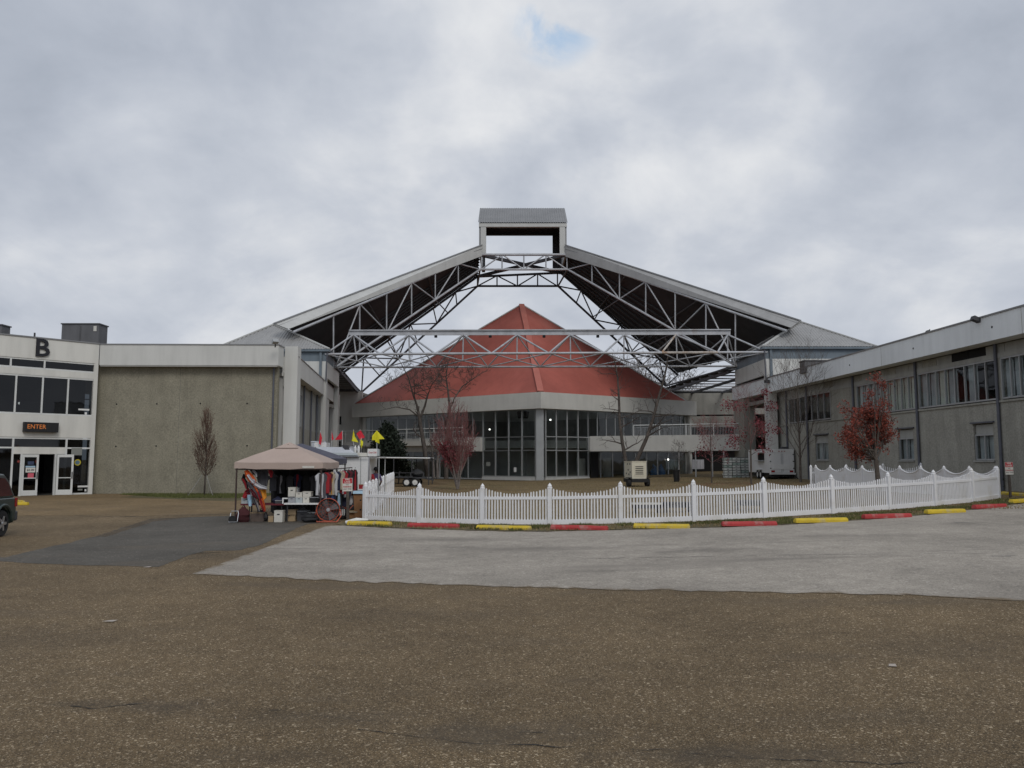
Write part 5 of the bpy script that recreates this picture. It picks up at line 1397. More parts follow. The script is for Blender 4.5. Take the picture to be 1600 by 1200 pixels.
def finish(t, T, bark, twig, leaf=None, lb=None):
    raw(T.wood, 'trunk', bark, t)
    if T.twig.f: raw(T.twig, 'crown', twig, t)
    if lb is not None and lb.f: raw(lb, 'foliage', leaf, t)
def base_of(px, row, Y=None):
    if Y is None: return G(px, row)
    p = at(px, row, Y); return Vector((p.x, Y, gz(p.x)))
UP = Vector((0, 0, 1))
# small staked tree by the concrete wall
p = base_of(319, 778, 46.6); t = thing('bare_tree', 'small leafless brown tree with narrow upright crown before the concrete wall', 'tree', p)
T = Tree(3); h = 5.0
pts = [p, p + Vector((.02, 0, 1.4)), p + Vector((.04, 0, 3)), p + Vector((.05, 0, h * .97))]; T.wood.tube(pts, [.05, .042, .03, .006], 6)
for k in range(120):
    f = T.rr.random(); z = 1.25 + f * 3.3; a = T.rr.uniform(0, 6.28); reach = (.86 * math.sin(math.pi * min(1, (f * .80 + .20))) ** .9) * T.rr.uniform(.55, 1.0)
    b0 = p + Vector((.03, 0, max(1.1, z - .5))); o_ = Vector((math.cos(a), math.sin(a), 0))
    e_ = p + o_ * reach + Vector((0, 0, z + .45)); m_ = b0.lerp(e_, .5) + o_ * .12 * reach - UP * .05
    T.twig.tube([b0, m_, e_], [.012, .009, .005], 3, caps=False)
    for _ in range(6):
        s_ = m_.lerp(e_, T.rr.random()); dv = (o_ * T.rr.uniform(-.1, .25) + rv(T.rr, .10) + UP * T.rr.uniform(.3, .6))
        T.twig.tube([s_, s_ + dv * .75], [.007, .004], 3, caps=False)
    T.tips.append((e_, UP)); T.tips.append((m_, UP))
finish(t, T, 'bark', 'rust_twig', 'rust_twig', T.leaves(1100, .032, jit=.12))
for dx, dy in ((-.75, -.5), (.62, -.35), (.1, .6)):
    g_ = thing('tree_stake', {-.75: 'left guy stake of the small tree by the concrete wall', .62: 'right guy stake of the small tree by the concrete wall', .1: 'rear guy stake of the small tree by the concrete wall'}[dx], 'stake', p + Vector((dx, dy, 0)))
    rod('wire', 'mullion', g_, p + Vector((dx, dy, .02)), p + Vector((dx * .18, dy * .18, 1.2)), .008); rod('stake', 'bark', g_, p + Vector((dx*1.02, dy*1.02, -.02)), p + Vector((dx, dy, .25)), .02)
# river birches left of the hall
p = base_of(668, 745, 70); t = thing('bare_birch', 'tall leafless tree with forked dark trunk before the left hall windows', 'tree', p)
T = Tree(11)
def path(pxs, Y): return [at(x, y, Y) for x, y in pxs]
def stem(T, pxs, Y, r0, r1, kids=7, L=2.6, depth=3, up=.10, spread=.9, wob=.16, minr=.011, fromk=.35, twig_r=.03):
    pts = path(pxs, Y); n = len(pts); T.wood.tube(pts, [r0 + (r1 - r0) * i / (n - 1) for i in range(n)], 7, caps=False)
    for k in range(kids):
        f = fromk + (1 - fromk) * (k + T.rr.random()) / kids; x = f * (n - 1); i = min(int(x), n - 2); b = pts[i].lerp(pts[i+1], x - i)
        a = T.rr.uniform(0, 6.28); d = Vector((math.cos(a), math.sin(a) * .8, T.rr.uniform(.1, .7)))
        T.limb(b, d, L * T.rr.uniform(.6, 1.15) * (1.1 - .4 * f), max(.02, (r0 + (r1 - r0) * f) * .5), depth, up, wob, 3, spread, .62, minr, .2, twig_r=twig_r)
    T.limb(pts[-1], pts[-1] - pts[-2], L * .5, r1, depth - 1, up, wob, 3, spread, .62, minr, .1, twig_r=twig_r)
stem(T, [(668, 745), (664, 705), (657, 665), (655, 650)], 70, .22, .15, 2, 1.8)
stem(T, [(656, 652), (651, 632), (645, 615), (638, 590), (628, 570)], 70, .12, .03, 8, 2.9)
stem(T, [(657, 652), (664, 634), (668, 618), (675, 600), (690, 582)], 70, .12, .03, 8, 2.7)
stem(T, [(658, 654), (640, 640), (618, 636), (600, 640)], 70, .07, .02, 5, 2.0, 2)
finish(t, T, 'birch_bark', 'twig')
p = base_of(700, 745, 68); t = thing('bare_birch', 'leafless tree with straight pale stem rising behind the red twigged tree', 'tree', p)
T = Tree(12)
stem(T, [(697, 748), (698, 700), (701, 660), (703, 640)], 68, .20, .14, 2, 1.6)
stem(T, [(703, 642), (700, 610), (697, 590), (699, 575)], 68, .11, .03, 8, 2.6)
stem(T, [(703, 640), (710, 622), (722, 604), (745, 588)], 68, .09, .03, 8, 2.4)
finish(t, T, 'birch_bark', 'twig')
for x, lb in ((678, 'pale low trunk of a birch standing among the stems left of the red tree'), (684, 'slim pale birch trunk right of its twin before the hall windows')):
    p = base_of(x, 746, 71); t = thing('birch_stem', lb, 'tree', p); T = Tree(x)
    stem(T, [(x, 747), (x - 1, 725), (x + (2 if x > 680 else -3), 700), (x + (5 if x > 680 else -8), 660)], 71, .14, .04, 5, 1.4)
    finish(t, T, 'pale_bark', 'twig')
# tree with red twigs and a few clusters of red leaves, centre left
p = base_of(715, 766); Yc = p.y
t = thing('maple_tree', 'pale stemmed maple with bare red twigs and red leaves low on its left', 'tree', p)
T = Tree(21); sc = Yc / FPX
for k in range(11):
    a = k * 2.4; x0 = T.rr.uniform(-2, 2); lean = (-26, -18, -10, -5, 0, 4, 9, 15, 22, -13, 12)[k]; top = (690, 668, 652, 645, 640, 648, 655, 665, 690, 672, 676)[k]
    dy = T.rr.uniform(-.5, .5)
    pts = [at(715 + x0 * .6, 764, Yc), at(715 + x0 + lean * .15, 748, Yc + dy * .3), at(714 + lean * .6, 722, Yc + dy * .8), at(712 + lean * 1.05, (722 + top) / 2, Yc + dy), at(710 + lean * 1.2, top, Yc + dy)]
    T.wood.tube(pts, [.055, .045, .035, .022, .006], 5, caps=False)
    for j in range(22):
        f = .30 + .70 * j / 22; i = min(int(f * 4), 3); b = pts[i].lerp(pts[i+1], f * 4 - i); a = T.rr.uniform(0, 6.28)
        T.limb(b, Vector((math.cos(a) * .55, math.sin(a) * .55, 1.0)), T.rr.uniform(.6, 1.35), .013, 1, .22, .12, 5, .5, .7, .0085, .1)
red_side = lambda q: (proj(q)[0] < 702 and 690 < proj(q)[1] < 728) or (proj(q)[0] > 733 and 695 < proj(q)[1] < 720) or (700 < proj(q)[1] < 735 and 712 > proj(q)[0] and T.rr.random() < .3)
lbm = T.leaves(1500, .062, red_side, .16)
k2 = T.leaves(900, .035, None, .14); n0 = len(lbm.v); lbm.v += k2.v; lbm.f += [tuple(i + n0 for i in f) for f in k2.f]
finish(t, T, 'pale_bark', 'red_twig', 'leaf_maroon', lbm)
for x, y0, y1 in ((678, 730, 700),):
    pass
# dark leaning trunks right of the corner
p = base_of(984, 740, 68); t = thing('bare_birch', 'leafless tree with two dark peeling trunks leaning apart behind the generator', 'tree', p)
T = Tree(31)
stem(T, [(984, 742), (977, 718), (972, 690), (968, 655), (967, 620), (965, 590), (962, 572)], 68, .19, .05, 13, 2.4, 2, fromk=.25, up=.02)
stem(T, [(984, 742), (998, 712), (1010, 685), (1020, 655), (1028, 625), (1038, 590), (1042, 570), (1044, 548)], 68.6, .20, .045, 14, 2.3, 2, fromk=.25, up=.02)
finish(t, T, 'birch_bark', 'twig')
# small trees on the right of the lawn
def small_tree(name, label, px, row, top, width, seed, bark, twig, leaf=None, nl=0, ls=.07, pick=None, Y=None, trunk_f=.3, depth=2, n_l=14, r=.07, up=.16, ljit=.2, steep=.75, reachk=1.1):
    p = base_of(px, row, Y); t = thing(name, label, 'tree', p); T = Tree(seed)
    Yv = p.y; H = at(px, top, Yv).z - p.z; wd = width * Yv / FPX
    T.wood.tube([p, p + Vector((.02, 0, H * .35)), p + Vector((-.02, .02, H * .65)), p + Vector((.03, 0, H))], [r, r * .75, r * .45, .008], 6, caps=False)
    for k in range(n_l):
        f = trunk_f + (1 - trunk_f) * (k / n_l) ** 1.1 * .92; a = k * 2.39996 + T.rr.uniform(-.3, .3)
        reach = wd * .5 * math.sin(math.pi * (.24 + .72 * (f - trunk_f) / (1 - trunk_f)))
        d = Vector((math.cos(a), math.sin(a), steep)); T.limb(p + UP * H * f, d, max(.35, reach * reachk), r * .35 * (1.15 - f), depth, up, .13, 4, .7, .62, .006, .2)
    lm = T.leaves(nl, ls, pick, ljit) if nl else None
    finish(t, T, bark, twig, leaf, lm); return T
small_tree('bare_sapling', 'thin leafless sapling beside the black bin', 1062, 752, 690, 36, 41, 'twig', 'twig', Y=66, n_l=10, r=.035)
small_tree('maple_tree', 'small maple with sparse crimson leaves right of the black bin', 1112, 755, 655, 70, 42, 'bark', 'red_twig', 'leaf_maroon', 260, .065, lambda q: (proj(q)[1] > 700 and proj(q)[1] < 728) or mnoise.noise(q * 1.3) > .42, n_l=18, r=.06)
small_tree('maple_tree', 'maple with red leaf clusters standing before the white cargo trailer', 1174, 757, 608, 92, 43, 'bark', 'red_twig', 'leaf_maroon', 1100, .075,
           lambda q: (proj(q)[0] < 1172 and 684 < proj(q)[1] < 726) or (proj(q)[0] > 1184 and 655 < proj(q)[1] < 680) or mnoise.noise(q * 1.3) > .52, n_l=15, r=.07)
small_tree('bare_tree', 'leafless tree with fanned grey branches before the long wing windows', 1251, 752, 586, 110, 44, 'bark', 'twig', Y=56, n_l=24, r=.085, depth=2, up=.26, trunk_f=.2, steep=1.25, reachk=1.9)
# the full red tree inside the fence
p = base_of(1374, 780, 36.5); t = thing('maple_tree', 'full red leaved maple standing inside the white fences', 'tree', p)
T = Tree(52); Yv = p.y
trunk = [p, at(1371.5, 747, Yv), at(1369, 720, Yv), at(1367, 700, Yv)]
T.wood.tube(trunk, [.13, .11, .095, .07], 7, caps=False)
ends = [(1330, 700), (1322, 688), (1335, 662), (1345, 640), (1355, 612), (1366, 590), (1378, 602), (1385, 625), (1388, 655), (1384, 680), (1350, 672), (1362, 648), (1372, 664), (1330, 640), (1338, 715), (1318, 676), (1342, 690), (1376, 640), (1368, 622), (1387, 595), (1352, 655), (1326, 672), (1380, 690)]
for i, (x, y) in enumerate(ends):
    dy = T.rr.uniform(-1.1, 1.1); st = trunk[2].lerp(trunk[3], T.rr.random()); e_ = at(x, y, Yv + dy); m_ = st.lerp(e_, .5) + Vector((0, 0, -.12))
    T.wood.tube([st, m_, e_], [.045, .028, .010], 4, caps=False)
    big = y > 630
    for j in range(9 if big else 4):
        b0 = m_.lerp(e_, .2 + .8 * T.rr.random()); a = T.rr.uniform(0, 6.28)
        T.limb(b0, Vector((math.cos(a), math.sin(a), .35)), T.rr.uniform(.3, .62) * (1 if big else .55), .012, 1, .08, .2, 4, .8, .65, .006, .1)
    T.tips.append((e_, UP))
finish(t, T, 'bark', 'twig', 'leaf_red', T.leaves(8200, .047, lambda q: mnoise.noise(q * 2.1 + Vector((3.3, 1.1, 0))) > -.16, .10))
# dark evergreen behind the food trailer
p = base_of(604, 752, 70); t = thing('evergreen_tree', 'dark green conical evergreen behind the drink sign and flags', 'tree', p); T = Tree(61)
H = at(609, 664, 70).z
T.wood.tube([p, p + UP * H], [.2, .03], 6, caps=False)
for k in range(110):
    f = k / 110; z = .6 + f * (H - .7); reach = 2.35 * (1 - f) ** .75 * T.rr.uniform(.7, 1.12) + .15; a = k * 2.39996
    d = Vector((math.cos(a), math.sin(a), .12)); b0 = p + UP * z; e_ = b0 + d * reach
    T.twig.tube([b0, e_], [.03, .008], 3, caps=False)
    for j in range(4): T.tips.append((b0.lerp(e_, .35 + .22 * j), d))
finish(t, T, 'bark', 'bark', 'leaf_green', T.leaves(9000, .13, None, .17))
# bare crowns of far trees above the red roof
for px, top, seed, Y, lb in ((632, 566, 71, 128, 'far leafless tree showing over the left slope of the red roof'), (1043, 545, 72, 125, 'far leafless tree showing over the right slope of the red roof'), (975, 532, 73, 135, 'far faint tree top behind the right edge of the red roof')):
    p = Vector((at(px, 700, Y).x, Y, 0)); t = thing('bare_tree', lb, 'tree', p); T = Tree(seed); H = at(px, top, Y).z
    T.wood.tube([p, p + UP * H * .5], [.4, .26], 6, caps=False)
    for k in range(9):
        a = k * 2.4; T.limb(p + UP * H * (.42 + .05 * k / 9), Vector((math.cos(a) * .8, math.sin(a) * .8, 1.1)), H * .40, .16, 3, .12, .14, 4, .75, .60, .02, .2, twig_r=.05)
    finish(t, T, 'bark', 'twig')
# low bushes by the leaning sign
for px, row, Y, w, h, lb in ((1577, 757, 38.5, .8, .95, 'low dark green bush behind the leaning sign'), (1592, 762, 39.5, .9, .5, 'low spreading bush right of the leaning sign at the wall')):
    p = base_of(px, row, Y); t = thing('bush', lb, 'bush', p); T = Tree(px)
    for k in range(26):
        a = T.rr.uniform(0, 6.28); d = Vector((math.cos(a), math.sin(a), T.rr.uniform(.4, 1.6))).normalized(); e_ = p + Vector((d.x * w, d.y * w, d.z * h))
        T.wood.tube([p, e_], [.02, .006], 3, caps=False); T.tips += [(e_, d), (p.lerp(e_, .6), d), (p.lerp(e_, .8), d)]
    finish(t, T, 'bark', 'twig', 'leaf_green', T.leaves(1400, .07, None, .13))
# ------------------------------------------------------------------ vendor tent
TLg, TRg = G(375, 814.5), G(502.5, 815.5)
tx0, tx1 = TLg.x, TRg.x; ty0 = 27.0; ty1 = ty0 + 2.45
def canopy(name, label, x0, x1, y0, y1, ze, zp, m, fm, val=.20, vent=True, zapx=None):
    t = thing(name, label, 'tent', ((x0 + x1) / 2, (y0 + y1) / 2, 0))
    cx, cy = (x0 + x1) / 2, (y0 + y1) / 2
    if zapx: cx = zapx
    cor = [(x0, y0), (x1, y0), (x1, y1), (x0, y1)]
    b = MB(); ns = 8; nr = 7; o = .08
    for r_ in range(nr + 1):
        f = r_ / nr
        for i in range(4):
            a, c = cor[i], cor[(i + 1) % 4]
            for k in range(ns):
                s = k / ns; x = a[0] + (c[0] - a[0]) * s; y = a[1] + (c[1] - a[1]) * s
                ed = math.sin(math.pi * s)
                sc = (1 - f) * (1 + o * .3 * (1 if f == 0 else 0))
                px_, py_ = cx + (x - cx) * sc, cy + (y - cy) * sc
                z = ze + (zp - ze) * (f ** .86) - .03 * ed * math.sin(math.pi * min(f * 1.5, 1)) - (.012 * ed if f == 0 else 0)
                b.v.append((px_, py_, z + .008 * mnoise.noise(Vector((px_ * 4, py_ * 4, 0)))))
    m_ = 4 * ns
    for r_ in range(nr):
        for k in range(m_): b.f.append((r_*m_+k, r_*m_+(k+1) % m_, (r_+1)*m_+(k+1) % m_, (r_+1)*m_+k))
    o_ = b.build('canopy', m, t, smooth=False)
    b = MB()
    for i in range(4):
        a, c = cor[i], cor[(i + 1) % 4]
        for k in range(ns):
            s = k / ns; x = a[0] + (c[0] - a[0]) * s; y = a[1] + (c[1] - a[1]) * s
            ed = math.sin(math.pi * s); q = 1 + o * .3
            X, Y = cx + (x - cx) * q, cy + (y - cy) * q
            b.v += [(X, Y, ze - .012 * ed), (X + .01 * math.sin(k * 2), Y, ze - val - .03 * ed + .01 * math.sin(k * 2.3))]
    for k in range(m_): b.f.append((2*k, 2*((k+1) % m_), 2*((k+1) % m_)+1, 2*k+1))
    b.build('valance', m, t)
    if vent:
        b = MB(); s = .40
        b.add([(cx - s, cy - s, zp - .16), (cx + s, cy - s, zp - .16), (cx + s, cy + s, zp - .16), (cx - s, cy + s, zp - .16), (cx, cy, zp + .05)], [(0, 1, 4), (1, 2, 4), (2, 3, 4), (3, 0, 4)])
        b.build('vent_cap', m, t)
        b = MB(); b.add([(cx - .34, cy - .36, zp - .165), (cx + .34, cy - .36, zp - .165), (cx, cy - .16, zp - .03)], [(0, 1, 2)]); b.build('vent_opening', fm, t)
    for x, y in ((x0 + .03, y0 + .03), (x1 - .03, y0 + .03), (x1 - .03, y1 - .03), (x0 + .03, y1 - .03)):
        wbox('leg', fm, t, x - .022, x + .022, y - .022, y + .022, 0.005, ze - .02)
        wbox('foot', fm, t, x - .06, x + .06, y - .06, y + .06, 0.0, .012)
    for a, c in (((x0, y0), (x1, y0)), ((x1, y0), (x1, y1)), ((x1, y1), (x0, y1)), ((x0, y1), (x0, y0))):
        beam('cross_bar', fm, t, (a[0], a[1] + .03, ze - .24), (c[0], c[1] + .03, ze - .24), .025, .03)
    return t
zee = at(440, 722.5, ty0).z; zpk = at(450, 693, (ty0 + ty1) / 2).z
tent = canopy('canopy_tent', 'tan pop up canopy tent of the vendor stall with brown frame', tx0 - .03, tx1 + .03, ty0, ty1, zee, zpk, 'canopy_tan', 'brown_metal')
text_patch = wbox('maker_patch', 'off_white', tent, tx1 - .62, tx1 - .22, ty0 - .055, ty0 - .048, zee - .19, zee - .12)
canopy('canopy_tent', 'dark slate canopy tent just behind the tan one', at(394, 717, 29.9).x, at(519, 717, 29.9).x, 29.9, 32.4, at(520, 717, 29.9).z + .02, at(456, 693, 31.1).z, 'canopy_slate', 'black', vent=False)
bd = hung_sheet('backdrop_cloth', 'black cloth hung as the back wall of the tan tent', 'cloth', (tx0 + .55, ty1 - .12), (tx1 - .1, ty1 - .06), .15, zee - .22, 'matt_black')
def ribbon(label, pxs, Y, w, m, cat='garment', name='hanging_garment', th=.05, group=None, m2=None):
    pts = [at(x, y, Y + .05 * math.sin(i * 1.3)) for i, (x, y) in enumerate(pxs)]
    t = thing(name, label, cat, pts[0], 0, group)
    def strip(pp, ww, mm, nm, dy):
        b = MB(); n = len(pp); ww = ww if isinstance(ww, (list, tuple)) else [ww] * n
        for i, p in enumerate(pp):
            d = (pp[min(i + 1, n - 1)] - pp[max(i - 1, 0)]); s = Vector((-d.z, 0, d.x)).normalized() * ww[i] * .5
            k = .03 * (i % 2)
            b.v += [tuple(p - s + Vector((0, dy, 0))), tuple(p - s * .3 + Vector((0, dy - .045 - k, 0))), tuple(p + s * .35 + Vector((0, dy - .02 + k, 0))), tuple(p + s + Vector((0, dy - .05, 0))),
                    tuple(p + s + Vector((0, dy + th * .4, 0))), tuple(p - s + Vector((0, dy + th * .6, 0)))]
        for i in range(n - 1):
            for k in range(6): b.f.append((i*6+k, i*6+(k+1) % 6, (i+1)*6+(k+1) % 6, (i+1)*6+k))
        b.f += [tuple(range(6))[::-1], tuple((n-1)*6+k for k in range(6))]
        b.build(nm, mm, t, smooth=False)
    strip(pts, w, m, 'cloth', 0)
    if m2:
        strip([p + Vector((0, -.07, 0)) for p in pts[len(pts)//3:]], [x * .4 for x in (w if isinstance(w, (list, tuple)) else [w] * len(pts))][len(pts)//3:], m2, 'stripe', 0)
    return t
YH = ty0 + .12
ribbon('orange jersey with white trim slung from the left tent corner', [(384, 735), (388, 742), (393, 749), (398, 755)], YH, [.12, .22, .24, .16], 'orange', m2='white_cloth')
ribbon('white sleeve curving out right of the orange jersey', [(394, 751), (400, 757), (407, 761), (417, 763)], YH - .05, [.16, .17, .15, .10], 'white_cloth')
ribbon('dark charcoal shirt hanging slanted below the orange jersey', [(390, 752), (395, 760), (401, 769), (407, 779)], YH + .03, [.22, .28, .26, .14], 'slate_cloth')
ribbon('long orange cloth trailing down to a red striped end', [(398, 757), (404, 768), (408, 781), (411, 791), (414, 799)], YH + .02, [.13, .17, .16, .15, .05], 'orange', m2='red_cloth')
ribbon('amber cloth bunched at the right of the hanging jerseys', [(405, 762), (411, 768), (412, 777), (408, 783)], YH + .05, [.10, .22, .20, .08], 'amber_cloth')
ribbon('red shirt draped in a bow under the charcoal one', [(381, 778), (387, 770), (393, 765), (399, 772), (404, 779)], YH + .08, [.10, .22, .24, .22, .10], 'red_cloth', m2='maroon_cloth')
ribbon('narrow pale cloth hanging to a point left of the striped end', [(391, 763), (395, 775), (401, 788), (405, 799)], YH + .06, [.10, .12, .11, .03], 'white_cloth', m2='slate_cloth')
ribbon('pale blue cloth hanging before the clear bin', [(389, 773), (390, 782), (391, 791)], YH + .02, [.12, .15, .10], 'paper_blue')
ribbon('dark grey trousers hanging at the left of the tent back', [(409, 733), (410, 742), (411, 752), (412, 761)], YH + .4, [.40, .42, .36, .24], 'slate_cloth')
ribbon('small red pennant cloth under the tent valance', [(421, 732), (423, 738), (424, 746)], YH + .2, [.10, .16, .06], 'red_cloth')
ribbon('black and white scarf bundled at the upper left tent corner', [(391, 731), (396, 735), (401, 739), (402, 745)], YH + .15, [.14, .2, .2, .1], 'charcoal', m2='white_cloth')
ribbon('dark knit cap bundle at the left tent leg', [(382, 741), (380, 748), (384, 755), (386, 764)], YH + .1, [.10, .14, .15, .08], 'black', m2='red_cloth')
# shirts on the rail along the right side
rail = thing('garment_rail', 'garment rail along the right side of the tan tent', 'rail', (tx1, ty0, 0))
rod('rail', 'brown_metal', rail, (tx1 - .06, ty0 + .05, zee - .27), (tx1 + .47, ty0 + 2.8, zee - .20), .018)
rod('rail', 'brown_metal', rail, (tx1 + .02, ty0 + .45, zee - 1.0), (tx1 + .42, ty1 + .2, zee - .98), .018)
def shirt(label, p, ang, w, h, m, m2, sleeves=True):
    t = thing('hung_shirt', label, 'shirt', p, ang, 'shirts on the side rail')
    b = MB(); th = .05
    pr = [(-.12, 0), (-.5 if sleeves else -.34, -.14), (-.46 if sleeves else -.34, -.36), (-.36, -.30), (-.36, -1), (.36, -1), (.36, -.30), (.46 if sleeves else .34, -.36), (.5 if sleeves else .34, -.14), (.12, 0)]
    b.prism([(x * w, -th / 2 + .02 * math.sin(i * 2.1), y * h) for i, (x, y) in enumerate(pr)], (0, th, 0)); b.build('cloth', m, t, world=False)
    if m2:
        b = MB(); b.prism([(x * w, -th / 2 - .012 + .015 * math.sin(i), y * h) for i, (x, y) in enumerate(((-.1, -.03), (.1, -.03), (.20, -.98), (-.14, -.98)))], (0, .006, 0)); b.build('front_panel', m2, t, world=False)
    b = MB(); b.tube([(0, 0, .09), (.02, 0, .06), (0, 0, .03), (-w * .3, 0, -.05), (w * .3, 0, -.05)], .006, 4); b.build('hanger', 'charcoal', t, world=False)
sh = [('white_cloth', 'slate_cloth', 'white shirt with grey front'), ('slate_cloth', 'white_cloth', 'grey shirt with white front'), ('red_cloth', 'maroon_cloth', 'bright red shirt with maroon front'), ('maroon_cloth', 'navy_cloth', 'maroon shirt with navy front'),
      ('cream_cloth', 'amber_cloth', 'cream shirt with amber front'), ('white_cloth', 'navy_cloth', 'white shirt with navy front'), ('navy_cloth', None, 'plain navy shirt'), ('cream_cloth', None, 'plain cream shirt'),
      ('red_cloth', 'white_cloth', 'red shirt with white front'), ('black', 'white_cloth', 'black shirt with white front'), ('maroon_cloth', None, 'plain maroon shirt'), ('black', None, 'plain black shirt hung at the far end')]
for i, (m1, m2, lb) in enumerate(sh):
    f = i / (len(sh) - 1); p = Vector((tx1 - .06 + .53 * f, ty0 + .05 + 2.75 * f, zee - .36 + .07 * f))
    shirt(lb + ' on the side rail of the tan tent', p, R(42 + 14 * math.sin(i * 2.3)), .30 + .05 * math.sin(i), .74 + .12 * math.sin(i * 1.7), m1, m2)
lo = [('navy_cloth', 'white_cloth', 'navy shorts with white stripe'), ('navy_cloth', 'blue_cloth', 'navy shirt with blue front'), ('black', 'paper_blue', 'black shirt with pale blue stripe'), ('navy_cloth', None, 'dark plain navy shorts'), ('charcoal', 'white_cloth', 'charcoal shorts with white stripe')]
for i, (m1, m2, lb) in enumerate(lo):
    f = i / 4; p = Vector((tx1 + .04 + .36 * f, ty0 + .5 + 2.6 * f, zee - 1.08))
    shirt(lb + ' on the lower rail of the tent side', p, R(30 + 12 * math.sin(i * 1.3)), .38, .52, m1, m2, False)
dk = [('slate_cloth', None, 'dark grey hoodie'), ('black', 'white_cloth', 'black jersey with white front'), ('charcoal', None, 'plain charcoal jersey'), ('navy_cloth', 'red_cloth', 'navy jersey with red front'), ('black', None, 'plain black jersey'),
      ('slate_cloth', 'charcoal', 'grey jersey with charcoal front'), ('maroon_cloth', 'black', 'maroon jersey with black front')]
for i, (m1, m2, lb) in enumerate(dk):
    p = Vector((tx0 + .62 + .30 * i, ty1 - .32 - .04 * (i % 2), zee - .42 - .03 * (i % 3)))
    shirt(lb + ' hung at the back of the tan tent', p, R(12 * math.sin(i * 1.9)), .36, .62 + .08 * math.sin(i * 2.2), m1, m2)
for i, (m1, m2, lb) in enumerate((('black', 'white_cloth', 'black trousers with white stripe'), ('navy_cloth', None, 'navy trousers'), ('red_cloth', 'white_cloth', 'red trousers with white stripe'), ('black', 'red_cloth', 'black trousers with red stripe'))):
    p = Vector((tx1 + .34 + .06 * i, ty0 + 2.3 + .3 * i, zee - .28))
    shirt(lb + ' at the rear end of the side rail', p, R(28 + 8 * i), .30, 1.02 - .05 * i, m1, m2, False)
# tables and goods
def table(name, label, x0, x1, y0, y1, z, m, lm):
    t = thing(name, label, 'table', ((x0 + x1) / 2, (y0 + y1) / 2, 0))
    wbox('tabletop', m, t, x0, x1, y0, y1, z - .05, z)
    for x in (x0 + .1, x1 - .1):
        for y in (y0 + .08, y1 - .08): rod('leg', lm, t, (x, y, 0.006), (x, y, z - .052), .016)
        beam('stretcher', lm, t, (x, y0 + .08, .2), (x, y1 - .08, .2), .02, .02)
    return t
ztab = at(470, 786, ty0 + .15).z
wx0, wx1 = at(443.5, 788, ty0 + .1).x, at(500, 788, ty0 + .1).x
table('folding_table', 'white folding table at the front of the tan tent', wx0, wx1 - .05, ty0 + .1, ty0 + .85, ztab, 'white', 'charcoal')
table('folding_table', 'brown red table left of the white one under the tan tent', tx0 + .1, wx0 - .03, ty0 + .22, ty0 + .95, ztab - .03, 'maroon_cloth', 'charcoal')
def carton(name, label, px0, px1, r0, r1, Y, depth, m, cat='box', lid=None, z0=None, ang=0.0, group=None, slots=True):
    a = at(px0, r1, Y); c = at(px1, r0, Y); w = c.x - a.x; h = c.z - a.z; zb_ = a.z if z0 is None else z0
    t = thing(name, label, cat, ((a.x + c.x) / 2, Y + depth / 2, zb_), ang, group)
    b = MB(); b.box(-w/2, w/2, -depth/2, depth/2, 0, h - .02); b.build('body', m, t, world=False)
    b = MB(); b.box(-w/2 - .008, w/2 + .008, -depth/2 - .008, depth/2 + .008, h - .019, h + .002); b.build('lid', lid or m, t, world=False)
    if slots:
        b = MB(); b.box(-w*.16, w*.16, -depth/2 - .004, -depth/2 - .0005, h * .62, h * .72); b.build('hand_hole', 'ink_black', t, world=False)
    return t, w, h
YT_ = ty0 + .35
zt_ = ztab
carton('shoe_box', 'white printed box standing on the left stack on the table', 450, 461.5, 762, 776.5, YT_ + .1, .3, 'off_white', z0=zt_ + .202)
carton('shoe_box', 'pale box behind the printed one on the white table', 459, 466, 763, 776, YT_ + .3, .2, 'grey_plastic', z0=zt_ + .202)
carton('storage_box', 'grey plastic drawer on the white table, left one', 450, 461, 777, 786, YT_, .3, 'grey_plastic', 'drawer', lid='slate_cloth', z0=zt_ + .002)
carton('storage_box', 'clear plastic drawer on the white table, middle one', 461.5, 472.5, 777, 786, YT_, .3, 'clear_plastic', 'drawer', lid='off_white', z0=zt_ + .002)
carton('storage_box', 'white plastic drawer on the white table, right of the clear one', 473, 483, 777, 786, YT_, .3, 'off_white', 'drawer', z0=zt_ + .002)
carton('shoe_box', 'low pale box on top of the clear drawer', 462, 472, 770.5, 777, YT_ + .03, .28, 'off_white', z0=zt_ + .202)
carton('shoe_box', 'wide pale box on top of the right drawer', 473, 486, 769, 777, YT_ + .03, .28, 'off_white', z0=zt_ + .202)
carton('display_case', 'black display case at the right end of the white table', 484, 498, 777.5, 786, YT_, .3, 'black', 'case', lid='silver', z0=zt_ + .002)
carton('display_case', 'flat dark tray on the brown table', 430, 440, 778, 783, YT_, .3, 'charcoal', 'tray', lid='grey_plastic', z0=zt_ - .028)
t = thing('white_bracket', 'white angled bracket standing between the two tables', 'bracket', at(442, 785, ty0 + .2)); p = at(442, 785.5, ty0 + .2); p.z = zt_ - .03 + .004
wbox('upright', 'white', t, p.x - .02, p.x + .02, p.y - .015, p.y + .015, p.z, p.z + .2); wbox('arm', 'white', t, p.x + .021, p.x + .16, p.y - .015, p.y + .015, p.z + .16, p.z + .2)
carton('storage_bin', 'clear plastic storage bin at the left end of the brown table', 377, 396, 776, 785.5, ty0 + .3, .35, 'clear_plastic', 'bin', lid='off_white', z0=ztab - .028)
carton('carton', 'white printed carton on the ground under the tables', 428, 441.5, 798, 816, ty0 + .05, .3, 'off_white', z0=.006)
carton('carton', 'brown carton half hidden left of the white carton', 419, 427, 807, 816, ty0 + .12, .3, 'cardboard_pale', z0=.006, slots=False)
carton('carton', 'upper brown carton stacked under the white table', 450, 462, 799, 807, ty0 + .45, .3, 'cardboard_pale', z0=.225, slots=False)
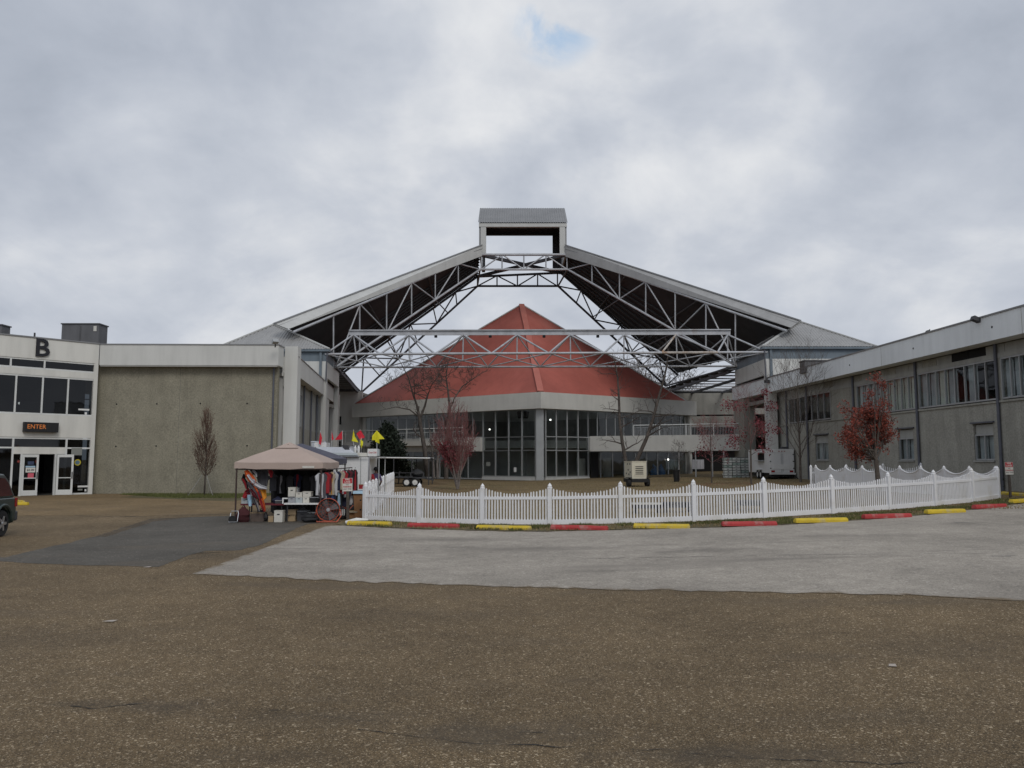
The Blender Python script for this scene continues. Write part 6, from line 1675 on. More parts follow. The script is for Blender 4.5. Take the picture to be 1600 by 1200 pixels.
carton('carton', 'lower brown carton stacked under the white table', 449.5, 461, 807, 816, ty0 + .45, .3, 'cardboard_pale', z0=.006, slots=False)
carton('carton', 'olive crate under the brown table', 391, 412, 801, 815, ty0 + .3, .4, 'brown_wall', z0=.006, lid='cardboard_pale', slots=False)
carton('storage_bin', 'grey storage bin under the right end of the white table', 464, 480, 799, 815, ty0 + .5, .35, 'charcoal', 'bin', lid='grey_plastic', z0=.006)
carton('storage_bin', 'dark wire bin with pale lid at the right table leg', 481, 494, 798, 812, ty0 + .4, .3, 'slate_cloth', 'bin', lid='clear_plastic', z0=.006)
def sack(name, label, px, row, Y, rx, rz, m, cat='bag', seed=1, extra=None):
    p = at(px, row, Y); p.z = gz(p.x) + .006
    t = thing(name, label, cat, p); b = MB(); n = 10; rr = random.Random(seed)
    for i in range(7):
        f = i / 6; r_ = (math.sin(math.pi * (.18 + .8 * f)) ** .7)
        for k in range(n):
            a = 2 * math.pi * k / n; j = rr.uniform(.8, 1.15); b.v.append((p.x + rx * r_ * j * math.cos(a), p.y + rx * .7 * r_ * j * math.sin(a), p.z + rz * f))
    for i in range(6):
        for k in range(n): b.f.append((i*n+k, i*n+(k+1) % n, (i+1)*n+(k+1) % n, (i+1)*n+k))
    b.f += [tuple(range(n))[::-1], tuple(60 + k for k in range(n))]
    b.build('body', m, t)
    if extra:
        for k in range(4):
            q = MB(); x = p.x - rx * .5 + rx * .3 * k; q.box(x, x + rx * .11, p.y - rx * .85, p.y - rx * .8, p.z + rz * .35, p.z + rz * .85); q.build('stripe', extra, t)
    else:
        q = MB(); q.tube([(p.x - rx * .3, p.y, p.z + rz * .95), (p.x, p.y, p.z + rz * 1.15), (p.x + rx * .3, p.y, p.z + rz * .95)], .012, 5); q.build('handle', m, t)
sack('sports_bag', 'charcoal bag heap under the brown table', 408, 815, ty0 + .5, .26, .38, 'charcoal', seed=12)
sack('sports_bag', 'dark slate bag heap behind the cartons under the white table', 472, 815, ty0 + .8, .34, .42, 'slate_cloth', seed=13)
sack('cap_pile', 'pile of dark caps at the right end of the brown table', 434, 786, ty0 + .6, .22, .20, 'navy_cloth', 'caps', seed=14)
bpy.data.objects['cap_pile'].location.z += ztab - .035
sack('duffel_bag', 'dark maroon duffel bag at the left front tent leg', 380, 815, ty0 + .1, .24, .50, 'duffel_cloth', seed=2)
sack('sports_bag', 'black bag heap on the ground before the table right leg', 484, 816, ty0 + .0, .30, .30, 'black', seed=3)
sack('sports_bag', 'black bag with white stripes right of the orange fan', 535, 794, ty0 + 1.4, .22, .42, 'black', seed=4, extra='white')
t = thing('hand_cart', 'small chrome hand cart with wheels left of the tent leg', 'cart', G(365, 817)); p = G(365, 817)
for dx in (-.10, .12):
    b = MB(); M_ = Matrix.Translation(p + Vector((dx * .5, .1 + dx, .12))) @ Matrix.Rotation(R(90), 4, 'X') @ Matrix.Rotation(R(0), 4, 'Y')
    b.lathe([(.05, -.02), (.12, -.025), (.12, .025), (.05, .02)], 14, M_); b.build('wheel', 'tyre', t)
b = MB(); b.tube([p + Vector((-.14, 0, .05)), p + Vector((-.14, .1, .3)), p + Vector((-.12, .12, .38)), p + Vector((.1, .12, .38)), p + Vector((.12, .1, .3)), p + Vector((.12, 0, .05))], .014, 6); b.build('frame', 'silver', t)
b = MB(); b.box(p.x - .15, p.x + .13, p.y - .08, p.y + .06, .025, .045); b.build('base_plate', 'silver', t)
# big orange drum fan
pf = G(513, 816.5); fc = at(513, 796.5, pf.y + .12); fr = .375
fan = thing('drum_fan', 'big orange floor fan beside the right tent leg', 'fan', pf, 0)
Mf = Matrix.Translation(fc) @ Matrix.Rotation(R(8), 4, 'Z') @ Matrix.Rotation(R(90), 4, 'X') @ Matrix.Rotation(R(0), 4, 'Z')
b = MB(); b.lathe([(fr, -.09), (fr + .012, -.09), (fr + .012, .09), (fr, .09), (fr - .010, .07), (fr - .010, -.07), (fr, -.09)], 28, Mf, cap=False); b.build('drum', 'fan_orange', fan)
for r_ in (.10, .19, .28):
    b = MB(); b.tube([Mf @ Vector((r_ * math.cos(a * math.pi / 12), r_ * math.sin(a * math.pi / 12), .088)) for a in range(25)], .003, 4); b.build('grille_ring', 'fan_orange', fan)
for k in range(12):
    a = k * math.pi / 6; rod('grille_bar', 'fan_orange', fan, Mf @ Vector((.06 * math.cos(a), .06 * math.sin(a), .09)), Mf @ Vector((fr * math.cos(a), fr * math.sin(a), .085)), .003)
for k in range(4):
    a = k * math.pi / 2 + .5; b = MB(); Mb = Mf @ Matrix.Rotation(a, 4, 'Z')
    b.prism([Mb @ Vector(v) for v in ((.04, -.04, .03), (.33, -.13, .07), (.34, .12, -.05), (.04, .04, -.02))], (Mf.to_3x3() @ Vector((0, 0, .008)))); b.build('blade', 'rooftop_grey', fan)
b = MB(); b.lathe([(.02, .085), (.06, .08), (.07, .05), (.07, -.08)], 12, Mf); b.build('hub', 'grey_plastic', fan)
b = MB(); b.lathe([(.08, -.075), (fr - .011, -.075)], 24, Mf, cap=False); b.build('rear_grille', 'charcoal', fan)
for s in (-1, 1):
    b = MB(); b.tube([fc + Vector((s * (fr + .03), .02, 0)), fc + Vector((s * (fr + .06), .0, -.2)), Vector((fc.x + s * .33, pf.y - .08, .03)), Vector((fc.x + s * .30, pf.y + .30, .03))], .018, 6); b.build('stand_leg', 'fan_orange', fan)
b = MB(); b.tube([Vector((fc.x - .33, pf.y - .08, .03)), Vector((fc.x + .33, pf.y - .08, .03))], .018, 6); b.build('stand_bar', 'fan_orange', fan)
# fire lane signs
def fire_sign(label, px, row, sx, srow0, srow1, w, lean):
    p = G(px, row); Y = p.y; top = at(sx, srow0, Y); bot = at(sx, srow1, Y); h = top.z - bot.z
    t = thing('fire_lane_sign', label, 'sign', p)
    ptop = Vector((top.x, Y, top.z - .04)); beam('post', 'bark', t, p, ptop, .09, .06)
    ax = (ptop - p).normalized(); x = Vector((1, 0, 0)); x = (x - ax * x.dot(ax)).normalized(); n = x.cross(ax)
    def Mt(dz, off): c = ptop + ax * (.04 - dz) + n * off; return Matrix(((x.x, ax.x, n.x, c.x), (x.y, ax.y, n.y, c.y), (x.z, ax.z, n.z, c.z), (0, 0, 0, 1)))
    o = .05
    b = MB(); b.box(-w/2, w/2, -h/2, h/2, -.006, .0, Mt(h/2, o)); b.build('plate', 'sign_white', t)
    b = MB(); b.box(-w/2 + .01, w/2 - .01, -h*.19, h*.19, .001, .003, Mt(h*.21, o)); b.build('header', 'sign_red', t)
    text_part('sign_text', 'FIRE', h * .19, 'sign_white', t, Mt(h * .115, o + .004), .001, bold=.002)
    text_part('sign_text', 'LANE', h * .19, 'sign_white', t, Mt(h * .295, o + .004), .001, bold=.002)
    text_part('sign_text', 'NO', h * .13, 'ink_black', t, Mt(h * .50, o + .003), .001)
    text_part('sign_text', 'PARKING', h * .15, 'ink_red', t, Mt(h * .665, o + .003), .001, bold=.002)
    text_part('sign_text', 'ANY TIME', h * .14, 'ink_black', t, Mt(h * .84, o + .003), .001)
fire_sign('red and white fire lane sign on a post between the tent and the fence', 543.5, 812, 543.3, 747, 767.5, .35, 0)
fire_sign('red and white fire lane sign on a leaning post at the right edge', 1579, 778, 1575, 722, 741.5, .33, 0)
# cardboard bin and clutter by the fence corner
p = G(560, 810); t = thing('cardboard_bin', 'tall brown cardboard bin beside the fence corner post', 'bin', p)
b = MB(); hb = at(560, 767, p.y).z
vs = []
for z, k in ((0.006, .74), (hb, 1.0)):
    for sx, sy in ((-1, -1), (1, -1), (1, 1), (-1, 1)): vs.append((p.x + sx * .26 * k + .05, p.y + .25 + sy * .24 * k, z))
b.add(vs, [(0,3,2,1),(0,1,5,4),(1,2,6,5),(2,3,7,6),(3,0,4,7)]); b.build('body', 'cardboard', t)
b = MB(); b.add([(v[0], v[1], hb - .12) for v in vs[4:]], [(0,1,2,3)]); b.build('contents', 'slate_cloth', t)
b = MB(); b.prism([vs[4], vs[7], (vs[7][0] - .10, vs[7][1], hb - .18), (vs[4][0] - .10, vs[4][1], hb - .18)], (.008, 0, .004)); b.build('flap', 'cardboard', t)
b = MB(); b.prism([vs[4], vs[5], (vs[5][0], vs[5][1] - .06, hb - .10), (vs[4][0], vs[4][1] - .06, hb - .10)], (0, .006, .004)); b.build('flap', 'paper_blue', t)
for zz in (.28, .62):
    b = MB(); b.box(p.x + .03, p.x + .09, p.y + .25 - .24 * (.74 + .26 * zz / hb) - .006, p.y + .25 - .24 * (.74 + .26 * zz / hb) - .001, zz, zz + .05); b.build('hand_hole', 'ink_black', t)
c_, w_, h_ = carton('carton', 'red and blue box sticking out of the cardboard bin', 560.5, 569, 753, 767, p.y + .2, .2, 'red_cloth', lid='cardboard', z0=hb - .1, slots=False)
b = MB(); b.box(-w_/2 - .004, w_/2 + .004, -.105, .105, .02, h_ * .35); b.build('label_band', 'blue_cloth', c_, world=False)
b = MB(); b.box(-w_/2 - .005, w_/2 + .005, -.106, .106, h_ * .36, h_ * .5); b.build('label_band', 'white', c_, world=False)
carton('carton', 'low brown carton on the ground behind the fire lane sign', 545, 559, 802, 811, 29.0, .4, 'cardboard', z0=.006, slots=False)
carton('plank', 'pale wooden plank lying by the cardboard bin', 546, 558, 800.5, 802.5, 28.9, .15, 'cream_cloth', 'plank', z0=.2, slots=False)
t = thing('red_hose_reel', 'red hose reel between the orange fan and the sign post', 'reel', G(534, 806)); p = G(534, 806) + Vector((0, .5, .16))
for dx in (-.07, .07):
    b = MB(); M_ = Matrix.Translation(p + Vector((dx, 0, 0))) @ Matrix.Rotation(R(90), 4, 'Y'); b.lathe([(.02, -.01), (.16, -.01), (.16, .01), (.02, .01)], 14, M_); b.build('flange', 'red_cloth', t)
b = MB(); M_ = Matrix.Translation(p) @ Matrix.Rotation(R(90), 4, 'Y'); b.lathe([(.10, -.06), (.115, 0), (.10, .06)], 12, M_); b.build('hose', 'orange', t)
b = MB(); b.tube([p + Vector((.1, -.1, -.1)), p + Vector((.2, -.2, .02)), p + Vector((.24, .0, .12)), p + Vector((.3, .1, .2))], .02, 5); b.build('handle', 'fan_orange', t)

# ------------------------------------------------------------------ white food trailer, sign box, flags
YV = 33.5
vx0, vx1 = at(500, 740, YV).x, at(576.5, 740, YV).x; vz = at(560, 713.3, YV).z
ft = thing('food_trailer', 'white food trailer behind the tents with silver hood and roof rack', 'trailer', ((vx0 + vx1) / 2, YV, 0))
sm = at(563.3, 740, YV).x
wbox('side_panel', 'white_vehicle', ft, vx0, sm - .015, YV, YV + .06, .32, vz); wbox('side_panel', 'white_vehicle', ft, sm + .015, vx1, YV, YV + .06, .32, vz)
wbox('seam_strip', 'mullion', ft, sm - .014, sm + .014, YV + .012, YV + .05, .32, vz)
wbox('body', 'white_vehicle', ft, vx0, vx1 - .03, YV + .063, YV + 2.1, .32, vz - .004); wbox('corner_trim', 'silver', ft, vx1 - .03, vx1 + .02, YV - .02, YV + .0, .32, vz)
wbox('skirt', 'charcoal', ft, vx0 + .2, vx1 - .2, YV + .1, YV + 1.9, .1, .318)
hz1 = at(520, 698.5, YV).z; hx0 = at(493, 700, YV).x; hx1 = at(553, 700, YV).x; hx2 = at(562, 713, YV).x
b = MB(); b.prism([(hx0 + .1, YV - .12, vz + .003), (hx2, YV - .12, vz + .003), (hx1 - .25, YV + .05, hz1), (hx0, YV + .05, hz1)], (0, 1.7, 0)); b.build('hood', 'silver', ft)
b = MB(); b.prism([(at(517, 0, YV).x - .0, YV - .15, vz + .05), (hx2 - .05, YV - .15, vz + .05), (hx2 - .1, YV - .12, vz + .16), (at(517, 0, YV).x, YV - .12, vz + .16)], (0, .02, 0)); b.build('hood_panel', 'clear_plastic', ft)
wbox('trim_strip', 'charcoal', ft, hx0 + .9, vx1, YV - .17, YV - .125, vz - .02, vz + .005)
rk0, rk1 = at(532, 700, YV).x, at(562, 700, YV).x
wbox('roof_deck', 'off_white', ft, rk0 + .45, vx1 - .02, YV + .1, YV + 1.9, vz + .005, vz + .16)
for z in (.26, .42): beam('rack_rail', 'silver', ft, (rk0, YV + .3, vz + z), (rk1, YV + .3, vz + z), .03, .035)
for px in (561.5, 565, 569.5):
    x = at(px, 700, YV).x; wbox('rack_post', 'black', ft, x - .015, x + .015, YV + .2, YV + .23, vz + .162, at(px, 696, YV).z)
beam('rack_rail', 'black', ft, (at(561.5, 0, YV).x, YV + .215, at(561, 696, YV).z), (at(569.5, 0, YV).x, YV + .215, at(569, 698, YV).z), .03, .03)
wbox('roof_box', 'brown_wall', ft, at(563, 0, YV).x, at(571, 0, YV).x, YV + .3, YV + .8, vz + .165, vz + .26)
for px in (567, 572):
    q = MB(); x = at(px, 0, YV).x; q.lathe([(.05, vz + .165), (.055, vz + .36), (.03, vz + .42), (.02, vz + .47)], 10, Matrix.Translation((x, YV + .16, 0))); q.build('gas_bottle', 'white', ft)
x = at(491, 690, YV + .5).x; q = MB(); q.lathe([(.20, hz1 - .05), (.20, hz1 + .20), (.22, hz1 + .22), (.17, hz1 + .26)], 14, Matrix.Translation((x, YV + .7, 0))); q.build('roof_vent', 'silver', ft)
x0_, x1_ = at(504, 0, YV).x, at(522, 0, YV).x; wbox('roof_unit', 'white_vehicle', ft, x0_, x1_, YV + .4, YV + 1.1, hz1 + .003, at(512, 691.5, YV + .5).z); wbox('roof_unit_lid', 'silver', ft, x0_ + .06, x1_ - .04, YV + .45, YV + 1.0, at(512, 691.5, YV + .5).z + .002, at(512, 689.5, YV + .5).z)
b = MB(); q0 = at(533, 695.5, YV); q1 = at(546, 707, YV); b.prism([q0, q0 + Vector((.28, 0, .0)), q1 + Vector((.06, 0, 0)), q1 + Vector((-.1, 0, 0))], (0, .2, 0)); b.build('flue', 'charcoal', ft)
aw1 = at(593, 714, YV).x
wbox('awning', 'white_vehicle', ft, vx1 + .03, aw1, YV + .1, YV + 1.8, vz - .06, vz - .01)
for y in (YV + .14, YV + 1.75): wbox('awning_post', 'mullion', ft, aw1 - .06, aw1 - .02, y - .02, y + .02, .006, vz - .062)
for y in (YV + .7, YV + 1.5):
    for x in (vx0 + .5,): pass
b = MB(); M_ = Matrix.Translation(((vx0 + vx1) / 2 + .3, YV + .0, .32)) @ Matrix.Rotation(R(90), 4, 'X'); b.lathe([(.12, -.1), (.30, -.11), (.31, -.05), (.31, .05), (.30, .11), (.12, .1)], 18, M_); b.build('wheel', 'tyre', ft)
wbox('vent_plate', 'paper_grey', ft, at(553, 0, YV).x, at(558, 0, YV).x, YV - .012, YV - .002, at(555, 756, YV).z, at(555, 753.5, YV).z)
# drink sign
sx0, sx1 = at(574, 706, YV - .05).x, at(588.2, 706, YV - .05).x; sz0, sz1 = at(580, 712.8, YV - .05).z, at(580, 701.2, YV - .05).z
sz0 = max(sz0, vz + .003)
ds = thing('drink_sign', 'white box sign with red script lettering on the trailer awning', 'sign', ((sx0 + sx1) / 2, YV + .1, sz0))
wbox('sign_case', 'white', ds, sx0, sx1 + .02, YV + .0, YV + .3, sz0, sz1); wbox('sign_side', 'clear_plastic', ds, sx1 + .023, sx1 + .10, YV + .02, YV + .28, sz0 + .01, sz1 - .01)
Ms = Matrix(((1, 0, 0, (sx0 + sx1) / 2 + .01), (0, 0, -1, YV - .004), (0, 1, 0, (sz0 + sz1) / 2), (0, 0, 0, 1)))
text_part('sign_text', 'Coca-Cola', .105, 'ink_red', ds, Ms, .002, bold=.0012, shear=.35, xscale=.72)
def flag(label, pole_px, pole_top, pole_bot, poly, m, Y):
    a = at(pole_px, pole_bot, Y); a.z = max(vz + .005, a.z) if a.x < vx1 else vz + .0
    c = at(pole_px, pole_top, Y); t = thing('pennant_flag', label, 'flag', a, 0, 'pennants on the food trailer roof')
    rod('pole', 'mullion_white', t, a, c, .010)
    b = MB(); n = len(poly); pts = [at(x, y, Y - .03 + .05 * ((i % 2) - .5)) for i, (x, y) in enumerate(poly)]
    b.prism(pts, (0, .008, 0)); b.build('pennant', m, t)
flag('leftmost red pennant, limp above the silver vent', 500.5, 673, 700, [(500.6, 675), (503.3, 684.5), (501.2, 695.5), (498, 692.5)], 'flag_red', YV + .3)
flag('narrow red pennant second from the left', 518.2, 674, 700, [(518.3, 674.5), (521.6, 686), (518.3, 688)], 'flag_red', YV + .35)
flag('wide red triangular pennant pointing left', 535, 672.5, 702, [(534.5, 673), (534.9, 686.5), (523, 687.5)], 'flag_red', YV + .4)
flag('yellow pennant drooping to the right of its pole', 552.4, 671, 702, [(552.4, 672), (554.5, 682), (560, 691.5), (549.5, 689)], 'flag_yellow', YV + .4)
flag('bunched red pennant above the black rack', 562.5, 671, 700, [(563.5, 672), (570.3, 683.5), (562, 686.5), (556.8, 677.5)], 'flag_red', YV + .45)
flag('small yellow pennant hanging low over the black rack', 564.5, 684, 702, [(563.4, 686), (567.5, 690), (566.2, 700.5), (563.2, 698)], 'flag_yellow', YV + .38)
flag('largest yellow pennant, spread like a fish above the drink sign', 589, 672, 701, [(588.8, 672.5), (601, 685.8), (592.4, 686.5), (593, 693), (586.3, 690), (586.6, 687.6), (581, 688), (581.5, 681)], 'flag_yellow', YV + .2)
# two people at the trailer awning
def person(label, p, rz, shirt_m, skin_m, h=1.72, lean=0.0):
    t = thing('person', label, 'person', p, rz)
    J = {'pel': (0, 0, .93), 'spine': (0, -.01, 1.12), 'chest': (0, .0, 1.33), 'neck': (0, .01, 1.49), 'chin': (0, -.015, 1.56), 'head': (0, -.012, 1.65), 'top': (0, .0, 1.735),
         'hipL': (-.09, 0, .88), 'kneeL': (-.10, -.02, .49), 'ankL': (-.11, .02, .09), 'toeL': (-.12, -.15, .04), 'hipR': (.09, 0, .88), 'kneeR': (.11, -.03, .49), 'ankR': (.12, .0, .09), 'toeR': (.14, -.17, .04),
         'shL': (-.17, .01, 1.41), 'elL': (-.24, .03, 1.14), 'wrL': (-.20, -.14, .97), 'haL': (-.18, -.21, .93), 'shR': (.17, .01, 1.41), 'elR': (.25, .0, 1.15), 'wrR': (.17, -.22, 1.10), 'haR': (.13, -.29, 1.10)}
    rad = {'pel': (.15, .11), 'spine': (.13, .10), 'chest': (.16, .11), 'neck': (.055, .055), 'chin': (.062, .07), 'head': (.078, .098), 'top': (.05, .06), 'hipL': (.09, .10), 'hipR': (.09, .10), 'kneeL': (.062, .065), 'kneeR': (.062, .065),
           'ankL': (.045, .05), 'ankR': (.045, .05), 'toeL': (.04, .03), 'toeR': (.04, .03), 'shL': (.065, .065), 'shR': (.065, .065), 'elL': (.045, .045), 'elR': (.045, .045), 'wrL': (.03, .03), 'wrR': (.03, .03), 'haL': (.035, .02), 'haR': (.035, .02)}
    E_ = [('pel', 'spine'), ('spine', 'chest'), ('chest', 'neck'), ('neck', 'chin'), ('chin', 'head'), ('head', 'top')]
    for s in 'LR': E_ += [('pel', 'hip' + s), ('hip' + s, 'knee' + s), ('knee' + s, 'ank' + s), ('ank' + s, 'toe' + s), ('chest', 'sh' + s), ('sh' + s, 'el' + s), ('el' + s, 'wr' + s), ('wr' + s, 'ha' + s)]
    # five fingers and a nose as short branches of the same skeleton
    for s, sx in (('L', 1), ('R', -1)):
        hx, hy, hz = J['ha' + s]
        for k, (dx, dy, dz, ln) in enumerate(((.035, -.01, .02, .05), (.024, -.07, .0, .075), (.008, -.075, -.005, .08), (-.008, -.07, -.01, .075), (-.024, -.06, -.014, .06))):
            nm = 'f%s%d' % (s, k); J[nm] = (hx + sx * dx, hy + dy, hz + dz - .01 * k * (s == 'L')); rad[nm] = (.0085, .0085); E_.append(('ha' + s, nm))
    J['nose'] = (0, -.125, 1.645); rad['nose'] = (.012, .016); E_.append(('head', 'nose'))
    names = list(J); k = h / 1.735
    bm = bmesh.new(); sk_ = bm.verts.layers.skin.verify(); V_ = {}
    for n in names:
        v = bm.verts.new(Vector(J[n]) * k); v[sk_].radius = (rad[n][0] * k, rad[n][1] * k); v[sk_].use_root = (n == 'pel'); V_[n] = v
    for a, c in E_: bm.edges.new((V_[a], V_[c]))
    me = bpy.data.meshes.new('body'); bm.to_mesh(me); bm.free()
    tmp = bpy.data.objects.new('body', me); C.objects.link(tmp)
    tmp.modifiers.new('s', 'SKIN'); sb = tmp.modifiers.new('d', 'SUBSURF'); sb.levels = 2; sb.render_levels = 2
    dg = bpy.context.evaluated_depsgraph_get(); dg.update(); m2 = bpy.data.meshes.new_from_object(tmp.evaluated_get(dg)); bpy.data.objects.remove(tmp)
    m2.name = 'body'; o = bpy.data.objects.new('body', m2); m2.materials.clear()
    for mm in (skin_m, shirt_m, 'denim', 'black'): m2.materials.append(MATS[mm])
    for f in m2.polygons:
        f.use_smooth = True; c = f.center / k
        if c.z < .085: f.material_index = 3
        elif c.z < .95 and abs(c.x) < .17 and c.y > -.16: f.material_index = 2
        elif c.z < 1.48 and not (abs(c.x) > .15 and c.z < 1.18): f.material_index = 1
        else: f.material_index = 0
    put(o, t, W[t].copy())
    b = MB(); b.lathe([(.088, -.035), (.098, .0), (.094, .05), (.07, .09), (.02, .108)], 14, Matrix.Translation((0, .018 * k, 1.66 * k)) @ Matrix.Rotation(R(-14), 4, 'X') @ Matrix.Scale(k, 4)); b.build('hair', 'black', t, world=False, smooth=True)
    for sx in (-1, 1):
        b = MB(); b.lathe([(.002, -.008), (.009, 0), (.002, .008)], 8, Matrix.Translation((sx * .03 * k, -.098 * k, 1.665 * k)) @ Matrix.Rotation(R(90), 4, 'X')); b.build('eye', 'ink_black', t, world=False)
        b = MB(); b.lathe([(.006, -.03), (.016, -.01), (.018, .012), (.004, .03)], 8, Matrix.Translation((sx * .082 * k, .0, 1.645 * k))); b.build('ear', skin_m, t, world=False)
    b = MB(); b.tube([(-.022 * k, -.094 * k, 1.60 * k), (0, -.10 * k, 1.598 * k), (.022 * k, -.094 * k, 1.60 * k)], .004, 5); b.build('mouth', 'maroon_cloth', t, world=False)
YP = YV + .9
pp = at(578.5, 730, YP); person('person in a red top standing under the trailer awning', (pp.x, YP, .006), R(150), 'red_cloth', 'dark_skin', 1.74)
pp = at(587, 730, YP + .2); person('person in a purple blue jacket right of the one in red', (pp.x, YP + .25, .006), R(-160), 'purple_cloth', 'dark_skin', 1.75)

# ------------------------------------------------------------------ things on the lawn
def wheel(t, c, axis, r_, w, rim='white', rr=.62):
    M_ = Matrix.Translation(c) @ (Matrix.Rotation(R(90), 4, 'Y') if axis == 'x' else Matrix.Rotation(R(90), 4, 'X'))
    b = MB(); b.lathe([(r_ * rr, -w/2), (r_ * .93, -w/2), (r_, -w * .32), (r_, w * .32), (r_ * .93, w/2), (r_ * rr, w/2)], 22, M_, cap=False); o = b.build('wheel', 'tyre', t)
    b = MB(); b.lathe([(r_ * .12, -w * .50), (r_ * .2, -w * .42), (r_ * rr, -w * .38), (r_ * rr, w * .38), (r_ * .2, w * .42), (r_ * .12, w * .5)], 22, M_); b.build('rim', rim, o)
    return o
gp_ = base_of(990, 761); gen = thing('generator', 'cream towable generator with louvred end standing on the lawn', 'generator', (gp_.x, gp_.y, gp_.z), R(9))
gw = 23.5 * gp_.y / FPX; gh0, gh1 = at(990, 748, gp_.y).z - gp_.z, at(990, 720.5, gp_.y).z - gp_.z; gl = 1.75
def lb(name, m, t, x0, x1, y0, y1, z0, z1):
    b = MB(); b.box(x0, x1, y0, y1, z0, z1); return b.build(name, m, t, world=False)
ox = .42
lb('housing', 'cream', gen, ox - gw/2, ox + gw/2, 0, gl, gh0, gh1 - .05); lb('housing_lid', 'cream', gen, ox - gw/2 - .03, ox + gw/2 + .03, -.03, gl + .03, gh1 - .047, gh1)
lv = MB()
lb('louvre_frame', 'cream', gen, ox - gw*.34, ox + gw*.34, -.03, -.003, gh0 + .2, gh1 - .22)
for k in range(5):
    z = gh0 + .30 + k * .125; lb('louvre', 'ink_black', gen, ox - gw*.27, ox + gw*.27, -.045, -.031, z, z + .05)
for k, (z, y) in enumerate(((gh1 - .25, .35), (gh1 - .25, .9), (gh0 + .4, .3), (gh0 + .55, .75), (gh0 + .25, .6), (gh0 + .3, 1.2))): lb('panel_latch', 'charcoal', gen, ox - gw/2 - .02, ox - gw/2 - .001, y, y + .16, z, z + .10)
lb('chassis', 'black', gen, ox - gw/2 - .05, ox + gw/2 + .1, -.1, gl + .1, gh0 - .25, gh0 - .003); lb('hitch', 'black', gen, ox - .05, ox + .05, gl + .1, gl + 1.3, gh0 - .2, gh0 - .1)
for x in (ox - gw/2 - .16, ox + gw/2 + .12):
    for y in (.25,): 
        M_ = Matrix.Translation((x, y, .30)) @ Matrix.Rotation(R(90), 4, 'Y'); b = MB(); b.lathe([(.14, -.11), (.28, -.12), (.30, -.07), (.30, .07), (.28, .12), (.14, .11)], 20, M_); b.build('wheel', 'tyre', gen, world=False)
    lb('fender', 'black', gen, x - .13, x + .13, -.12, .62, .62, .66)
bp_ = base_of(1057, 753); bn = thing('trash_bin', 'black round bin with flared rim standing on the lawn', 'bin', bp_)
b = MB(); hb = at(1057, 734, bp_.y).z - bp_.z; b.lathe([(.20, 0), (.27, hb * .9), (.30, hb * .92), (.30, hb), (.26, hb), (.25, hb * .9)], 18); b.build('body', 'black', bn, world=False)
b = MB(); b.lathe([(.255, hb * .86), (.02, hb * .87)], 18); b.build('liner', 'charcoal', bn, world=False)
# flatbed trailer at left
tp = base_of(642, 757.5, 62); tr = thing('flatbed_trailer', 'dark flatbed trailer with two white rimmed wheels behind the picket fence', 'trailer', tp)
wbox('deck', 'charcoal', tr, at(617, 0, 62).x, at(671, 0, 62).x, 62.2, 64.0, .62, .74)
for px in (635.6, 648.6):
    c = at(px, 751, 62.1); wheel(tr, Vector((c.x, 62.1, .345)), 'y', .335, .2); c2 = Vector((c.x, 64.1, .345)); wheel(tr, c2, 'y', .335, .2)
wbox('fender', 'charcoal', tr, at(627, 0, 62).x, at(657, 0, 62).x, 61.98, 62.19, .70, .74)
for px in (619, 633, 650, 669): x = at(px, 0, 62).x; wbox('stake', 'charcoal', tr, x - .04, x + .04, 62.22, 62.28, .743, 1.05)
beam('side_rail', 'charcoal', tr, (at(618, 0, 62).x, 62.25, 1.07), (at(670, 0, 62).x, 62.25, 1.07), .05, .05); beam('tongue', 'charcoal', tr, (at(671, 0, 62).x, 63, .6), (at(683, 0, 62).x, 63, .5), .1, .1)
sack('tarp_load', 'dark covered load on the flatbed trailer', 652, 745, 63, .55, .6, 'black', 'load', seed=8)
bpy.data.objects['tarp_load'].location.z += .74
# carport of thin white pipes
cp_ = thing('pipe_canopy', 'flat canopy frame of thin white pipes in front of the left hall windows', 'canopy', (at(628, 0, 66).x, 66, 0))
zc = at(630, 715, 66).z; xa, xb = at(587, 715, 66).x, at(672, 717, 66).x
for y in (66, 69): rod('roof_pipe', 'white', cp_, (xa, y, zc), (xb, y, zc - .05), .06)
for x in (xa + .1, (xa * 2 + xb) / 3, (xa + 2 * xb) / 3, xb - .1):
    rod('roof_pipe', 'charcoal', cp_, (x, 66, zc - .08), (x, 69, zc - .08), .04)
    for y in (66, 69): rod('post', 'charcoal', cp_, (x, y, 0), (x, y, zc - .05), .045)
wbox('roof_sheet', 'matt_black', cp_, xa, xb, 66.1, 68.9, zc + .065, zc + .09)
# white cargo trailer at right
YC = 63.0; ca, cb = at(1180.5, 0, YC).x, at(1217, 0, YC).x; g = gz(20); cz0, cz1 = at(1200, 739, YC).z, at(1200, 703, YC).z
ct = thing('cargo_trailer', 'white box trailer with rear doors parked at the right wing', 'trailer', ((ca + cb) / 2, YC, g))
LC = 5.6
wbox('body', 'white_vehicle', ct, ca, cb, YC + .03, YC + LC, cz0, cz1); wbox('roof_cap', 'white', ct, ca - .03, cb + .03, YC, YC + LC + .03, cz1 + .002, cz1 + .07)
mx = (ca + cb) / 2
wbox('door', 'white_vehicle', ct, ca + .09, mx - .012, YC - .015, YC + .027, cz0 + .05, cz1 - .22); wbox('door', 'white_vehicle', ct, mx + .012, cb - .09, YC - .015, YC + .027, cz0 + .05, cz1 - .22)
wbox('header_strip', 'white', ct, ca + .02, cb - .02, YC - .02, YC + .027, cz1 - .19, cz1 - .03)
for k in range(3): x = mx + (k - 1) * .22; wbox('marker_light', 'tail_red', ct, x - .05, x + .05, YC - .035, YC - .021, cz1 - .13, cz1 - .08)
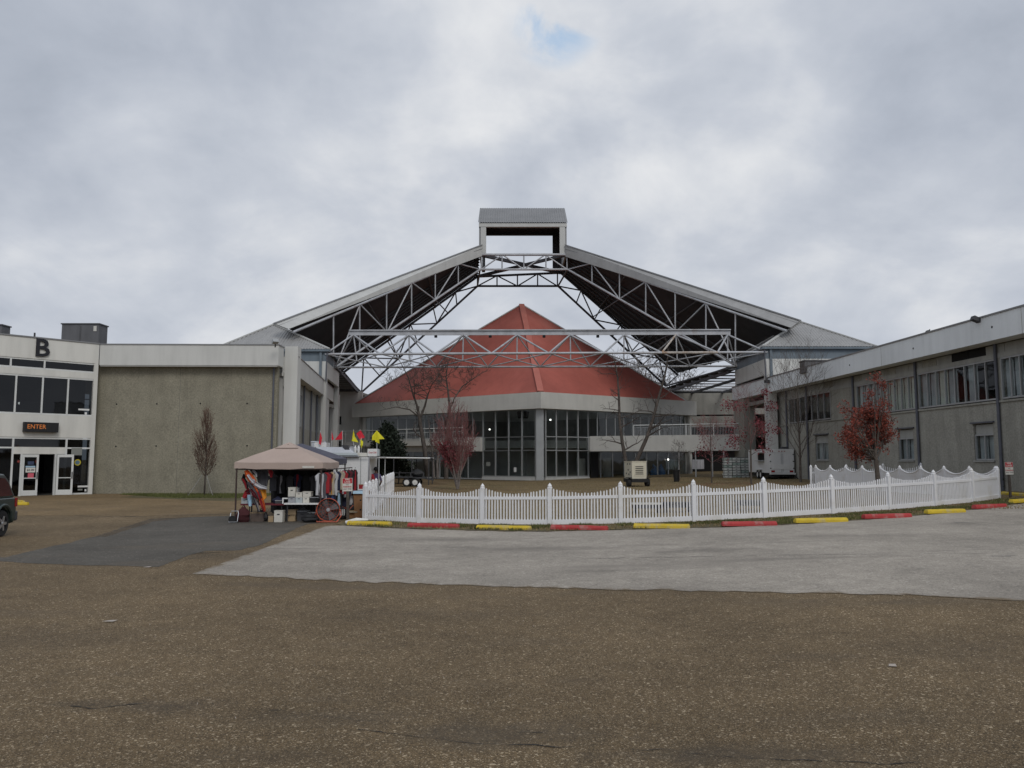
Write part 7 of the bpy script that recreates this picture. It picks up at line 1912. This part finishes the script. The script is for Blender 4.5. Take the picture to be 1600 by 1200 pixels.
for x in (mx - .07, mx + .07): rod('lock_bar', 'mullion', ct, (x, YC - .035, cz0 + .1), (x, YC - .035, cz1 - .3), .014)
for x in (ca + .07, cb - .07):
    for z in (.2, .5, .8): wbox('hinge', 'charcoal', ct, x - .05, x + .05, YC - .03, YC - .017, cz0 + (cz1 - cz0) * z - .04, cz0 + (cz1 - cz0) * z + .04)
for s, x in ((0, ca + .25), (1, cb - .25)): wbox('tail_light', 'tail_red', ct, x - .14, x + .14, YC - .03, YC - .017, cz0 + .06, cz0 + .2)
wbox('number_plate', 'charcoal', ct, mx + .12, mx + .4, YC - .045, YC - .018, cz0 + .42, cz0 + .56); wbox('tool_box', 'white', ct, ca + .28, cb - .35, YC - .06, YC - .0165, cz0 + .3, cz0 + .68)
wbox('bumper', 'mullion_white', ct, ca - .05, cb + .05, YC - .15, YC - .02, cz0 - .12, cz0 + .02); wbox('under_frame', 'black', ct, ca + .15, cb - .15, YC + .1, YC + LC, cz0 - .3, cz0 - .004)
for y in (YC + 2.3, YC + 3.1):
    for x in (ca - .01, cb - .12): wheel(ct, Vector((x + .06, y, g + .36)), 'x', .35, .2)
    wbox('fender', 'white_vehicle', ct, ca - .14, ca - .004, y - .45, y + .45, g + .74, g + .80)
wbox('hatch', 'interior_black', ct, ca - .02, ca - .002, YC + 1.3, YC + 2.9, cz0 + 1.0, cz0 + 1.55); wbox('hatch_flap', 'white_vehicle', ct, ca - .55, ca - .02, YC + 1.2, YC + 3.0, cz0 + 1.62, cz0 + 1.66)
wbox('hatch_shelf', 'mullion', ct, ca - .3, ca - .02, YC + 1.3, YC + 2.9, cz0 + .92, cz0 + .96)
rod('jack_leg', 'black', ct, (cb - .2, YC - .1, cz0 - .1), (cb + .25, YC - .3, g + .02), .04)
wbox('roof_hatch', 'charcoal', ct, mx + .15, mx + .6, YC + .3, YC + .8, cz1 + .073, cz1 + .25)
# stacked crates under the walkway
ids = ('left', 'middle', 'right'); lv_ = ('bottom', 'second', 'third', 'fourth', 'fifth', 'sixth', 'seventh', 'top')
YK = 70.5; g = gz(19)
for c_i in range(3):
    for r_i in range(8):
        x0 = at(1113.5 + 12.4 * c_i, 0, YK).x; x1 = at(1124.8 + 12.4 * c_i, 0, YK).x; w = x1 - x0; hh = .225
        rr = random.Random(c_i * 10 + r_i); dx = rr.uniform(-.03, .03)
        m = 'crate_green' if rr.random() < .45 else 'crate_white'
        pos = ('%s crate of the %s stack' % (lv_[r_i], ids[c_i]))
        t = thing('flat_crate', ('pale green ' if m == 'crate_green' else 'whitish ') + pos + ' under the walkway', 'crate', ((x0 + x1) / 2 + dx, YK + .3, g + .01 + r_i * hh), R(rr.uniform(-2, 2)), 'crates stacked under the walkway')
        b = MB(); b.box(-w/2, w/2, -.3, .3, 0, .14); b.build('tray', m, t, world=False)
        b = MB(); b.box(-w/2 - .01, w/2 + .01, -.31, .31, .142, .17); b.build('lip', m, t, world=False)
        b = MB(); b.box(-w*.12, w*.12, -.306, -.301, .05, .10); b.build('hand_hole', 'ink_black', t, world=False)
        b = MB(); b.box(-w*.42, w*.42, -.25, .25, .171, .215); b.build('contents', 'charcoal', t, world=False)
# low benches behind the picket fence
for px0, px1, row, m, lbl in ((988, 1034, 806, 'off_white', 'low pale topped bench behind the fence below the generator'), (1036, 1082, 805, 'black', 'low black bench behind the fence right of the pale one'), (1150, 1196, 800, 'charcoal', 'low dark bench behind the fence further right')):
    p0, p1 = at(px0, row, 29.5), at(px1, row, 29.5); g = gz(p0.x); x0, x1 = p0.x, p1.x
    t = thing('bench', lbl, 'bench', ((x0 + x1) / 2, 29.6, g)); wbox('seat', m, t, x0, x1, 29.4, 29.75, g + .34, g + .40); wbox('apron', 'black', t, x0 + .03, x1 - .03, 29.44, 29.70, g + .20, g + .337)
    for x in (x0 + .1, x1 - .1): wbox('leg', 'black', t, x - .04, x + .04, 29.45, 29.70, g + .012, g + .197)

# ------------------------------------------------------------------ green car at the left edge, facing the camera
car = thing('parked_car', 'dark green off road car with grey bumper cut by the left picture edge', 'car', (-13.96 - (.80 * math.cos(R(9)) - 1.36 * math.sin(R(9))) - .03, 22.0 - (.80 * math.sin(R(9)) + 1.36 * math.cos(R(9))), 0), R(9))
# local frame: y forward(-) / rear(+), x right; the left side faces +x
Wd = .87
def prof_body(x, inset_):
    pass
lower = [(2.12, .42), (2.16, .62), (2.14, .95), (2.08, 1.04), (-.75, 1.06), (-1.25, 1.00), (-2.05, .90), (-2.18, .78), (-2.20, .45), (-2.05, .30),
         (-1.80, .30), (-1.78, .48), (-1.66, .68), (-1.45, .78), (-1.22, .78), (-1.02, .68), (-.90, .48), (-.88, .30),
         (.90, .30), (.92, .48), (1.04, .68), (1.24, .78), (1.47, .78), (1.68, .68), (1.80, .48), (1.82, .32), (2.05, .34)]
b = MB(); n = len(lower); xsn = [(-Wd, .0), (-Wd + .0, 0), (Wd, 0)]
vs = [(-Wd, y, z) for y, z in lower] + [(Wd, y, z) for y, z in lower]
b.add(vs, [tuple(range(n))[::-1], tuple(range(n, 2*n))] + [(i, (i+1) % n, n + (i+1) % n, n + i) for i in range(n)])
o = b.build('body', 'car_green', car, world=False); bv = o.modifiers.new('bevel', 'BEVEL'); bv.width = .05; bv.segments = 3; bv.limit_method = 'ANGLE'; bv.angle_limit = R(35)
cab = [(2.10, 1.045), (1.92, 1.52), (1.72, 1.70), (.2, 1.76), (-.25, 1.70), (-1.02, 1.045)]
b = MB(); k = len(cab); Wt = .68
def wz(z): return Wd - .02 - (Wd - .02 - Wt) * max(0, (z - 1.045) / .70)
vs = [(-wz(z), y, z) for y, z in cab] + [(wz(z), y, z) for y, z in cab]
b.add(vs, [tuple(range(k))[::-1], tuple(range(k, 2*k))] + [(i, (i+1) % k, k + (i+1) % k, k + i) for i in range(k)])
o = b.build('cabin', 'car_green', car, world=False); bv = o.modifiers.new('bevel', 'BEVEL'); bv.width = .05; bv.segments = 3; bv.limit_method = 'ANGLE'; bv.angle_limit = R(25)
def side_win(s, poly):
    b = MB(); b.prism([(s * (wz(z) + .004), y, z) for y, z in poly], (s * .008, 0, 0)); b.build('side_window', 'car_window', car, world=False)
for s in (-1, 1):
    side_win(s, [(1.94, 1.10), (1.82, 1.45), (1.68, 1.58), (1.12, 1.61), (1.08, 1.10)]); side_win(s, [(1.0, 1.10), (1.04, 1.61), (.12, 1.66), (.12, 1.10)]); side_win(s, [(.02, 1.10), (.02, 1.66), (-.20, 1.62), (-.80, 1.10)])
    b = MB(); b.box(*sorted((s * (Wd - .02), s * (Wd + .025))), -2.0, -1.82, .32, .62); b.build('cladding', 'bumper_grey', car, world=False)
    b = MB(); b.box(*sorted((s * (Wd - .02), s * (Wd + .025))), -.86, .88, .32, .50); b.build('cladding', 'bumper_grey', car, world=False)
    for yc in (1.36, -1.34):                       # flared arches
        b = MB(); pts = [(s * (Wd + .01), yc + .50 * math.cos(a), .36 + .50 * math.sin(a)) for a in [math.pi * (i / 10) for i in range(11)]]; b.tube(pts, .045, 6); b.build('wheel_arch', 'car_green', car, world=False, smooth=True)
        M_ = Matrix.Translation((s * (Wd - .11), yc, .36)) @ Matrix.Rotation(R(90), 4, 'Y')
        b = MB(); b.lathe([(.22, -.12), (.33, -.125), (.36, -.08), (.36, .08), (.33, .125), (.22, .12)], 28, M_, cap=False); o = b.build('wheel', 'tyre', car, world=False)
        b = MB(); b.lathe([(.225, -.10), (.225, .10), (.20, .112), (.195, .06), (.05, .05)], 28, M_ if s > 0 else M_ @ Matrix.Rotation(R(180), 4, 'X')); b.build('rim', 'bumper_grey', o, world=False)
        for q_ in range(5):
            a = 2 * math.pi * q_ / 5 + .3; b = MB(); Mr = (M_ if s > 0 else M_ @ Matrix.Rotation(R(180), 4, 'X')) @ Matrix.Rotation(a, 4, 'Z')
            b.prism([Mr @ Vector(v) for v in ((.03, -.045, .10), (.205, -.032, .10), (.205, .032, .10), (.03, .045, .10))], (Mr.to_3x3() @ Vector((0, 0, .025)))); b.build('rim_spoke', 'silver', o, world=False)
        b = MB(); b.lathe([(.0551, .09), (.05, .135), (.01, .14)], 12, M_ if s > 0 else M_ @ Matrix.Rotation(R(180), 4, 'X')); b.build('hub_cap', 'silver', o, world=False)
    b = MB(); b.box(*sorted((s * (Wd - .10), s * (Wd + .012))), 2.04, 2.18, .78, 1.02); b.build('tail_light', 'tail_red', car, world=False)
    b = MB(); b.box(*sorted((s * .55, s * .82)), -2.23, -2.16, .66, .82); b.build('headlight', 'clear_plastic', car, world=False)
    for y in (.95, .0):
        b = MB(); b.box(*sorted((s * (Wd + .002), s * (Wd + .03))), y - .16, y - .02, .90, .94); b.build('door_handle', 'bumper_grey', car, world=False)
    b = MB(); b.box(*sorted((s * (Wd - .02), s * (Wd + .17))), -.72, -.60, 1.06, 1.22); b.build('mirror', 'bumper_grey', car, world=False)
    b = MB(); b.tube([(s * .60, 1.6, 1.77), (s * .60, 1.5, 1.82), (s * .60, .2, 1.85), (s * .60, .05, 1.80)], .018, 6); b.build('roof_rail', 'bumper_grey', car, world=False)
for y0, y1, nm in ((2.08, 2.25, 'rear_bumper'), (-2.32, -2.08, 'front_bumper')):
    b = MB(); b.box(-Wd - .015, Wd + .015, y0, y1, .38, .66); o = b.build(nm, 'bumper_grey', car, world=False); bv = o.modifiers.new('bevel', 'BEVEL'); bv.width = .05; bv.segments = 3
b = MB(); b.prism([(-.62, 2.085, 1.12), (.62, 2.085, 1.12), (.56, 1.955, 1.46), (-.56, 1.955, 1.46)], (0, .012, .004)); b.build('rear_window', 'car_window', car, world=False)
b = MB(); b.prism([(-.68, -.98, 1.10), (.68, -.98, 1.10), (.60, -.33, 1.66), (-.60, -.33, 1.66)], (0, -.012, .010)); b.build('windscreen', 'car_window', car, world=False)
b = MB(); b.box(-.45, .45, -2.225, -2.19, .64, .80); b.build('grille', 'black', car, world=False)
